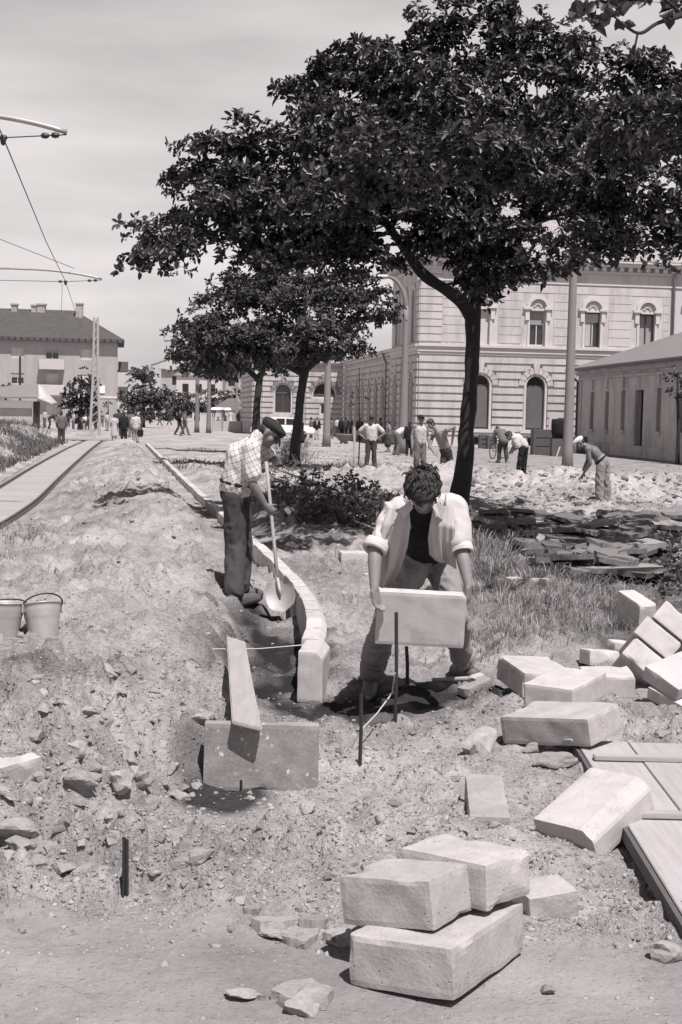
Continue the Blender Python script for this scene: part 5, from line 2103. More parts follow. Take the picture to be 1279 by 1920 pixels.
# roofs: hipped over the block, low over the wings
mb = MB()
e0, e1, e2, e3 = [FF.p(-.62, ZT + .243, -.62), FF.p(WID, ZT + .243, -.62), FF.p(WID, ZT + .243, 13.4), FF.p(-.62, ZT + .243, 13.4)]
r0, r1 = FF.p(6.6, ZT + 4.9, 6.4), FF.p(WID - 2, ZT + 4.9, 6.4)
mb.quad(e0, e1, r1, r0)
mb.quad(e2, e3, r0, r1)
mb.add([e3, e0, r0], [(0, 1, 2)])
mb.add([e1, e2, r1], [(0, 1, 2)])
me = mb.mesh('roof')
o = link_mesh('roof', me, M['roof_shingles'], st)
for bx, bz in ((12, 3.6), (20, 4.3)):
    c = MB()
    c.box(FF.p(bx, ZT + bz + 1.0, 5.2), (1.1, .8, 2.6), Matrix.Rotation(ANG, 3, 'Z'))
    c.box(FF.p(bx, ZT + bz + 2.36, 5.2), (1.3, 1.0, .16), Matrix.Rotation(ANG, 3, 'Z'))
    c.build('chimney', M['plaster_old'], o)
mb = MB()
Z0 = ZB + .163
a0, a1 = FW.p(0, Z0, -.42), FW.p(WLEN, Z0, -.42)
mb.quad(a1, a0, FW.p(0, Z0 + 1.5, 5.5), FW.p(WLEN, Z0 + 1.5, 5.5))
mb.quad(FC.p(-.3, Z0 + .003, -.42), FC.p(LX + 2, Z0 + .003, -.42), FC.p(LX + 2, Z0 + 1.6, 6), FC.p(3, Z0 + 1.6, 6))
mb.build('wing_roof', M['roof_shingles'], st)
# blank upper wall of the block seen over the wing
mb = MB()
FB = Facade(C0 + NY * DEP + EX * 6, -EX)
FB.box(mb, 0, 6, ZB, ZT, 0, .3)
mb.build('rear_wall', M['plaster'], st)

# ---- the low outbuilding beside it
A0, A1 = at(1085, 800, 77), at(1279, 800, 60.6)
A0.z = A1.z = 0
ex = (A0 - A1).normalized()
Lw = (A0 - A1).length + 16
FS = Facade(A1 - ex * 16, ex)
# the wall faces the site: outside is -n
sh = empty('outbuilding', A0, 'low old outbuilding with stained walls and a hipped sheet roof', 'building')


def xs(u, v=800):
    d = ray(u, v)
    t = (FS.O.x * ex.y - FS.O.y * ex.x) / (d.x * ex.y - d.y * ex.x)
    return (CAM + d * t - FS.O).dot(ex)


if FS.n.x < 0: FS.n = -FS.n
ops = []
for u in (1109, 1137, 1167):
    ops.append((xs(u), .62, 1.25, 3.15, False))
ops.append((xs(1197), 1.25, .25, 3.15, False))
ops.append((xs(1234), .62, 1.25, 3.2, False))
ops += [(xs(1234) - 3 - 2.4 * i, .62, 1.25, 3.2, False) for i in range(5)]
ZS = 4.35
mb = MB()
wall_holes(FS, mb, 0, Lw, 0, ZS, ops, rev=.35)
FE = Facade(A0, Vector((ex.y, -ex.x, 0)) if ex.y > 0 else Vector((-ex.y, ex.x, 0)))
FE.box(mb, 0, 10, 0, ZS, 0, .3)
mb.build('wall', M['plaster_old'], sh)
mb = MB()
FS.box(mb, 0, Lw + .05, .01, .55, -.10, .012)
cornice(FS, mb, -.1, Lw + .1, [(ZS - .55, ZS - .42, .07), (ZS - .25, ZS - .08, .16), (ZS - .076, ZS + .06, .30)])
for x, w, zb, zt, ar in ops:
    if w < 1:
        FS.box(mb, x - w / 2 - .12, x + w / 2 + .12, zb - .16, zb - .004, -.12, .013)
        FS.box(mb, x - .14, x + .14, zt + .12, zt + .62, -.07, .013)
for x in (.02, Lw - .5):
    FS.box(mb, x, x + .48, .56, ZS - .56, -.06, .013)
mb.build('plinth', M['plaster_old'], sh)
for x, w, zb, zt, ar in ops:
    g = MB()
    FS.box(g, x - w / 2, x + w / 2, zb, zt, .354, .38)
    g.build('window' if w < 1 else 'doorway', M['dark_opening'], sh)
g = MB()
FS.box(g, ops[3][0] + .10, ops[3][0] + .60, .26, 3.1, .12, .17)
g.build('door', M['stain_door'], sh)
mb = MB()
RI = 5.6
ev = .55
nrm = FS.n
q0, q1 = FS.p(-.5, ZS + .065, -ev), FS.p(Lw + ev, ZS + .065, -ev)
q2, q3 = FS.p(Lw + ev, ZS + .065, 2 * RI + ev), FS.p(-.5, ZS + .065, 2 * RI + ev)
k0, k1 = FS.p(4, ZS + 2.5, RI), FS.p(Lw - 5.0, ZS + 2.5, RI)
th = Vector((0, 0, -.12))
mb.quad(q0, q1, k1, k0)
mb.add([q1, q2, k1], [(0, 1, 2)])
mb.quad(q2, q3, k0, k1)
mb.quad(q0 + th, q1 + th, q1, q0)
mb.quad(q1 + th, q2 + th, q2, q1)
mb.build('roof', M['zinc_roof'], sh)
mb = MB()
mb.tube([q0 + Vector((0, 0, -.06)) - nrm * .07, q1 + Vector((0, 0, -.06)) - nrm * .07], .08, 8)
mb.tube([q1 + Vector((0, 0, -.08)) - nrm * .07, FS.p(Lw - .1, ZS - .6, -.16), FS.p(Lw - .1, .2, -.16)], .06, 8)
mb.build('gutter', M['rail_steel'], sh)

# ---- the apartment block across the street
Da = 170
ab = empty('apartment_block', at(110, 799, Da), 'long plain apartment block with dark tiled hipped roof and small balconies', 'building')
Ca = at(219, 790, Da)
Ca.z = 0
LA = 60
AX = Vector((.988, .154, 0)).normalized()
AYv = Vector((-AX.y, AX.x, 0))
FA = Facade(Ca - AX * LA, AX)


def xa_(u):
    d = ray(u, 700)
    t = (FA.O.x * AX.y - FA.O.y * AX.x) / (d.x * AX.y - d.y * AX.x)
    return (CAM + d * t - FA.O).dot(AX)


ZE = 9.95
rows = [(.9, 2.2), (4.45, 5.75), (7.45, 8.75)]
cols_u = [33, 97, 162, -40, -105]
aops = {0: [], 1: [], 2: []}
pitchA = (xa_(162) - xa_(33)) / 2
xs_cols = [xa_(162) - pitchA * i for i in range(0, 12)]
mb = MB()
zlev = [0, 3.4, 6.6, ZE]
for r, (zb, zt) in enumerate(rows):
    o_ = [(x, 1.55, zb, zt, False) for x in xs_cols if 1 < x < LA - 1]
    aops[r] = o_
    wall_holes(FA, mb, 0, LA, zlev[r], zlev[r + 1], o_, rev=.22)
FR = Facade(Ca, AYv)
FR.n = -AX
wall_holes(FR, mb, 0, 12, 0, ZE, [])
mb.build('wall', M['plaster_flats'], ab)
for r in aops:
    for j, (x, w, zb, zt, ar) in enumerate(aops[r]):
        window(FA, ab, x, w, zb, zt, ar, rev=.2, style='pale' if (j + r) % 3 else 'blind', bars=True)
for r in (1, 2):
    for j in (1, 4, 7, 10):
        x = xs_cols[j]
        b = MB()
        z = rows[r][0] - 1.0
        FA.box(b, x - 1.45, x + 1.45, z - .2, z, -1.1, .01)
        FA.box(b, x - 1.45, x + 1.45, z + .004, z + 1.0, -1.1, -1.0)
        for s in (-1, 1):
            FA.box(b, x + s * 1.40 - .05, x + s * 1.40 + .05, z + .004, z + .995, -.995, .01)
        b.build('balcony', M['wall_white'], ab)
RB = Matrix((AX, AYv, UP)).transposed()
for r in (1, 2):
    b = MB()
    z = rows[r][0] - 1.1
    b.box(Ca + AX * .65 + AYv * 3.0 + UP * z, (1.25, 3.2, .2), RB)
    b.box(Ca + AX * 1.25 + AYv * 3.0 + UP * (z + .6), (.08, 3.2, .98), RB)
    b.box(Ca + AX * .65 + AYv * 1.44 + UP * (z + .6), (1.1, .08, .978), RB)
    b.build('balcony', M['wood_dark'], ab)
mb = MB()
FA.box(mb, 0, LA, 3.0, 3.28, -.06, .01)
mb.build('string_course', M['plaster_trim'], ab)
mb = MB()
z = ZE
f0, f1, f2, f3 = [FA.p(0, z, -.8), FA.p(LA + .8, z, -.8), FA.p(LA + .8, z, 12.8), FA.p(0, z, 12.8)]
g0, g1 = FA.p(2, z + 3.7, 6), FA.p(LA - 5.2, z + 3.7, 6)
t0, t1 = FA.p(2, z + 2.9, 4.9), FA.p(LA - 4.2, z + 2.9, 4.9)
mb.quad(f0, f1, g1, g0)
mb.add([f1, f2, g1], [(0, 1, 2)])
mb.quad(f2, f3, g0, g1)
mb.quad(f0 - UP * .35, f1 - UP * .35, f1, f0)
mb.quad(f1 - UP * .35, f2 - UP * .35, f2, f1)
mb.quad(f0 - UP * .351, f3 - UP * .351, f2 - UP * .351, f1 - UP * .351)
rf = mb.build('roof', M['roof_tiles'], ab)
for u, w, hh in ((146, .8, 1.5), (72, 1.0, .5), (58, .6, .35), (20, .7, .4), (-30, .9, .5)):
    c = MB()
    x = xa_(u)
    zz = z + 3.75 if u != 146 else z + 2.9
    c.box(FA.p(x, zz + hh / 2 - .5, 5.6 if u != 146 else 4.6), (w, .7, hh + .9))
    c.box(FA.p(x, zz + hh + .04, 5.6 if u != 146 else 4.6), (w + .2, .9, .18))
    c.build('chimney', M['plaster_flats'], rf)
b = MB()
FA.box(b, xa_(182), xa_(197), 3.6, 4.5, -.12, -.02)
b.build('sign_board', M['white_paint'], ab)

# ---- pale building at the end of the street
Df = 320
fb = empty('far_building', at(360, 790, Df), 'pale flat fronted building far off at the end of the street', 'building')
O = at(303, 780, Df)
O.z = 0
Ff = Facade(O, Vector((1, .05, 0)))
mb = MB()
fo = [[(3.0 + 4.2 * i, 1.5, zb, zb + 2.0, False) for i in range(7)] for zb in (2.6, 7.4)]
wall_holes(Ff, mb, 0, 32, 0, 5.6, fo[0])
wall_holes(Ff, mb, 0, 32, 5.6, 10.9, fo[1])
Ff.box(mb, -.2, 0, 0, 10.9, 0, 10)
mb.build('wall', M['plaster_flats'], fb)
for row in fo:
    for x, w, zb, zt, ar in row:
        window(Ff, fb, x, w, zb, zt, ar, rev=.2)
mb = MB()
q = [Ff.p(-.8, 11.0, -.8), Ff.p(33, 11.0, -.8), Ff.p(33, 15.4, 7), Ff.p(1, 15.4, 7)]
mb.add(q, [(0, 1, 2, 3)])
Ff.box(mb, -.8, 33, 10.7, 10.99, -.8, .02)
mb.build('roof', M['roof_shingles'], fb)
# white gabled house in front of it
gh = empty('gabled_house', at(348, 788, 280), 'small white house with a low gable in front of the far building', 'building')
O = at(330, 780, 280)
O.z = 0
Fg = Facade(O, (1, 0, 0))
mb = MB()
Fg.box(mb, 0, 9, 0, 8.6, 0, 9)
mb.build('wall', M['wall_white'], gh)
mb = MB()
Fg.poly(mb, [(-.6, 8.6), (9.6, 8.6), (4.5, 11.6)], -.4, 9)
mb.build('roof', M['plaster_flats'], gh)
mb = MB()
for i in range(3):
    Fg.box(mb, 1.2 + 2.6 * i, 2.4 + 2.6 * i, 5.2, 7.0, -.02, .02)
mb.build('window', M['dark_opening'], gh)
# dark wall of sheds between the far trees and the wing
for u0, u1, v0, Y, lab in ((405, 462, 752, 180, 'dark low shed behind the market stalls'),):
    O = at(u0, 790, Y)
    O.z = 0
    Fs = Facade(O, (1, 0, 0))
    W_ = (at(u1, 790, Y) - O).x
    Hh = at(u0, v0, Y).z
    r_ = empty('shed', O, lab, 'shed')
    mb = MB()
    Fs.box(mb, 0, W_, 0, Hh - .8, 0, 6)
    mb.build('wall', M['plaster_old'], r_)
    mb = MB()
    Fs.poly(mb, [(-.3, Hh - .8), (W_ + .3, Hh - .8), (W_ - 1.5, Hh + .4), (1.5, Hh + .4)], -.3, 6.3)
    mb.build('roof', M['zinc_roof'], r_)

# ---- the tram shelter shed on the bank
Ds = 88
shd = empty('shelter', at(60, 822, Ds), 'timber shelter with pale board wall, white fascia and dark corner post', 'shelter')
O = at(64, 800, Ds)
O.z = .45
Fq_ = Facade(O - Vector((6.5, 0, 0)), Vector((1, .0, 0)))
zt = at(64, 752, Ds).z
mb = MB()
for i in range(22):
    Fq_.box(mb, i * .29, i * .29 + .275, 0, zt - .45 - .3, .0, .05)
mb.build('board_wall', M['wood_fence'], shd)
mb = MB()
Fq_.box(mb, 6.45, 6.80, -.3, zt - .45 - .02, -.1, .3)
mb.build('corner_post', M['iron'], shd)
mb = MB()
zz = zt - .45
Fq_.box(mb, -.2, 6.4, zz - .45, zz + .02, -.16, -.06)
mb.build('fascia', M['white_paint'], shd)
mb = MB()
A, Bq = Fq_.p(-.4, zz + .10, -.9), Fq_.p(6.9, zz + .30, -.9)
pts = [Fq_.p(-.4, zz + .03, -.5), Fq_.p(6.9, zz + .16, -.5), Fq_.p(6.4, zz + 1.0, 1.6), Fq_.p(-.4, zz + .35, 1.6)]
mb.hexa(pts, [q + UP * .10 for q in pts])
mb.build('roof', M['zinc_roof'], shd)
mb = MB()
pts = [Fq_.p(6.42, zz + 1.0, 1.6), Fq_.p(6.85, zz + .15, -.6), Fq_.p(7.7, zz - .18, -.4), Fq_.p(7.6, zz - .12, 1.5)]
mb.hexa(pts, [q + UP * .08 for q in pts])
mb.build('side_roof', M['plaster_old'], shd)
# ------------------------------------------------------------------ posts, wires, vehicles and other street things
def lamp_post(label, u, v, r0, r1, hgt, arm=None, mat='pole_concrete'):
    p = G(u, v)
    p.z = gz(p.x, p.y) - .1
    root = empty('lamp_post', p, label, 'lamp post', 'concrete lamp posts')
    mb = MB()
    n = 10
    pts = [p + Vector((0, 0, hgt * i / n)) for i in range(n + 1)]
    rr = [r0 + (r1 - r0) * i / n for i in range(n + 1)]
    rr[0] = r0 * 1.25
    mb.tube(pts, rr, 16)
    mb.build('post', M[mat], root, smooth=True)
    top = pts[-1]
    if arm:
        dx, dy, dz, curl = arm
        mb = MB()
        q = []
        for k in range(9):
            t = k / 8
            q.append(top + Vector((dx, dy, 0)) * (t ** (1.6 if curl else 1)) + Vector((0, 0, dz * (math.sin(t * math.pi / 2) if curl else t))))
        mb.tube([top - Vector((0, 0, .3))] + q, [r1] + [r1 * (1 - .35 * k / 8) for k in range(9)], 10)
        mb.build('arm', M[mat], root, smooth=True)
        mb = MB()
        d = Vector((dx, dy, .0)).normalized()
        a = q[-1]
        mb.capsule(a, a + d * .55 - Vector((0, 0, .03)), .10, .13, Vector((-d.y, d.x, 0)), 1.3)
        mb.build('lamp_head', M['galvanized'], root, smooth=True)
    return root


lamp_post('stout concrete post beside the rubble heap and the stooping bare backed man', 1063, 897, .155, .095, 8.6, (-1.6, -.2, .9, True))
lamp_post('tall concrete post curving over near the corner of the station building', 755, 851, .22, .11, 6.7, (-.9, .0, 1.3, True))
lamp_post('thin concrete post in front of the lunette window of the far wing', 612, 838, .20, .13, 7.6, (-1.4, 0, 1.0, True))
lamp_post('far concrete post with straight slanting arm, nearer the bus', 369, 811, .19, .12, 7.2, (-2.5, .3, 1.1, False))
lamp_post('far concrete post with straight slanting arm, nearer the trees of the row', 391, 812, .19, .12, 6.4, (-3.0, .3, 1.0, False))
lamp_post('slim post in front of the tall arched window of the far wing', 533, 808, .16, .10, 6.5)
lamp_post('slim dark post before the low dark shed', 443, 800, .14, .10, 6.5)
lamp_post('far lamp post with slanting arm rising behind the tall grey tree', 282, 792, .22, .14, 8.0, (4.2, 0, 1.6, False))


def lattice_pole(label, u, v, vt):
    p = G(u, v)
    h = at(u, vt, p.y).z
    root = empty('tram_pole', p, label, 'pole')
    mb = MB()
    for s in (-1, 1):
        mb.tube([p + Vector((s * .34, 0, 0)), p + Vector((s * .16, 0, h * .5)), p + Vector((s * .12, 0, h))], [.10, .09, .08], 8)
    mb.build('mast', M['wood_pole'], root)
    mb = MB()
    for i in range(14):
        z0, z1 = h * i / 14, h * (i + 1) / 14
        w0 = .34 + (.12 - .34) * min(1, i / 9)
        mb.tube([p + Vector((-w0, 0, z0)), p + Vector((w0, 0, z1))], .035, 5)
    mb.build('lattice', M['wood_pole'], root)


lattice_pole('lattice tram pole standing before the apartment block', 178, 815, 595)
p = at(37, 800, 120)
rods('thin_pole', 'thin dark pole standing before the apartment block windows', 'pole', [[Vector((p.x, p.y, 0)), Vector((p.x, p.y, at(37, 668, 120).z))]], 'iron', .09)

# tram wire brackets: pole outside the frame, bent arm, span wire with insulators
def bracket(label, tip_u, tip_v, Y, flat_v, len_in, wire_u, wire_v, px):
    tip = at(tip_u, tip_v, Y)
    top = at(tip_u - 60, flat_v, Y)
    polex = px
    root = empty('tram_bracket', Vector((polex, Y, 0)), label, 'tram bracket', 'tram wire brackets')
    mb = MB()
    mb.tube([Vector((polex, Y, -.1)), Vector((polex, Y, 4)), Vector((polex, Y, top.z + 1.0))], [.14, .11, .09], 12)
    mb.build('pole', M['pole_concrete'], root, smooth=True)
    mb = MB()
    L = tip.x - polex
    pts = [Vector((polex, Y, top.z + .0)), Vector((polex + .5 * L, Y, top.z + .03))]
    n = 12
    for k in range(n + 1):
        t = k / n
        pts.append(Vector((polex + L * (.55 + .45 * t), Y, top.z + .02 - (top.z - tip.z) * t ** 2.2)))
    mb.tube(pts, .042, 9)
    mb.build('arm', M['galvanized'], root, smooth=True)
    mb = MB()
    w = at(wire_u, wire_v, Y)
    a, b = tip + Vector((0, 0, -.02)), Vector((polex, Y, w.z))
    mb.tube([a, w, b], .010, 5)
    for q in (a.lerp(w, .18), a.lerp(w, .34), w, w + Vector((-.18, 0, 0))):
        mb.ell(q, (.075, .05, .05), n=8)
    mb.ell(w + Vector((0, 0, -.04)), (.05, .06, .09), n=8)
    mb.build('span_wire', M['iron'], root)
    return w


w1_ = bracket('nearer curved tram bracket cut by the picture edge', 125, 250, 23, 215, 0, 6, 258, -9.2)
w2_ = bracket('farther curved tram bracket over the track', 191, 524, 49, 507, 0, 123, 528, -14.5)
w3_ = at(146, 592, 92)
w0_ = w1_ + (w1_ - w2_) * .9
rods('tram_wire', 'contact wire running over the tram track to the apartment block', 'wire', [[w0_, w1_, w1_.lerp(w2_, .5) - Vector((0, 0, .12)), w2_, w2_.lerp(w3_, .5) - Vector((0, 0, .10)), w3_, w3_ + (w3_ - w2_) * 1.5]], 'iron', .011)
g0_, g1_ = at(-60, 425, 46), at(139, 503, 49)
rods('guy_wire', 'thin guy wire reaching down to the farther tram bracket', 'wire', [[g0_, g1_]], 'iron', .010)
g0_, g1_ = at(117, 532, 49), at(115, 585, 49)
rods('hanger_wire', 'short hanging wire below the farther tram bracket', 'wire', [[g0_, g1_]], 'iron', .007)

# ---- bus at the end of the street
Yb = 245
b0 = at(323, 790, Yb)
b0.z = 0
bus = empty('bus', b0 + Vector((4, 2, 0)), 'pale bus with light roof standing at the end of the street', 'bus')
bx = Matrix.Rotation(rad(-38), 3, 'Z')


def bp(x, y, z): return b0 + bx @ Vector((x, y, 0)) + Vector((0, 0, z))


def bbox(mb, x0, x1, y0, y1, z0, z1):
    mb.hexa([bp(x0, y0, z0), bp(x1, y0, z0), bp(x1, y1, z0), bp(x0, y1, z0)], [bp(x0, y0, z1), bp(x1, y0, z1), bp(x1, y1, z1), bp(x0, y1, z1)])


mb = MB()
prof = [(0, .45), (6.4, .45), (6.4, 2.2), (6.2, 2.75), (5.8, 2.95), (.6, 2.95), (.15, 2.7), (0, 2.0)]
mb.prism(prof, (bx @ Vector((0, 2.4, 0))), b0, bx @ Vector((1, 0, 0)), UP)
mb.build('body', M['wall_white'], bus, bevel=.08)
mb = MB()
bbox(mb, .02, 6.38, -.02, -.004, .5, 1.3)
mb.build('lower_panel', M['grey_paint'], bus)
for k in range(6):
    mb = MB()
    bbox(mb, .5 + k * .97, 1.3 + k * .97, -.03, .01, 1.55, 2.25)
    mb.build('window', M['glass_dark'], bus)
mb = MB()
bbox(mb, -.03, .01, .2, 2.2, 1.4, 2.3)
mb.build('windscreen', M['glass_dark'], bus)
for x in (1.1, 5.2):
    mb = MB()
    mb.lathe([(.02, -.12), (.42, -.12), (.45, -.05), (.45, .1), (.02, .1)], 16, bp(x, .05, .45), bx @ Matrix.Rotation(rad(90), 3, 'X'))
    w_ = mb.build('wheel', M['rubber'], bus)

# ---- white car before the far wing
Yc = 92
c0 = at(482, 812, Yc)
c0.z = 0
car = empty('car', c0 + Vector((1, 1, 0)), 'rounded pale car parked before the far wing of the station', 'car')
cm = Matrix.Rotation(rad(20), 3, 'Z')


def cp(x, y, z): return c0 + cm @ Vector((x, y, 0)) + Vector((0, 0, z))


mb = MB()
body = [(0, .35), (3.9, .35), (4.0, .6), (3.9, .82), (3.0, .92), (.9, .95), (.1, .85), (-.05, .6)]
mb.prism(body, cm @ Vector((0, 1.55, 0)), c0, cm @ Vector((1, 0, 0)), UP)
mb.build('body', M['white_paint'], car, bevel=.07)
mb = MB()
cab = [(.75, .94), (3.1, .92), (2.6, 1.42), (1.3, 1.45)]
mb.prism(cab, cm @ Vector((0, 1.3, 0)), c0 + cm @ Vector((0, .125, 0)), cm @ Vector((1, 0, 0)), UP)
mb.build('cabin', M['white_paint'], car, bevel=.06)
mb = MB()
for q in ([(1.05, .98), (1.9, .98), (1.9, 1.36), (1.38, 1.36)], [(2.0, .98), (2.85, .97), (2.5, 1.34), (2.0, 1.36)]):
    mb.prism(q, cm @ Vector((0, .02, 0)), c0 + cm @ Vector((0, .11, 0)), cm @ Vector((1, 0, 0)), UP)
mb.build('side_window', M['glass_dark'], car)
for x in (.8, 3.1):
    for y in (.02, 1.50):
        mb = MB()
        mb.lathe([(.02, -.08), (.26, -.08), (.30, -.04), (.30, .06), (.02, .08)], 14, cp(x, y, .30), cm @ Matrix.Rotation(rad(90), 3, 'X'))
        w_ = mb.build('wheel', M['rubber'], car)
        mb = MB()
        mb.lathe([(.01, -.10), (.15, -.10), (.15, -.078), (.01, -.078)], 12, cp(x, y, .30), cm @ Matrix.Rotation(rad(90), 3, 'X'))
        mb.build('hub_cap', M['galvanized'], w_)
mb = MB()
mb.box(cp(2.0, -.06, .42), (4.0, .05, .09), cm)
mb.build('bumper', M['galvanized'], car)

# ---- market stalls, picket fence
Ys = 125
for u0, u1, lab in ((418, 452, 'white roofed market stall in front of the dark shed'), (398, 416, 'small striped stall beside the white roofed one')):
    s0, s1 = at(u0, 805, Ys), at(u1, 805, Ys)
    s0.z = 0
    W_ = s1.x - s0.x
    st_ = empty('market_stall', s0, lab, 'stall')
    mb = MB()
    for x in (0, W_):
        for y in (0, 1.6):
            mb.tube([s0 + Vector((x, y, 0)), s0 + Vector((x, y, 1.9))], .04, 6)
    mb.build('post', M['wood_pale'], st_)
    mb = MB()
    mb.hexa([s0 + Vector((-.2, -.3, 1.85)), s0 + Vector((W_ + .2, -.3, 1.85)), s0 + Vector((W_ + .2, 1.9, 2.05)), s0 + Vector((-.2, 1.9, 2.05))],
            [s0 + Vector((-.2, -.3, 1.89)), s0 + Vector((W_ + .2, -.3, 1.89)), s0 + Vector((W_ + .2, 1.9, 2.09)), s0 + Vector((-.2, 1.9, 2.09))])
    mb.build('awning', M['white_paint'], st_)
    mb = MB()
    mb.box(s0 + Vector((W_ / 2, .3, .45)), (W_, .6, .9))
    mb.build('counter', M['cloth_pale'], st_)
f0 = at(362, 796, 190)
f0.z = 0
fr = empty('picket_fence', f0, 'white picket fence between the bus and the market stalls', 'fence')
mb = MB()
for i in range(14):
    mb.box(f0 + Vector((.34 * i, 0, .75)), (.24, .04, 1.5))
mb.build('pickets', M['wall_white'], fr)
mb = MB()
for z in (.4, 1.2):
    mb.box(f0 + Vector((2.2, .05, z)), (4.8, .05, .08))
mb.build('rail', M['wall_white'], fr)
o = MB().box(G(138, 822, .12) + Vector((0, 0, .0)), (3.6, .5, .16)).build('stone_edge', M['concrete'], origin=G(138, 822), bevel=.02)
tag(o, 'pale stone edging across the far end of the tram track', 'kerb stone')
o = MB().box(G(195, 823, .12), (1.6, .45, .15)).build('stone_edge', M['concrete'], origin=G(195, 823), bevel=.02)
tag(o, 'short pale stone edging beside the woman in light dress', 'kerb stone')

# ---- concrete bowl planter
p = G(645, 832)
pl = empty('planter', p, 'round concrete bowl planter on a low foot', 'planter')
mb = MB()
mb.lathe([(r * .44, z * .62) for r, z in [(.02, 0), (.45, 0), (.42, .12), (.5, .2), (.95, .52), (1.14, .86), (1.16, .92), (1.06, .93), (1.0, .8), (.02, .75)]], 28, p, cap=False)
mb.build('bowl', M['pole_concrete'], pl, smooth=True)
mb = MB()
mb.lathe([(.44, .50), (.26, .57), (.02, .60)], 20, p, cap=False)
mb.build('soil', M['soil_plant'], pl)
for k in range(3):
    mb = MB()
    w = 2.1 * k + .5
    mb.box(p + Vector((.22 * math.cos(w), .22 * math.sin(w), .03)), (.08, .08, .12))
    mb.build('foot', M['pole_concrete'], pl)

# ---- crates and barrels along the building
def crate(label, u, v, w, h, d=.9, mat='wood_dark', name='crate', Y=None):
    p = G(u, v)
    if Y: p = at(u, v, Y); p.z = 0
    root = empty(name, p, label, 'crate')
    mb = MB()
    mb.box(p + Vector((0, d / 2, h / 2)), (w, d, h))
    mb.build('box', M[mat], root, bevel=.02)
    mb = MB()
    n = max(3, int(h / .32))
    for i in range(n):
        mb.box(p + Vector((0, -.015, h * (i + .5) / n)), (w + .02, .03, h / n - .05))
    for s in (-1, 1):
        mb.box(p + Vector((s * (w / 2 - .08), -.05, h / 2)), (.12, .035, h))
    mb.build('slats', M[mat], root)


crate('wide dark wooden crate between the building and the stout concrete post', 1029, 853, 1.55, 1.2)
p = at(1048, 820, 66)
root = empty('water_barrel', Vector((p.x, p.y, 0)), 'black barrel on a stand beside the dark wooden crate', 'barrel')
mb = MB()
zb = at(1048, 822, 66).z
mb.lathe([(.3, zb), (.36, zb + .3), (.37, zb + .6), (.36, zb + .85), (.32, zb + .9), (.02, zb + .9)], 18, Vector((p.x, p.y, 0)))
mb.build('barrel', M['cloth_black'], root, smooth=True)
mb = MB()
mb.box(Vector((p.x, p.y, zb / 2)), (.7, .7, zb - .01))
mb.build('stand', M['wood_dark'], root)
mb = MB()
p = at(1036, 818, 68)
mb.box(Vector((p.x, p.y, at(0, 0, 1).z * 0 + at(1036, 805, 68).z)), (.42, .1, 1.5))
o = mb.build('white_board', M['wall_white'], origin=Vector((p.x, p.y, 0)), bevel=.01)
tag(o, 'narrow white board standing behind the black barrel', 'board')
crate('small dark box under the first cellar window', 907, 841, .55, .75, .5)
crate('low dark box near the parked bicycle', 922, 842, .5, .7, .5)
crate('low dark chest against the outbuilding plinth', 1082, 850, 1.0, .85, .6)

# ---- shovels
def shovel(label, top, sock, tip, w, face, mat='shovel_steel', hr=.016, grip=None):
    """wooden handle from top to sock, pointed blade from sock to tip; face = which way the blade looks"""
    top, sock, tip = Vector(top), Vector(sock), Vector(tip)
    root = empty('shovel', tip, label, 'shovel')
    mb = MB()
    d = (sock - top).normalized()
    mb.tube([top, top.lerp(sock, .33), top.lerp(sock, .66), sock + d * .06], [hr * 1.05, hr, hr, hr * .95], 9)
    mb.build('handle', M['wood_pale'], root, smooth=True)
    ax = (tip - sock)
    L = ax.length
    ax.normalize()
    s = ax.cross(Vector(face)).normalized()
    n = s.cross(ax).normalized()
    mb = MB()
    N, K = 9, 8
    vs, fs = [], []
    for i in range(N):
        t = i / (N - 1)
        half = w / 2 * min(1, .62 + 1.6 * t) * (1 if t < .55 else math.sqrt(max(0, 1 - ((t - .55) / .46) ** 2)) * .98 + .02)
        for k in range(K + 1):
            q = -1 + 2 * k / K
            vs.append(sock + ax * (L * t) + s * (half * q) + n * (.045 * (q * q) * (1 - .4 * t) - .03 * math.sin(t * 2.6)))
    for i in range(N - 1):
        for k in range(K):
            j = i * (K + 1) + k
            fs.append((j, j + 1, j + K + 2, j + K + 1))
    m0 = len(vs)
    vs2 = [v - n * .005 for v in vs]
    mb.add(vs + vs2, fs + [tuple(reversed([i + m0 for i in f])) for f in fs])
    mb.tube([sock - ax * .16, sock - ax * .04, sock + ax * .08, sock + ax * .14], [hr * 1.15, hr * 1.35, hr * 1.2, .006], 9)
    mb.build('blade', M[mat], root, smooth=True)
    return root


t_ = at(499, 866, 12.70)
shovel('pale handled shovel in the hands of the man in check shirt', t_, at(521, 1090, 12.36), at(533, 1146, 12.22), .27, (-.25, -.9, .25))
shovel('shovel standing upright by the stout concrete post', at(1050, 838, 45.5), at(1034, 884, 45), at(1024, 903, 44.6), .26, (-.5, -.8, 0), 'iron', .022)
# long pole lying across the weeds
a_, b_ = at(512, 876, 27), at(606, 914, 25.6)
rods('long_pole', 'long thin wooden pole leaning over the weeds', 'pole', [[a_, a_.lerp(b_, .5), b_]], 'wood_pole', .022)
a_, b_ = at(505, 905, 26), at(560, 928, 25)
a_.z, b_.z = gz(a_.x, a_.y) + .12, gz(b_.x, b_.y) + .08
rods('lath', 'short pale lath lying low in the weeds', 'pole', [[a_, b_]], 'wood_pole', .02)
a_, b_ = GT(640, 972), GT(702, 1003)
rods('lath', 'slanted stick in the shade behind the bending man', 'pole', [[a_ + Vector((0, 0, .05)), b_ + Vector((0, 0, .14))]], 'wood_pole', .014)

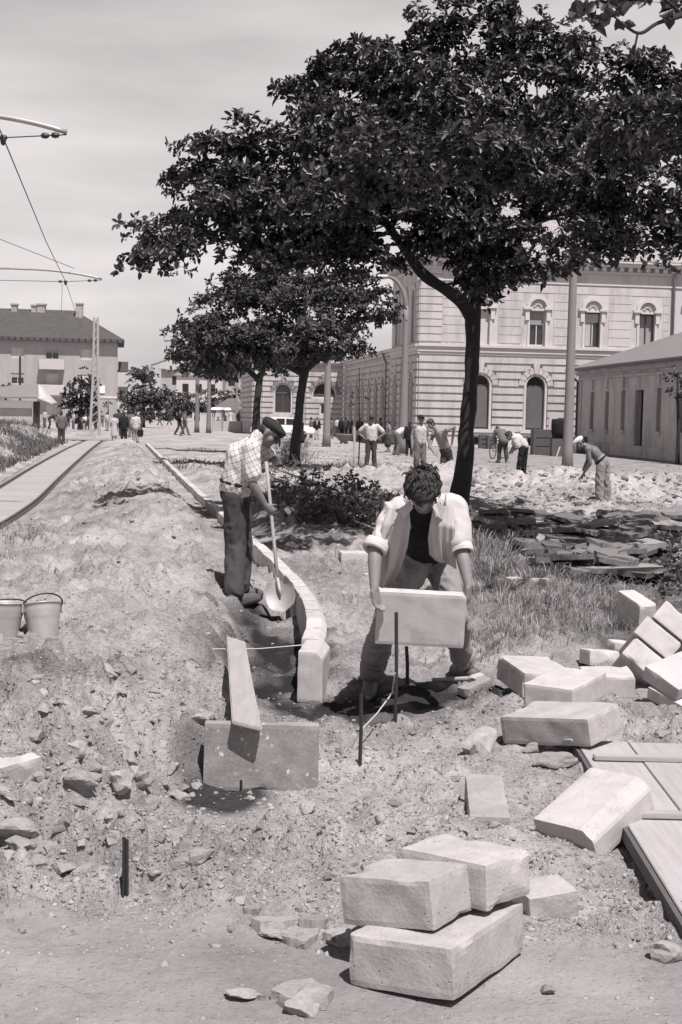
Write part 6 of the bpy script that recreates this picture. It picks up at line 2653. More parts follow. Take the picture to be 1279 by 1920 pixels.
# ---- bicycle by the building
p = G(933, 860)
bi = empty('bicycle', p, 'dark bicycle beside the man in the dark suit', 'bicycle')
bd = Vector((math.cos(rad(60)), math.sin(rad(60)), 0))
wheels = [p - bd * .5 + Vector((0, 0, .34)), p + bd * .55 + Vector((0, 0, .34))]
sd = Vector((-bd.y, bd.x, 0))
for c in wheels:
    mb = MB()
    ring = [c + bd * (.33 * math.cos(w)) + Vector((0, 0, .33 * math.sin(w))) for w in np.linspace(0, 2 * math.pi, 25)]
    mb.tube(ring, .02, 6, False)
    w_ = mb.build('wheel', M['rubber'], bi)
    mb = MB()
    for k in range(12):
        w = 2 * math.pi * k / 12
        mb.tube([c, c + bd * (.32 * math.cos(w)) + Vector((0, 0, .32 * math.sin(w)))], .004, 4, False)
    mb.build('spokes', M['galvanized'], w_)
mb = MB()
bb = p + Vector((0, 0, .30))
seat, hd = p - bd * .15 + Vector((0, 0, .85)), p + bd * .38 + Vector((0, 0, .9))
for a, b in ((wheels[0], bb), (wheels[0], seat - Vector((0, 0, .1))), (bb, seat), (seat - Vector((0, 0, .1)), hd - Vector((0, 0, .1))), (bb, hd - Vector((0, 0, .2))), (hd, wheels[1])):
    mb.tube([a, b], .017, 6)
mb.build('frame', M['iron'], bi)
mb = MB()
mb.tube([hd - sd * .28 - bd * .1, hd - sd * .15 + Vector((0, 0, .06)), hd + sd * .15 + Vector((0, 0, .06)), hd + sd * .28 - bd * .1], .014, 6)
mb.build('handlebar', M['galvanized'], bi)
mb = MB()
mb.ell(seat + Vector((0, 0, .04)), (.13, .09, .04), Matrix.Rotation(rad(60), 3, 'Z'), 10)
mb.build('saddle', M['leather'], bi)
# ------------------------------------------------------------------ people
def axes3(f, u):
    f = Vector(f).normalized()
    u = Vector(u)
    u = (u - f * u.dot(f)).normalized()
    s = f.cross(u)
    return Matrix((s, f, u)).transposed(), s, f, u


def head_shapes(mb, c, f, u, k=1.0, detail=True):
    R, s, f, u = axes3(f, u)
    P = lambda a, b, d: c + (s * a + f * b + u * d) * k
    E = lambda a, b, d, r: mb.ell(P(a, b, d), tuple(x * k for x in r), R, 18)
    E(0, -.008, .028, (.076, .096, .098))
    E(0, .030, -.045, (.060, .066, .078))
    E(0, .070, -.098, (.026, .024, .022))
    for q in (-1, 1):
        E(q * .040, .050, -.038, (.028, .034, .034))
    if detail:
        for q in (-1, 1):
            E(q * .079, -.008, -.012, (.010, .022, .034))
            mb.capsule(P(q * .012, .090, .022), P(q * .046, .076, .022), .012 * k, .011 * k)
        mb.capsule(P(0, .090, .012), P(0, .112, -.030), .009 * k, .014 * k)
        mb.capsule(P(-.011, .098, -.034), P(.011, .098, -.034), .011 * k, .011 * k)
        mb.capsule(P(-.020, .086, -.066), P(.020, .086, -.066), .0085 * k, .0085 * k)
        mb.capsule(P(-.017, .084, -.080), P(.017, .084, -.080), .0085 * k, .0085 * k)


def hand_shapes(mb, w, d, n, thumb=1, curl=.6, k=1.0):
    """w wrist, d along the hand, n the side the fingers close toward; thumb: +1/-1 side along n x d"""
    w, d, n = Vector(w), Vector(d).normalized(), Vector(n)
    n = (n - d * n.dot(d)).normalized()
    s = n.cross(d) * thumb
    mb.capsule(w + d * .012 * k, w + d * .078 * k, .021 * k, .020 * k, s, 1.85, 12)
    offs, lens = (.031, .010, -.011, -.031), (.068, .078, .072, .056)
    for o, L in zip(offs, lens):
        b = w + d * (.082 - abs(o) * .25) * k + s * o * k
        a1 = curl * .75
        d1 = d * math.cos(a1) + n * math.sin(a1)
        a2 = curl * 1.7
        d2 = d * math.cos(a2) + n * math.sin(a2)
        a3 = curl * 2.3
        d3 = d * math.cos(a3) + n * math.sin(a3)
        p1 = b + d1 * L * .45 * k
        p2 = p1 + d2 * L * .32 * k
        p3 = p2 + d3 * L * .23 * k
        mb.capsule(b - d * .01 * k, p1, .0095 * k, .009 * k, n=8)
        mb.capsule(p1, p2, .009 * k, .0082 * k, n=8)
        mb.capsule(p2, p3, .0082 * k, .007 * k, n=8)
    t0 = w + d * .025 * k + s * .028 * k
    t1 = t0 + (d * .62 + s * .62 + n * .35).normalized() * .042 * k
    t2 = t1 + (d * .80 + s * .10 + n * (.45 + .3 * curl)).normalized() * .034 * k
    mb.capsule(t0, t1, .013 * k, .0105 * k, n=8)
    mb.capsule(t1, t2, .0105 * k, .008 * k, n=8)


def folds(amp, f, seed, stretch=(1, 1, .45)):
    def fn(c, no):
        q = c * np.array(stretch)
        a = noise3(q + seed * 3.7, f, seed)
        b = noise3(q * 1.1 + seed * 1.3 + .8 * a[:, None] * .1, f * 2.3, seed + 1)
        r = 1 - np.abs(b) * 3.2
        return amp * (a * 1.1 + .45 * r)
    return fn


def crease(amp, seed):
    """sharp pulled creases of thin cotton"""
    def fn(c, no):
        a = noise3(c * np.array([1.0, .7, .55]), 7, seed)
        w = c + .05 * np.stack([a, a, a], -1)
        b = noise3(w * np.array([1.3, .8, .6]), 11, seed + 2)
        d = noise3(w * np.array([.8, 1.2, .8]), 19, seed + 4)
        return amp * (1.0 * a + .9 * (.28 - np.abs(b)) * 2 + .5 * (.25 - np.abs(d)) * 2 - .25)
    return fn


PERSON_N = [0]


def person(label, J, outfit, vox=.018, group=None, detail=False, hands=None, k=1.0, base=None):
    """J: joints in world space; outfit: dict of garments; k: overall size"""
    PERSON_N[0] += 1
    sd = PERSON_N[0]
    J = {a: Vector(b) for a, b in J.items()}
    if base is None:
        base = (J['anL'] + J['anR']) / 2
        base.z = min(J['anL'].z, J['anR'].z) - .08 * k
    root = empty('person', base, label, 'person', group)
    side = (J['shR'] - J['shL'])
    side = side.normalized() if side.length > .01 else Vector((1, 0, 0))
    hf, hu = J['face'], J['hup']
    wa = J['pelvis'].lerp(J['chest'], .45)
    skin = outfit.get('skin', 'skin')
    # ---- the continuous body
    mb = MB()
    head_shapes(mb, J['head'], hf, hu, k, detail)
    R, s_, f_, u_ = axes3(hf, hu)
    mb.capsule(J['neck'] - (J['head'] - J['neck']).normalized() * .03 * k, J['head'] - u_ * .05 * k - f_ * .012 * k, .060 * k, .054 * k)
    mb.capsule(J['pelvis'], wa, .118 * k, .112 * k, side, 1.30)
    mb.capsule(wa, J['chest'], .112 * k, .125 * k, side, 1.32)
    mb.capsule(J['chest'], J['neck'].lerp(J['chest'], .35), .122 * k, .080 * k, side, 1.35)
    for S in 'LR':
        mb.capsule(J['chest'].lerp(J['sh' + S], .55), J['sh' + S], .085 * k, .062 * k)
        mb.capsule(J['sh' + S], J['el' + S], .055 * k, .041 * k)
        mb.capsule(J['el' + S], J['el' + S].lerp(J['wr' + S], .3), .041 * k, .043 * k)
        mb.capsule(J['el' + S].lerp(J['wr' + S], .3), J['wr' + S], .043 * k, .027 * k)
        mb.capsule(J['hip' + S], J['kn' + S], .088 * k, .056 * k)
        mb.capsule(J['kn' + S], J['kn' + S].lerp(J['an' + S], .35), .055 * k, .056 * k)
        mb.capsule(J['kn' + S].lerp(J['an' + S], .35), J['an' + S], .056 * k, .038 * k)
        mb.capsule(J['an' + S] - Vector((0, 0, .03 * k)), J['to' + S], .038 * k, .028 * k)
        hd = J.get('hd' + S)
        d = (J['wr' + S] - J['el' + S]).normalized() if hd is None else Vector(hd)
        nn = J.get('hn' + S) or (side * (-1 if S == 'R' else 1))
        th = J.get('th' + S)
        hand_shapes(mb, J['wr' + S], d, nn, int(th.x) if th is not None else (1 if S == 'R' else -1), float(J['cu' + S].x) if 'cu' + S in J else .45, k)
    link_mesh('body', fuse(mb, vox * (.55 if detail else 1), 3 if detail else 2), M[skin], root)
    if detail:
        for q in (-1, 1):
            e = MB()
            e.ell(J['head'] + s_ * .033 * q + f_ * .083 + u_ * .002, (.011, .011, .009), R, 10)
            e.build('eye', M['dark_opening'], root, smooth=True)
    am = outfit.get('fold', .012)
    # ---- upper garment
    top = outfit.get('top')
    if top:
        m, sleeve = top[0], top[1]
        ex = top[2] if len(top) > 2 else .014
        g = MB()
        low = J['pelvis'].lerp(wa, .25 if not outfit.get('jacket') else -.6)
        g.capsule(low, wa, .122 * k + ex, .118 * k + ex * 1.4, side, 1.30)
        g.capsule(wa, J['chest'], .116 * k + ex * 1.3, .127 * k + ex, side, 1.33)
        g.capsule(J['chest'], J['neck'].lerp(J['chest'], .40), .124 * k + ex, .078 * k + ex * .6, side, 1.38)
        for S in 'LR':
            if sleeve != 'tank':
                g.capsule(J['chest'].lerp(J['sh' + S], .55), J['sh' + S], .087 * k + ex, .064 * k + ex)
            if sleeve in ('short', 'long', 'rolled'):
                e = J['sh' + S].lerp(J['el' + S], .80 if sleeve == 'short' else 1.0)
                if sleeve == 'rolled': e = J['sh' + S].lerp(J['el' + S], .93)
                g.capsule(J['sh' + S], e - (e - J['sh' + S]).normalized() * .03, .060 * k + ex, .054 * k + ex)
                if sleeve == 'long':
                    g.capsule(J['el' + S], J['el' + S].lerp(J['wr' + S], .93), .046 * k + ex, .034 * k + ex)
        if sleeve != 'tank':
            g.capsule(J['neck'] - u_ * .01, J['neck'] + u_ * .025 * k - f_ * .006, .068 * k, .064 * k)
        link_mesh('shirt' if not outfit.get('jacket') else 'jacket', fuse(g, vox * .8, 2, crease(am * k * 1.1, sd) if detail else folds(am * k, 8.5, sd, (1, 1, .6))), M[m], root)
    if outfit.get('inner'):
        g = MB()
        c = J['chest'] + Vector(outfit['front']) * .085
        g.capsule(c.lerp(wa + Vector(outfit['front']) * .1, .9), c + (J['neck'] - J['chest']) * .45, .05 * k, .07 * k, side, 1.2)
        link_mesh('shirt_front', fuse(g, vox, 1), M[outfit['inner']], root)
    # ---- lower garment
    if outfit.get('skirt'):
        g = MB()
        kn = (J['knL'] + J['knR']) / 2 - Vector((0, 0, .06 * k))
        g.capsule(J['pelvis'].lerp(wa, .7), J['pelvis'], .125 * k, .14 * k, side, 1.3)
        g.capsule(J['pelvis'], kn, .145 * k, .185 * k, side, 1.25)
        link_mesh('skirt', fuse(g, vox, 2, folds(.02 * k, 7, sd, (1, 1, .12))), M[outfit['skirt']], root)
    elif outfit.get('trousers'):
        g = MB()
        w = outfit.get('wide', 1.0)
        g.capsule(J['pelvis'], J['pelvis'].lerp(wa, .75), .132 * k, .128 * k, side, 1.31)
        for S in 'LR':
            an = J['an' + S].lerp(J['kn' + S], outfit.get('cuff', .0) + .03)
            g.capsule(J['hip' + S], J['kn' + S], .104 * k, .080 * k * w)
            g.capsule(J['kn' + S], an, .080 * k * w, .074 * k * w)
            dd = (an - J['kn' + S]).normalized()
        link_mesh('trousers', fuse(g, vox * .8, 2, crease(am * 1.25 * k, sd + 3) if detail else folds(am * 1.25 * k, 7.0, sd + 3)), M[outfit['trousers']], root)
    if outfit.get('belt'):
        g = MB()
        c = J['pelvis'].lerp(wa, .50)
        ax = (wa - J['pelvis']).normalized()
        b_ = side.cross(ax)
        ring = [c + side * (math.cos(t) * .180 * k) + b_ * (math.sin(t) * .142 * k) for t in np.linspace(0, 2 * math.pi, 29)]
        g.tube(ring, .018 * k, 6, False)
        g.build('belt', M[outfit['belt']], root, smooth=True)
    # ---- shoes
    for S in 'LR':
        g = MB()
        a, t = J['an' + S], J['to' + S]
        d = t - a
        d.z = 0
        d = d.normalized() if d.length > 1e-4 else Vector((0, 1, 0))
        z = min(a.z, t.z + .05 * k)
        heel = Vector((a.x, a.y, t.z + .015 * k)) - d * .055 * k
        lat = Vector((-d.y, d.x, 0))
        g.capsule(heel, t - d * .02 * k + Vector((0, 0, .014 * k)), .050 * k, .044 * k, lat, 1.12)
        g.capsule(heel + d * .03 * k + Vector((0, 0, .03 * k)), a + Vector((0, 0, .01)), .052 * k, .056 * k)
        g.capsule(heel + d * .06 * k + Vector((0, 0, .025 * k)), t - d * .06 * k + Vector((0, 0, .024 * k)), .056 * k, .044 * k)
        me = fuse(g, vox * .7, 2)
        c = co_of(me)
        lo = t.z - .018 * k
        c[:, 2] = np.maximum(c[:, 2], lo)
        me.vertices.foreach_set('co', c.astype(np.float32).ravel())
        link_mesh('shoe', me, M[outfit.get('shoes', 'leather')], root)
    # ---- hair, cap, scarf
    hd = J['head']
    Pk = lambda a, b, d: hd + (s_ * a + f_ * b + u_ * d) * k
    if outfit.get('hair'):
        g = MB()
        g.ell(Pk(0, -.020, .042), (.082 * k, .096 * k, .098 * k), R, 18)
        g.ell(Pk(0, -.055, -.010), (.072 * k, .055 * k, .075 * k), R, 14)
        g.ell(Pk(0, .045, .095), (.060 * k, .045 * k, .035 * k), R, 14)
        if outfit.get('long_hair'):
            g.ell(Pk(0, -.05, -.06), (.085 * k, .06 * k, .10 * k), R, 14)
        link_mesh('hair', fuse(g, vox * .7, 1, folds(.012 * k, 22, sd, (1, 1, 1)) if detail else None), M[outfit['hair']], root)
    if outfit.get('cap'):
        g = MB()
        g.ell(Pk(0, -.004, .070), (.094 * k, .122 * k, .052 * k), R, 20)
        g.ell(Pk(0, -.020, .052), (.088 * k, .104 * k, .055 * k), R, 18)
        g.ell(Pk(0, .055, .072), (.082 * k, .075 * k, .036 * k), R, 18)
        g.capsule(Pk(-.045, .100, .040), Pk(.045, .100, .040), .014 * k, .014 * k)
        cap = link_mesh('cap', fuse(g, vox * .6, 2, folds(.004 * k, 12, sd, (1, 1, 1)) if detail else None), M[outfit['cap']], root)
        g = MB()
        pts = []
        for i in range(11):
            a = math.pi * i / 10
            pts.append((.072 * math.cos(a), .088 + .068 * math.sin(a)))
        vs = [Pk(x, y, .038 - 1.1 * max(0, y - .09)) for x, y in pts]
        vs += [v - u_ * .008 * k for v in vs]
        n = len(pts)
        g.add(vs, [tuple(range(n)), tuple(reversed(range(n, 2 * n)))] + [(i, n + i, n + (i + 1) % n, (i + 1) % n) for i in range(n)])
        g.build('peak', M[outfit['cap']], cap)
        if outfit.get('nape', True):
            g = MB()
            g.ell(Pk(0, -.052, -.005), (.074 * k, .056 * k, .062 * k), R, 14)
            link_mesh('hair', fuse(g, vox * .7, 1), M['hair'], root)
    if outfit.get('scarf'):
        g = MB()
        g.ell(Pk(0, -.016, .035), (.086 * k, .103 * k, .104 * k), R, 18)
        g.ell(Pk(0, -.04, -.05), (.075 * k, .07 * k, .08 * k), R, 14)
        link_mesh('headscarf', fuse(g, vox * .7, 1), M[outfit['scarf']], root)
    return root


# ---- pose library: the person looks along +Y, metres, 1.72 m tall
def pose(kind, rs):
    j = lambda a=.02: rs.uniform(-a, a)
    P = dict(pelvis=(0, 0, .95), chest=(0, .01, 1.30), neck=(0, .0, 1.46), head=(0, .025, 1.60), shL=(-.175, 0, 1.40), shR=(.175, 0, 1.40),
             elL=(-.23, -.03, 1.13), elR=(.23, -.03, 1.13), wrL=(-.24, .05, .89), wrR=(.24, .05, .89), hipL=(-.09, 0, .90), hipR=(.09, 0, .90),
             knL=(-.10, .03, .50), knR=(.10, .03, .50), anL=(-.115, -.02, .085), anR=(.115, -.02, .085), toL=(-.15, .14, .03), toR=(.15, .14, .03))
    face, hup = (j(.1), 1, -.08), (0, .08, 1)
    if kind == 'walk':
        P.update(knL=(-.09, .16, .51), anL=(-.09, .28, .10), toL=(-.10, .44, .06), knR=(.09, -.04, .50), anR=(.09, -.26, .13), toR=(.10, -.12, .03), wrL=(-.24, -.14, .92), elL=(-.24, -.12, 1.15), wrR=(.24, .22, .95), elR=(.24, .04, 1.14))
    elif kind == 'hips':
        P.update(elL=(-.43, -.06, 1.18), wrL=(-.24, .04, 1.03), elR=(.43, -.06, 1.18), wrR=(.24, .04, 1.03), anL=(-.13, 0, .085), anR=(.15, .02, .085), toL=(-.2, .15, .03), toR=(.22, .16, .03))
        P['hdL'], P['hdR'] = (.5, .3, -.6), (-.5, .3, -.6)
    elif kind == 'dig':
        P.update(pelvis=(0, 0, .92), chest=(0, .27, 1.17), neck=(0, .41, 1.25), head=(0, .54, 1.27), shL=(-.18, .35, 1.22), shR=(.18, .35, 1.22), elL=(-.20, .44, .96), elR=(.19, .36, .95), wrL=(-.05, .66, .80), wrR=(.07, .46, .74),
                 hipL=(-.09, .0, .88), hipR=(.09, .0, .88), knL=(-.11, .10, .49), knR=(.11, .0, .48), anL=(-.12, .10, .085), anR=(.12, -.12, .085), toL=(-.15, .26, .03), toR=(.15, .04, .03))
        face, hup = (0, .72, -.69), (0, .69, .72)
    elif kind == 'bend':
        P.update(pelvis=(0, 0, .92), chest=(0, .30, 1.10), neck=(0, .45, 1.14), head=(0, .57, 1.10), shL=(-.18, .38, 1.12), shR=(.18, .38, 1.12), elL=(-.20, .44, .84), elR=(.20, .44, .84), wrL=(-.14, .54, .62), wrR=(.14, .54, .62), knL=(-.12, .1, .48), knR=(.12, .06, .48))
        face, hup = (0, .5, -.86), (0, .86, .5)
    elif kind == 'sit':
        P.update({a: (b[0], b[1], b[2] - .48) for a, b in P.items()})
        P.update(knL=(-.14, .40, .50), knR=(.14, .40, .50), anL=(-.13, .36, .085), anR=(.13, .36, .085), toL=(-.15, .52, .03), toR=(.15, .52, .03), wrL=(-.10, .34, .58), wrR=(.10, .34, .58), elL=(-.24, .08, .66), elR=(.24, .08, .66))
    elif kind == 'hold':
        P.update(elL=(-.24, .02, 1.13), elR=(.24, .02, 1.13), wrL=(-.06, .24, 1.15), wrR=(.08, .26, 1.20))
    for a in ('elL', 'elR', 'wrL', 'wrR', 'anL', 'anR'):
        b = P[a]
        if a[:2] != 'an': P[a] = (b[0] + j(), b[1] + j(.03), b[2] + j())
    P['face'], P['hup'] = face, hup
    return P


DIRS = ('face', 'hup', 'hdL', 'hdR', 'hnL', 'hnR')


def stander(label, u, v, hpx, kind, yaw, outfit, group=None, vox=None, size=None, seed=0, detail=False):
    p = GT(u, v)
    s = size or hpx * p.y / F_PX / 1.72
    s = min(max(s, .86), 1.12)
    rs = random.Random(seed + int(u))
    m = Matrix.Rotation(rad(yaw), 3, 'Z')
    J = {}
    for a, b in pose(kind, rs).items():
        J[a] = m @ Vector(b) if a in DIRS else p + m @ (Vector(b) * s)
    if vox is None:
        vox = min(.03, max(.012, p.y / F_PX * 1.6 * .8))
    return person(label, J, outfit, vox, group, detail, k=s, base=p), J, s


# ---- the man with the shovel
Y = 12.70
J = dict(pelvis=at(441, 920, Y), chest=at(456, 856, Y), neck=at(481, 824, Y), head=at(505, 811, Y), face=(.76, -.12, -.64), hup=(.64, 0, .77),
         shR=at(470, 842, Y - .17), elR=at(474, 908, Y - .22), wrR=at(498, 949, Y - .175), shL=at(478, 838, Y + .18), elL=at(515, 862, Y + .20), wrL=at(509, 871, Y + .06),
         hipR=at(437, 934, Y - .09), hipL=at(447, 932, Y + .10), knR=at(442, 1028, Y - .10), knL=at(455, 1026, Y + .12), anR=at(441, 1115, Y - .08), anL=at(456, 1103, Y + .16), toR=at(484, 1135, Y - .12), toL=at(486, 1119, Y + .12))
J.update(anR=GT(438, 1131) + Vector((0, 0, .085)), toR=GT(482, 1141) + Vector((0, 0, .032)), anL=GT(452, 1118) + Vector((0, 0, .085)), toL=GT(488, 1124) + Vector((0, 0, .032)))
hnd = (at(521, 1090, 12.36) - t_).normalized()
J.update(hdR=(.78, .12, -.60), hnR=(.15, .97, .12), cuR=(1.0, 0, 0), thR=(-1, 0, 0), hdL=(-.75, -.5, -.15), hnL=(-.2, -.2, -.9), cuL=(1.0, 0, 0), thL=(1, 0, 0))
person('man in check shirt and dark flat cap digging with a pale handled shovel', J, dict(top=('cloth_check', 'short', .026), trousers='cloth_dark', wide=1.22, cap='cap_dark', shoes='leather', belt='cloth_black', skin='skin_tan', fold=.016), .013, None, True, k=1.0)

# ---- the man bending with the slab
J = dict(pelvis=at(803, 1036, 9.20), chest=at(798, 978, 8.80), neck=at(795, 944, 8.52), head=at(793, 919, 8.33), face=(.03, -.30, -.95), hup=(-.02, -.95, .30),
         shR=at(738, 958, 8.62), elR=at(703, 1030, 8.48), wrR=at(702, 1104, 8.37), shL=at(850, 956, 8.66), elL=at(866, 1035, 8.54), wrL=at(879, 1098, 8.44),
         hipR=at(780, 1058, 9.16), hipL=at(828, 1058, 9.18), knR=at(722, 1158, 8.80), knL=at(856, 1158, 8.98), anR=at(693, 1272, 8.72), anL=at(864, 1243, 9.14), toR=at(692, 1306, 8.48), toL=at(890, 1264, 8.96))
J.update(anR=GT(695, 1293) + Vector((0, 0, .085)), toR=GT(690, 1312) + Vector((0, -.02, .032)), anL=GT(866, 1268) + Vector((0, 0, .085)), toL=GT(891, 1278) + Vector((0, 0, .032)))
J.update(hdR=(.18, -.02, -.95), hnR=(.75, -.62, .1), cuR=(.50, 0, 0), thR=(1, 0, 0), hdL=(-.05, .05, -.98), hnL=(-.9, .3, .1), cuL=(.35, 0, 0), thL=(-1, 0, 0))
lift = person('dark haired man in open pale shirt bending to set a concrete slab', J, dict(trousers='cloth_grey', wide=1.02, cuff=.05, hair='hair_brown', shoes='leather', skin='skin', fold=.020), .012, None, True, k=1.0)
side = (J['shL'] - J['shR']).normalized()
back = Vector((0, .50, .85)).normalized()
wa = J['pelvis'].lerp(J['chest'], .45)
g = MB()
g.capsule(J['pelvis'].lerp(wa, .5), wa, .126, .126, side, 1.28)
g.capsule(wa, J['chest'], .126, .134, side, 1.28)
g.capsule(J['chest'], J['neck'].lerp(J['chest'], .3), .132, .085, side, 1.3)
link_mesh('undershirt', fuse(g, .014, 2, folds(.010, 10, 4)), M['cloth_black'], lift)


g = MB()
o_ = back * .040
g.capsule(J['pelvis'].lerp(wa, .2) + o_, wa + o_, .140, .140, side, 1.35)
g.capsule(wa + o_, J['chest'] + o_, .140, .138, side, 1.42)
g.capsule(J['chest'] + o_, J['neck'].lerp(J['chest'], .35) + o_, .134, .085, side, 1.45)
for S in 'LR':
    g.capsule(J['chest'].lerp(J['sh' + S], .5) + o_ * .8, J['sh' + S] + o_ * .2, .090, .064)
    e = J['sh' + S].lerp(J['el' + S], .88)
    g.capsule(J['sh' + S] + o_ * .1, e - (e - J['sh' + S]).normalized() * .05, .066, .064)
shirt = link_mesh('shirt', fuse(g, .008, 2, crease(.032, 9)), M['cloth_white'], lift)
for S in 'LR':
    g = MB()
    d = (J['el' + S] - J['sh' + S]).normalized()
    c = J['sh' + S].lerp(J['el' + S], .93)
    a = d.orthogonal().normalized()
    b = d.cross(a)
    for q, rr in ((-.020, .062), (.0, .065), (.018, .063)):
        g.tube([c + d * q + (a * math.cos(t) + b * math.sin(t)) * rr for t in np.linspace(0, 2 * math.pi, 25)], .012, 8, False)
    link_mesh('rolled_cuff', fuse(g, .006, 1, crease(.010, 3)), M['cloth_white'], shirt)


def flap(px, Ys, seed, name):
    """hanging shirt front: rows of (left pixel, right pixel) at given distances, with hanging folds"""
    N = 22
    vs, fs = [], []
    rows = [(at(l[0], l[1], Yq[0]), at(r[0], r[1], Yq[1])) for (l, r), Yq in zip(px, Ys)]
    K = 7
    fine = []
    for i in range(len(rows) - 1):
        for q in range(K):
            t = q / K
            fine.append((rows[i][0].lerp(rows[i + 1][0], t), rows[i][1].lerp(rows[i + 1][1], t)))
    fine.append(rows[-1])
    for i, (a, b) in enumerate(fine):
        gr = i / len(fine)
        for k in range(N + 1):
            t = k / N
            w = (.004 + .020 * gr) * math.sin(t * 11 + gr * 2.2 + seed) + (.003 + .010 * gr) * math.sin(t * 23 - gr * 3) + .022 * math.sin(math.pi * t)
            vs.append(a.lerp(b, t) + Vector((.1 * math.sin(seed), -1, .15)) * w + Vector((0, 0, .006 * math.sin(t * 9 + seed))))
    m = len(vs)
    vs += [v + Vector((0, .005, 0)) for v in vs]
    for i in range(len(fine) - 1):
        for k in range(N):
            j = i * (N + 1) + k
            fs += [(j, j + 1, j + N + 2, j + N + 1), (m + j, m + j + N + 1, m + j + N + 2, m + j + 1)]
    nr = len(fine)
    for k in range(N):
        j = (nr - 1) * (N + 1) + k
        fs.append((j, j + 1, m + j + 1, m + j))
    for i in range(nr - 1):
        for k in (0, N):
            j = i * (N + 1) + k
            fs.append((j, j + N + 1, m + j + N + 1, m + j))
    g = MB()
    g.add(vs, fs)
    g.build(name, M['cloth_white'], shirt, smooth=True)


flap([((728, 955), (768, 950)), ((716, 985), (770, 985)), ((712, 1015), (764, 1025)), ((710, 1055), (752, 1062)), ((707, 1100), (731, 1104))],
     [(8.52, 8.44), (8.48, 8.44), (8.48, 8.47), (8.50, 8.54), (8.54, 8.60)], 1, 'shirt_front')
flap([((813, 950), (850, 952)), ((806, 985), (853, 988)), ((803, 1010), (852, 1020)), ((806, 1040), (854, 1046)), ((816, 1050), (856, 1066))],
     [(8.46, 8.54), (8.46, 8.50), (8.50, 8.54), (8.56, 8.60), (8.60, 8.64)], 3, 'shirt_front')
for (pts) in ([(770, 938), (748, 955), (757, 975), (775, 952)], [(815, 936), (836, 953), (826, 974), (810, 950)]):
    g = MB()
    q = [at(a, b, 8.43) + Vector((0, -.01 * (i % 2), 0)) for i, (a, b) in enumerate(pts)]
    g.hexa([x + Vector((0, .006, 0)) for x in q], [x + Vector((0, -.002, 0)) for x in q])
    g.build('collar', M['cloth_white'], shirt, bevel=.002)
# tousled hair: locks swept from the crown
R, s_, f_, u_ = axes3(J['face'], J['hup'])
g = MB()
rs_ = random.Random(2)
for i in range(900):
    a, b = rs_.uniform(0, 6.28), rs_.uniform(-.35, 1.45)
    d = (s_ * math.cos(a) * .95 + f_ * math.sin(a) * 1.12) * math.cos(b) + u_ * math.sin(b)
    if d.dot(f_) > .45 and d.dot(u_) < .35: continue
    p = J['head'] + u_ * .034 - f_ * .014 + Vector((d.x, d.y, d.z)) * .092
    flow = f_ * .9 + s_ * (.5 * math.sin(a * 2 + 1)) - u_ * .25
    t = (flow - d * flow.dot(d))
    t = (t.normalized() if t.length > .01 else s_) + Vector((rs_.gauss(0, .28), rs_.gauss(0, .28), rs_.gauss(0, .28)))
    L = rs_.uniform(.03, .06)
    w = Vector(d)
    q = rs_.uniform(.002, .012)
    pts = [p, p + t * L * .35 + w * q, p + t * L * .7 + w * q * .8, p + t * L - w * L * .28]
    r = rs_.uniform(.0035, .0075)
    g.tube(pts, [r, r * 1.15, r * .9, r * .25], 5)
g.build('locks', M['hair_brown'], lift, smooth=True)

# ---- workers behind
o, Jp, s = stander('man in white T-shirt with hands on hips standing on the torn-up ground', 695, 882, 101, 'hips', 176, dict(top=('cloth_white', 'short', .018), trousers='cloth_dark', cap='cap_dark', skin='skin_tan'), vox=.016, detail=True)
o, Jp, s = stander('man in white vest and dark cap standing behind the thick trunk', 786, 897, 118, 'stand', 200, dict(top=('cloth_white', 'tank', .012), trousers='cloth_mid', cap='cap_dark', skin='skin'), vox=.016, detail=True)
# the bare-chested man leaning beside the trunk
Y = 37.5
J = dict(pelvis=at(838, 852, Y), chest=at(828, 822, Y - .15), neck=at(816, 805, Y - .25), head=at(808, 795, Y - .3), face=(-.75, -.45, -.5), hup=(-.45, -.2, .87),
         shR=at(813, 812, Y - .05), elR=at(806, 836, Y - .2), wrR=at(815, 850, Y - .35), shL=at(838, 806, Y - .35), elL=at(852, 800, Y - .3), wrL=at(848, 828, Y - .15),
         hipR=at(833, 858, Y), hipL=at(843, 858, Y), knR=at(830, 885, Y - .1), knL=at(844, 885, Y), anR=at(832, 912, Y), anL=at(846, 912, Y + .1), toR=at(824, 917, Y - .05), toL=at(838, 917, Y + .05))
person('bare chested man leaning forward with one arm akimbo beside the thick trunk', J, dict(trousers='cloth_dark', hair='hair', skin='skin'), .016, None, True, k=1.0)


# the two stooping shovellers behind the heap
def stoop(label, Y, px, outfit, face, hup, tip_px, shovel_label, grip):
    J = {n: at(u, v, Y + dy) for n, (u, v, dy) in px.items()}
    for S in 'LR':
        g_ = GT(*px['to' + S][:2])
        for n in ('an', 'to'):
            J[n + S] = J[n + S] + Vector((0, 0, 0))
    J['face'], J['hup'] = face, hup
    person(label, J, outfit, .014, None, True, k=1.0)
    tp = GT(*tip_px)
    tp.y = Y - .25
    tp.z = gz(tp.x, tp.y)
    a_ = at(grip[0], grip[1], Y - .05)
    shovel(shovel_label, a_, a_.lerp(tp, .80), tp, .24, (-.6, -.6, .5), hr=.02)


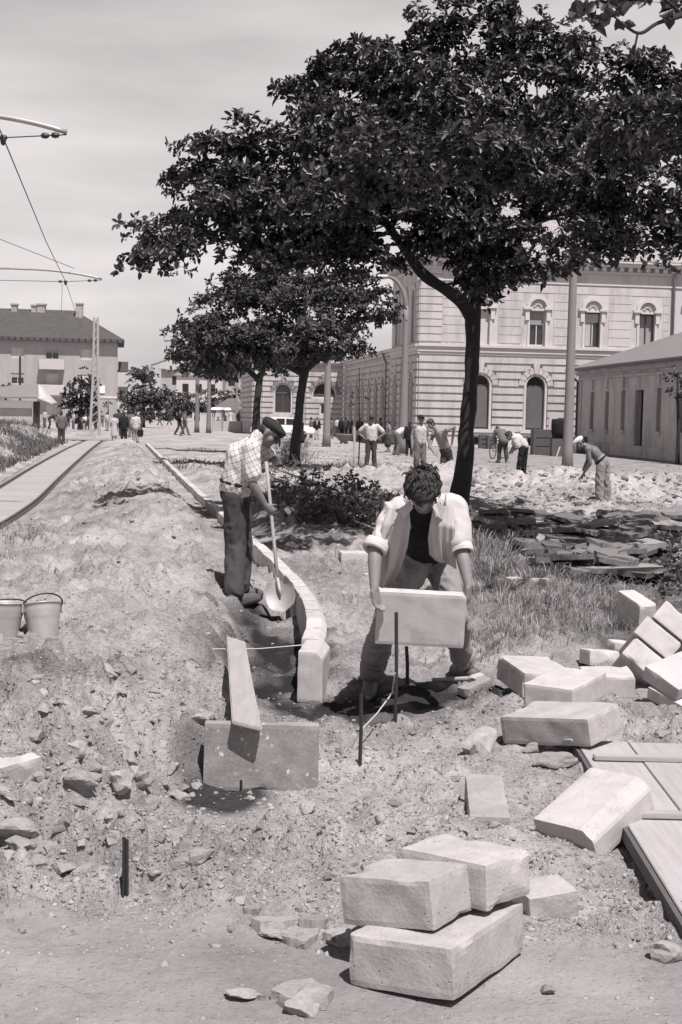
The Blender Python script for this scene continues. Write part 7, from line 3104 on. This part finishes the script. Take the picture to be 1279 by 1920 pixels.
stoop('bare backed man in light cap and grey trousers stooping with a shovel', 29.2,
      dict(pelvis=(1130, 866, 0), chest=(1113, 847, 0), neck=(1099, 836, 0), head=(1087, 830, 0), shL=(1102, 842, -.18), elL=(1107, 868, -.20), wrL=(1095, 886, -.08), shR=(1104, 840, .18), elR=(1102, 864, .2), wrR=(1090, 893, .0),
           hipL=(1128, 872, -.09), hipR=(1134, 872, .09), knL=(1124, 906, -.1), knR=(1137, 906, .1), anL=(1125, 938, -.1), anR=(1137, 936, .12), toL=(1111, 943, -.12), toR=(1124, 941, .12)),
      dict(trousers='cloth_grey', cap='cap_light', skin='skin_tan', belt='cloth_black', wide=1.2, fold=.018), (-.75, -.1, -.65), (-.65, 0, .76), (1069, 947), 'shovel of the stooping bare backed man', (1097, 878))
stoop('man in white shirt and dark trousers stooping with a long handled shovel', 40.0,
      dict(pelvis=(982, 835, 0), chest=(971, 823, 0), neck=(963, 817, 0), head=(955, 817, 0), shL=(965, 821, -.18), elL=(973, 838, -.2), wrL=(962, 845, -.08), shR=(966, 820, .18), elR=(964, 836, .2), wrR=(957, 848, .0),
           hipL=(980, 840, -.09), hipR=(984, 840, .09), knL=(974, 866, -.1), knR=(983, 866, .1), anL=(972, 893, -.1), anR=(981, 892, .12), toL=(963, 897, -.12), toR=(972, 896, .12)),
      dict(top=('cloth_white', 'rolled', .025), trousers='cloth_black', hair='hair', skin='skin_tan', fold=.02), (-.75, -.1, -.65), (-.65, 0, .76), (923, 893), 'shovel of the stooping man in white shirt', (964, 836))
stander('man in dark suit bending over a bicycle by the building', 943, 868, 76, 'dig', 20, dict(top=('cloth_mid', 'long', .02), jacket=True, trousers='cloth_dark', hair='hair'), size=1.0)

# ---- passers-by and onlookers
JK = lambda m, t, **k: dict(top=(m, 'long', .018), jacket=True, trousers=t, **k)
stander('man in grey jacket and dark trousers seen from behind near the shelter', 115, 832, 61, 'stand', 8, JK('cloth_mid', 'cloth_dark', hair='hair'))
stander('woman in light dress seen from behind in the standing crowd', 214, 829, 52, 'stand', -4, dict(top=('cloth_pale', 'short', .012), skirt='cloth_pale', hair='hair'))
stander('man in black suit seen from behind in the standing crowd', 232, 831, 58, 'stand', 4, JK('cloth_black', 'cloth_black', hair='hair'))
_, Jb, sb = stander('person in pale coat carrying a dark bag in the standing crowd', 254, 830, 56, 'stand', -12, JK('cloth_pale', 'cloth_grey', hair='hair'))
q = Jb['wrR'] + Vector((.04, 0, -.30))
bag = empty('bag', q, 'dark bag hanging from the hand of the person in pale coat', 'bag')
mb = MB()
mb.box(q + Vector((0, 0, -.0)), (.34, .14, .34))
mb.build('body', M['cloth_black'], bag, bevel=.03)
mb = MB()
mb.tube([q + Vector((-.1, 0, .16)), q + Vector((-.06, 0, .28)), q + Vector((.06, 0, .28)), q + Vector((.1, 0, .16))], .014, 6)
mb.build('handle', M['cloth_black'], bag)
stander('woman in white headscarf among the standing crowd', 235, 818, 48, 'stand', 160, dict(top=('cloth_mid', 'long', .015), skirt='cloth_dark', scarf='cloth_white'))
stander('man in dark coat half hidden behind the man in black suit', 222, 818, 50, 'stand', 10, JK('cloth_dark', 'cloth_dark', hair='hair'))
stander('bareheaded man in grey coat at the back of the standing crowd', 246, 820, 50, 'stand', 30, JK('cloth_mid', 'cloth_mid', hair='hair'))
stander('person in brown coat behind the pale coat in the standing crowd', 263, 820, 46, 'stand', 60, JK('cloth_dark', 'cloth_grey', hair='hair'))
stander('man in dark suit walking past the far posts', 336, 815, 47, 'walk', -100, JK('cloth_black', 'cloth_dark', hair='hair'))
stander('man in grey brown suit walking beside the man in dark suit', 346, 817, 47, 'walk', -95, JK('cloth_mid', 'cloth_mid', hair='hair'))
stander('worker in dark clothes bending by the far end of the track', 152, 812, 44, 'bend', -60, dict(top=('cloth_dark', 'rolled'), trousers='cloth_dark', hair='hair'), size=.98)
stander('worker in white shirt bending by the lattice pole', 164, 814, 40, 'bend', 30, dict(top=('cloth_white', 'short'), trousers='cloth_mid', hair='hair'), size=.96)
stander('dark clad worker stooping behind the grey jacketed man', 92, 805, 36, 'bend', -70, dict(top=('cloth_dark', 'rolled'), trousers='cloth_dark', hair='hair'), size=.98)
stander('worker in pale shirt at the track end near the lattice pole', 138, 808, 36, 'stand', 120, dict(top=('cloth_pale', 'rolled'), trousers='cloth_mid', hair='hair'))
stander('worker in white shirt beyond the woman in light dress', 201, 808, 32, 'stand', 60, dict(top=('cloth_white', 'rolled'), trousers='cloth_grey', hair='hair'))
stander('small figure in grey far beyond the track end', 191, 800, 30, 'stand', 0, JK('cloth_grey', 'cloth_mid', hair='hair'))
stander('person crouching beside the striped stall', 409, 806, 0, 'sit', 150, dict(top=('cloth_mid', 'long'), trousers='cloth_grey', hair='hair'), size=1.0)
stander('person in black standing at the white roofed stall', 449, 806, 40, 'stand', -20, JK('cloth_black', 'cloth_black', hair='hair'))
stander('woman in light apron behind the counter of the stall', 432, 799, 34, 'stand', 170, dict(top=('cloth_pale', 'short'), skirt='cloth_white', hair='hair'))
stander('woman in black dress with white front walking past the second tree', 564, 840, 44, 'walk', -120, dict(top=('cloth_black', 'short', .012), skirt='cloth_black', hair='hair', inner='cloth_white', front=(0, -1, .1)))
stander('man in dark jacket, white shirt and pale trousers by the far wing', 594, 824, 38, 'stand', 172, JK('cloth_black', 'cloth_pale', hair='hair', inner='cloth_white', front=(0, -1, .1)))
stander('man in grey suit beside the thin concrete post', 621, 823, 38, 'stand', -30, JK('cloth_mid', 'cloth_mid', hair='hair'))
stander('man in white shirt beyond the bowl planter', 633, 820, 36, 'stand', 20, dict(top=('cloth_white', 'long'), trousers='cloth_dark', hair='hair'))
stander('man in black suit standing behind the bowl planter', 640, 821, 38, 'stand', -10, JK('cloth_black', 'cloth_black', hair='hair'))
stander('second man in dark suit standing close behind the bowl planter, head turned', 648, 821, 39, 'stand', 25, JK('cloth_dark', 'cloth_dark', hair='hair'))
stander('person in dark jacket and white shirt near the sapling', 674, 826, 40, 'stand', 190, JK('cloth_dark', 'cloth_mid', hair='hair', inner='cloth_white', front=(0, -1, .1)))
stander('person in grey passing behind the man with hands on hips', 712, 830, 46, 'walk', -80, JK('cloth_mid', 'cloth_mid', hair='hair'))
stander('woman in patterned blouse and dark skirt beyond the workers', 728, 848, 54, 'stand', 100, dict(top=('cloth_grey', 'short'), skirt='cloth_dark', hair='hair'))
stander('man in white shirt and grey trousers stooping near the curved post', 742, 853, 0, 'bend', -60, dict(top=('cloth_white', 'rolled', .018), trousers='cloth_mid', hair='hair'), size=.98)
_, Jb, sb = stander('man in black suit and white collar with a pale bag near the curved post', 767, 856, 66, 'stand', -15, JK('cloth_black', 'cloth_black', hair='hair'))
q = Jb['wrR'] + Vector((.02, -.05, -.30))
mb = MB()
mb.ell(q, (.13, .09, .20), n=12)
o = mb.build('bag', M['cloth_white'], origin=q, smooth=True)
tag(o, 'pale cloth bag hanging from the hand of the man in black suit', 'bag')
stander('small figure in dark clothes between the second tree and the car', 541, 815, 30, 'stand', 90, JK('cloth_dark', 'cloth_mid', hair='hair'))

for i, (u, v, h, k, yaw, top, tr_, lab) in enumerate([
        (84, 802, 34, 'stand', 140, 'cloth_pale', 'cloth_mid', 'worker in pale shirt standing behind the shelter corner post'),
        (128, 800, 30, 'stand', 40, 'cloth_dark', 'cloth_dark', 'dark figure before the dense dark tree'),
        (180, 806, 32, 'bend', 70, 'cloth_white', 'cloth_dark', 'worker in white shirt bending just beyond the lattice pole'),
        (262, 806, 30, 'stand', -60, 'cloth_white', 'cloth_grey', 'small figure in white shirt beyond the standing crowd'),
        (300, 798, 24, 'walk', 90, 'cloth_pale', 'cloth_mid', 'tiny figure in pale shirt walking before the bus'),
        (318, 797, 24, 'walk', 90, 'cloth_dark', 'cloth_dark', 'tiny dark figure walking before the bus'),
        (420, 808, 34, 'stand', 200, 'cloth_white', 'cloth_dark', 'figure in white shirt between the two market stalls'),
        (461, 808, 36, 'stand', 100, 'cloth_white', 'cloth_mid', 'figure in white shirt at the corner of the long building'),
        (583, 822, 34, 'stand', 60, 'cloth_mid', 'cloth_dark', 'figure in grey behind the man in dark jacket by the far wing'),
        (657, 822, 36, 'stand', 130, 'cloth_dark', 'cloth_dark', 'dark figure by the shaded wall beyond the planter'),
        (700, 822, 36, 'walk', 80, 'cloth_grey', 'cloth_mid', 'figure in light grey walking along the shaded wall'),
        (755, 838, 46, 'stand', 60, 'cloth_grey', 'cloth_mid', 'figure in grey shirt behind the curved concrete post')]):
    stander(lab, u, v, h if k != 'bend' else 0, k, yaw, dict(top=(top, 'rolled'), trousers=tr_, hair='hair'), size=.97 if k == 'bend' else None)
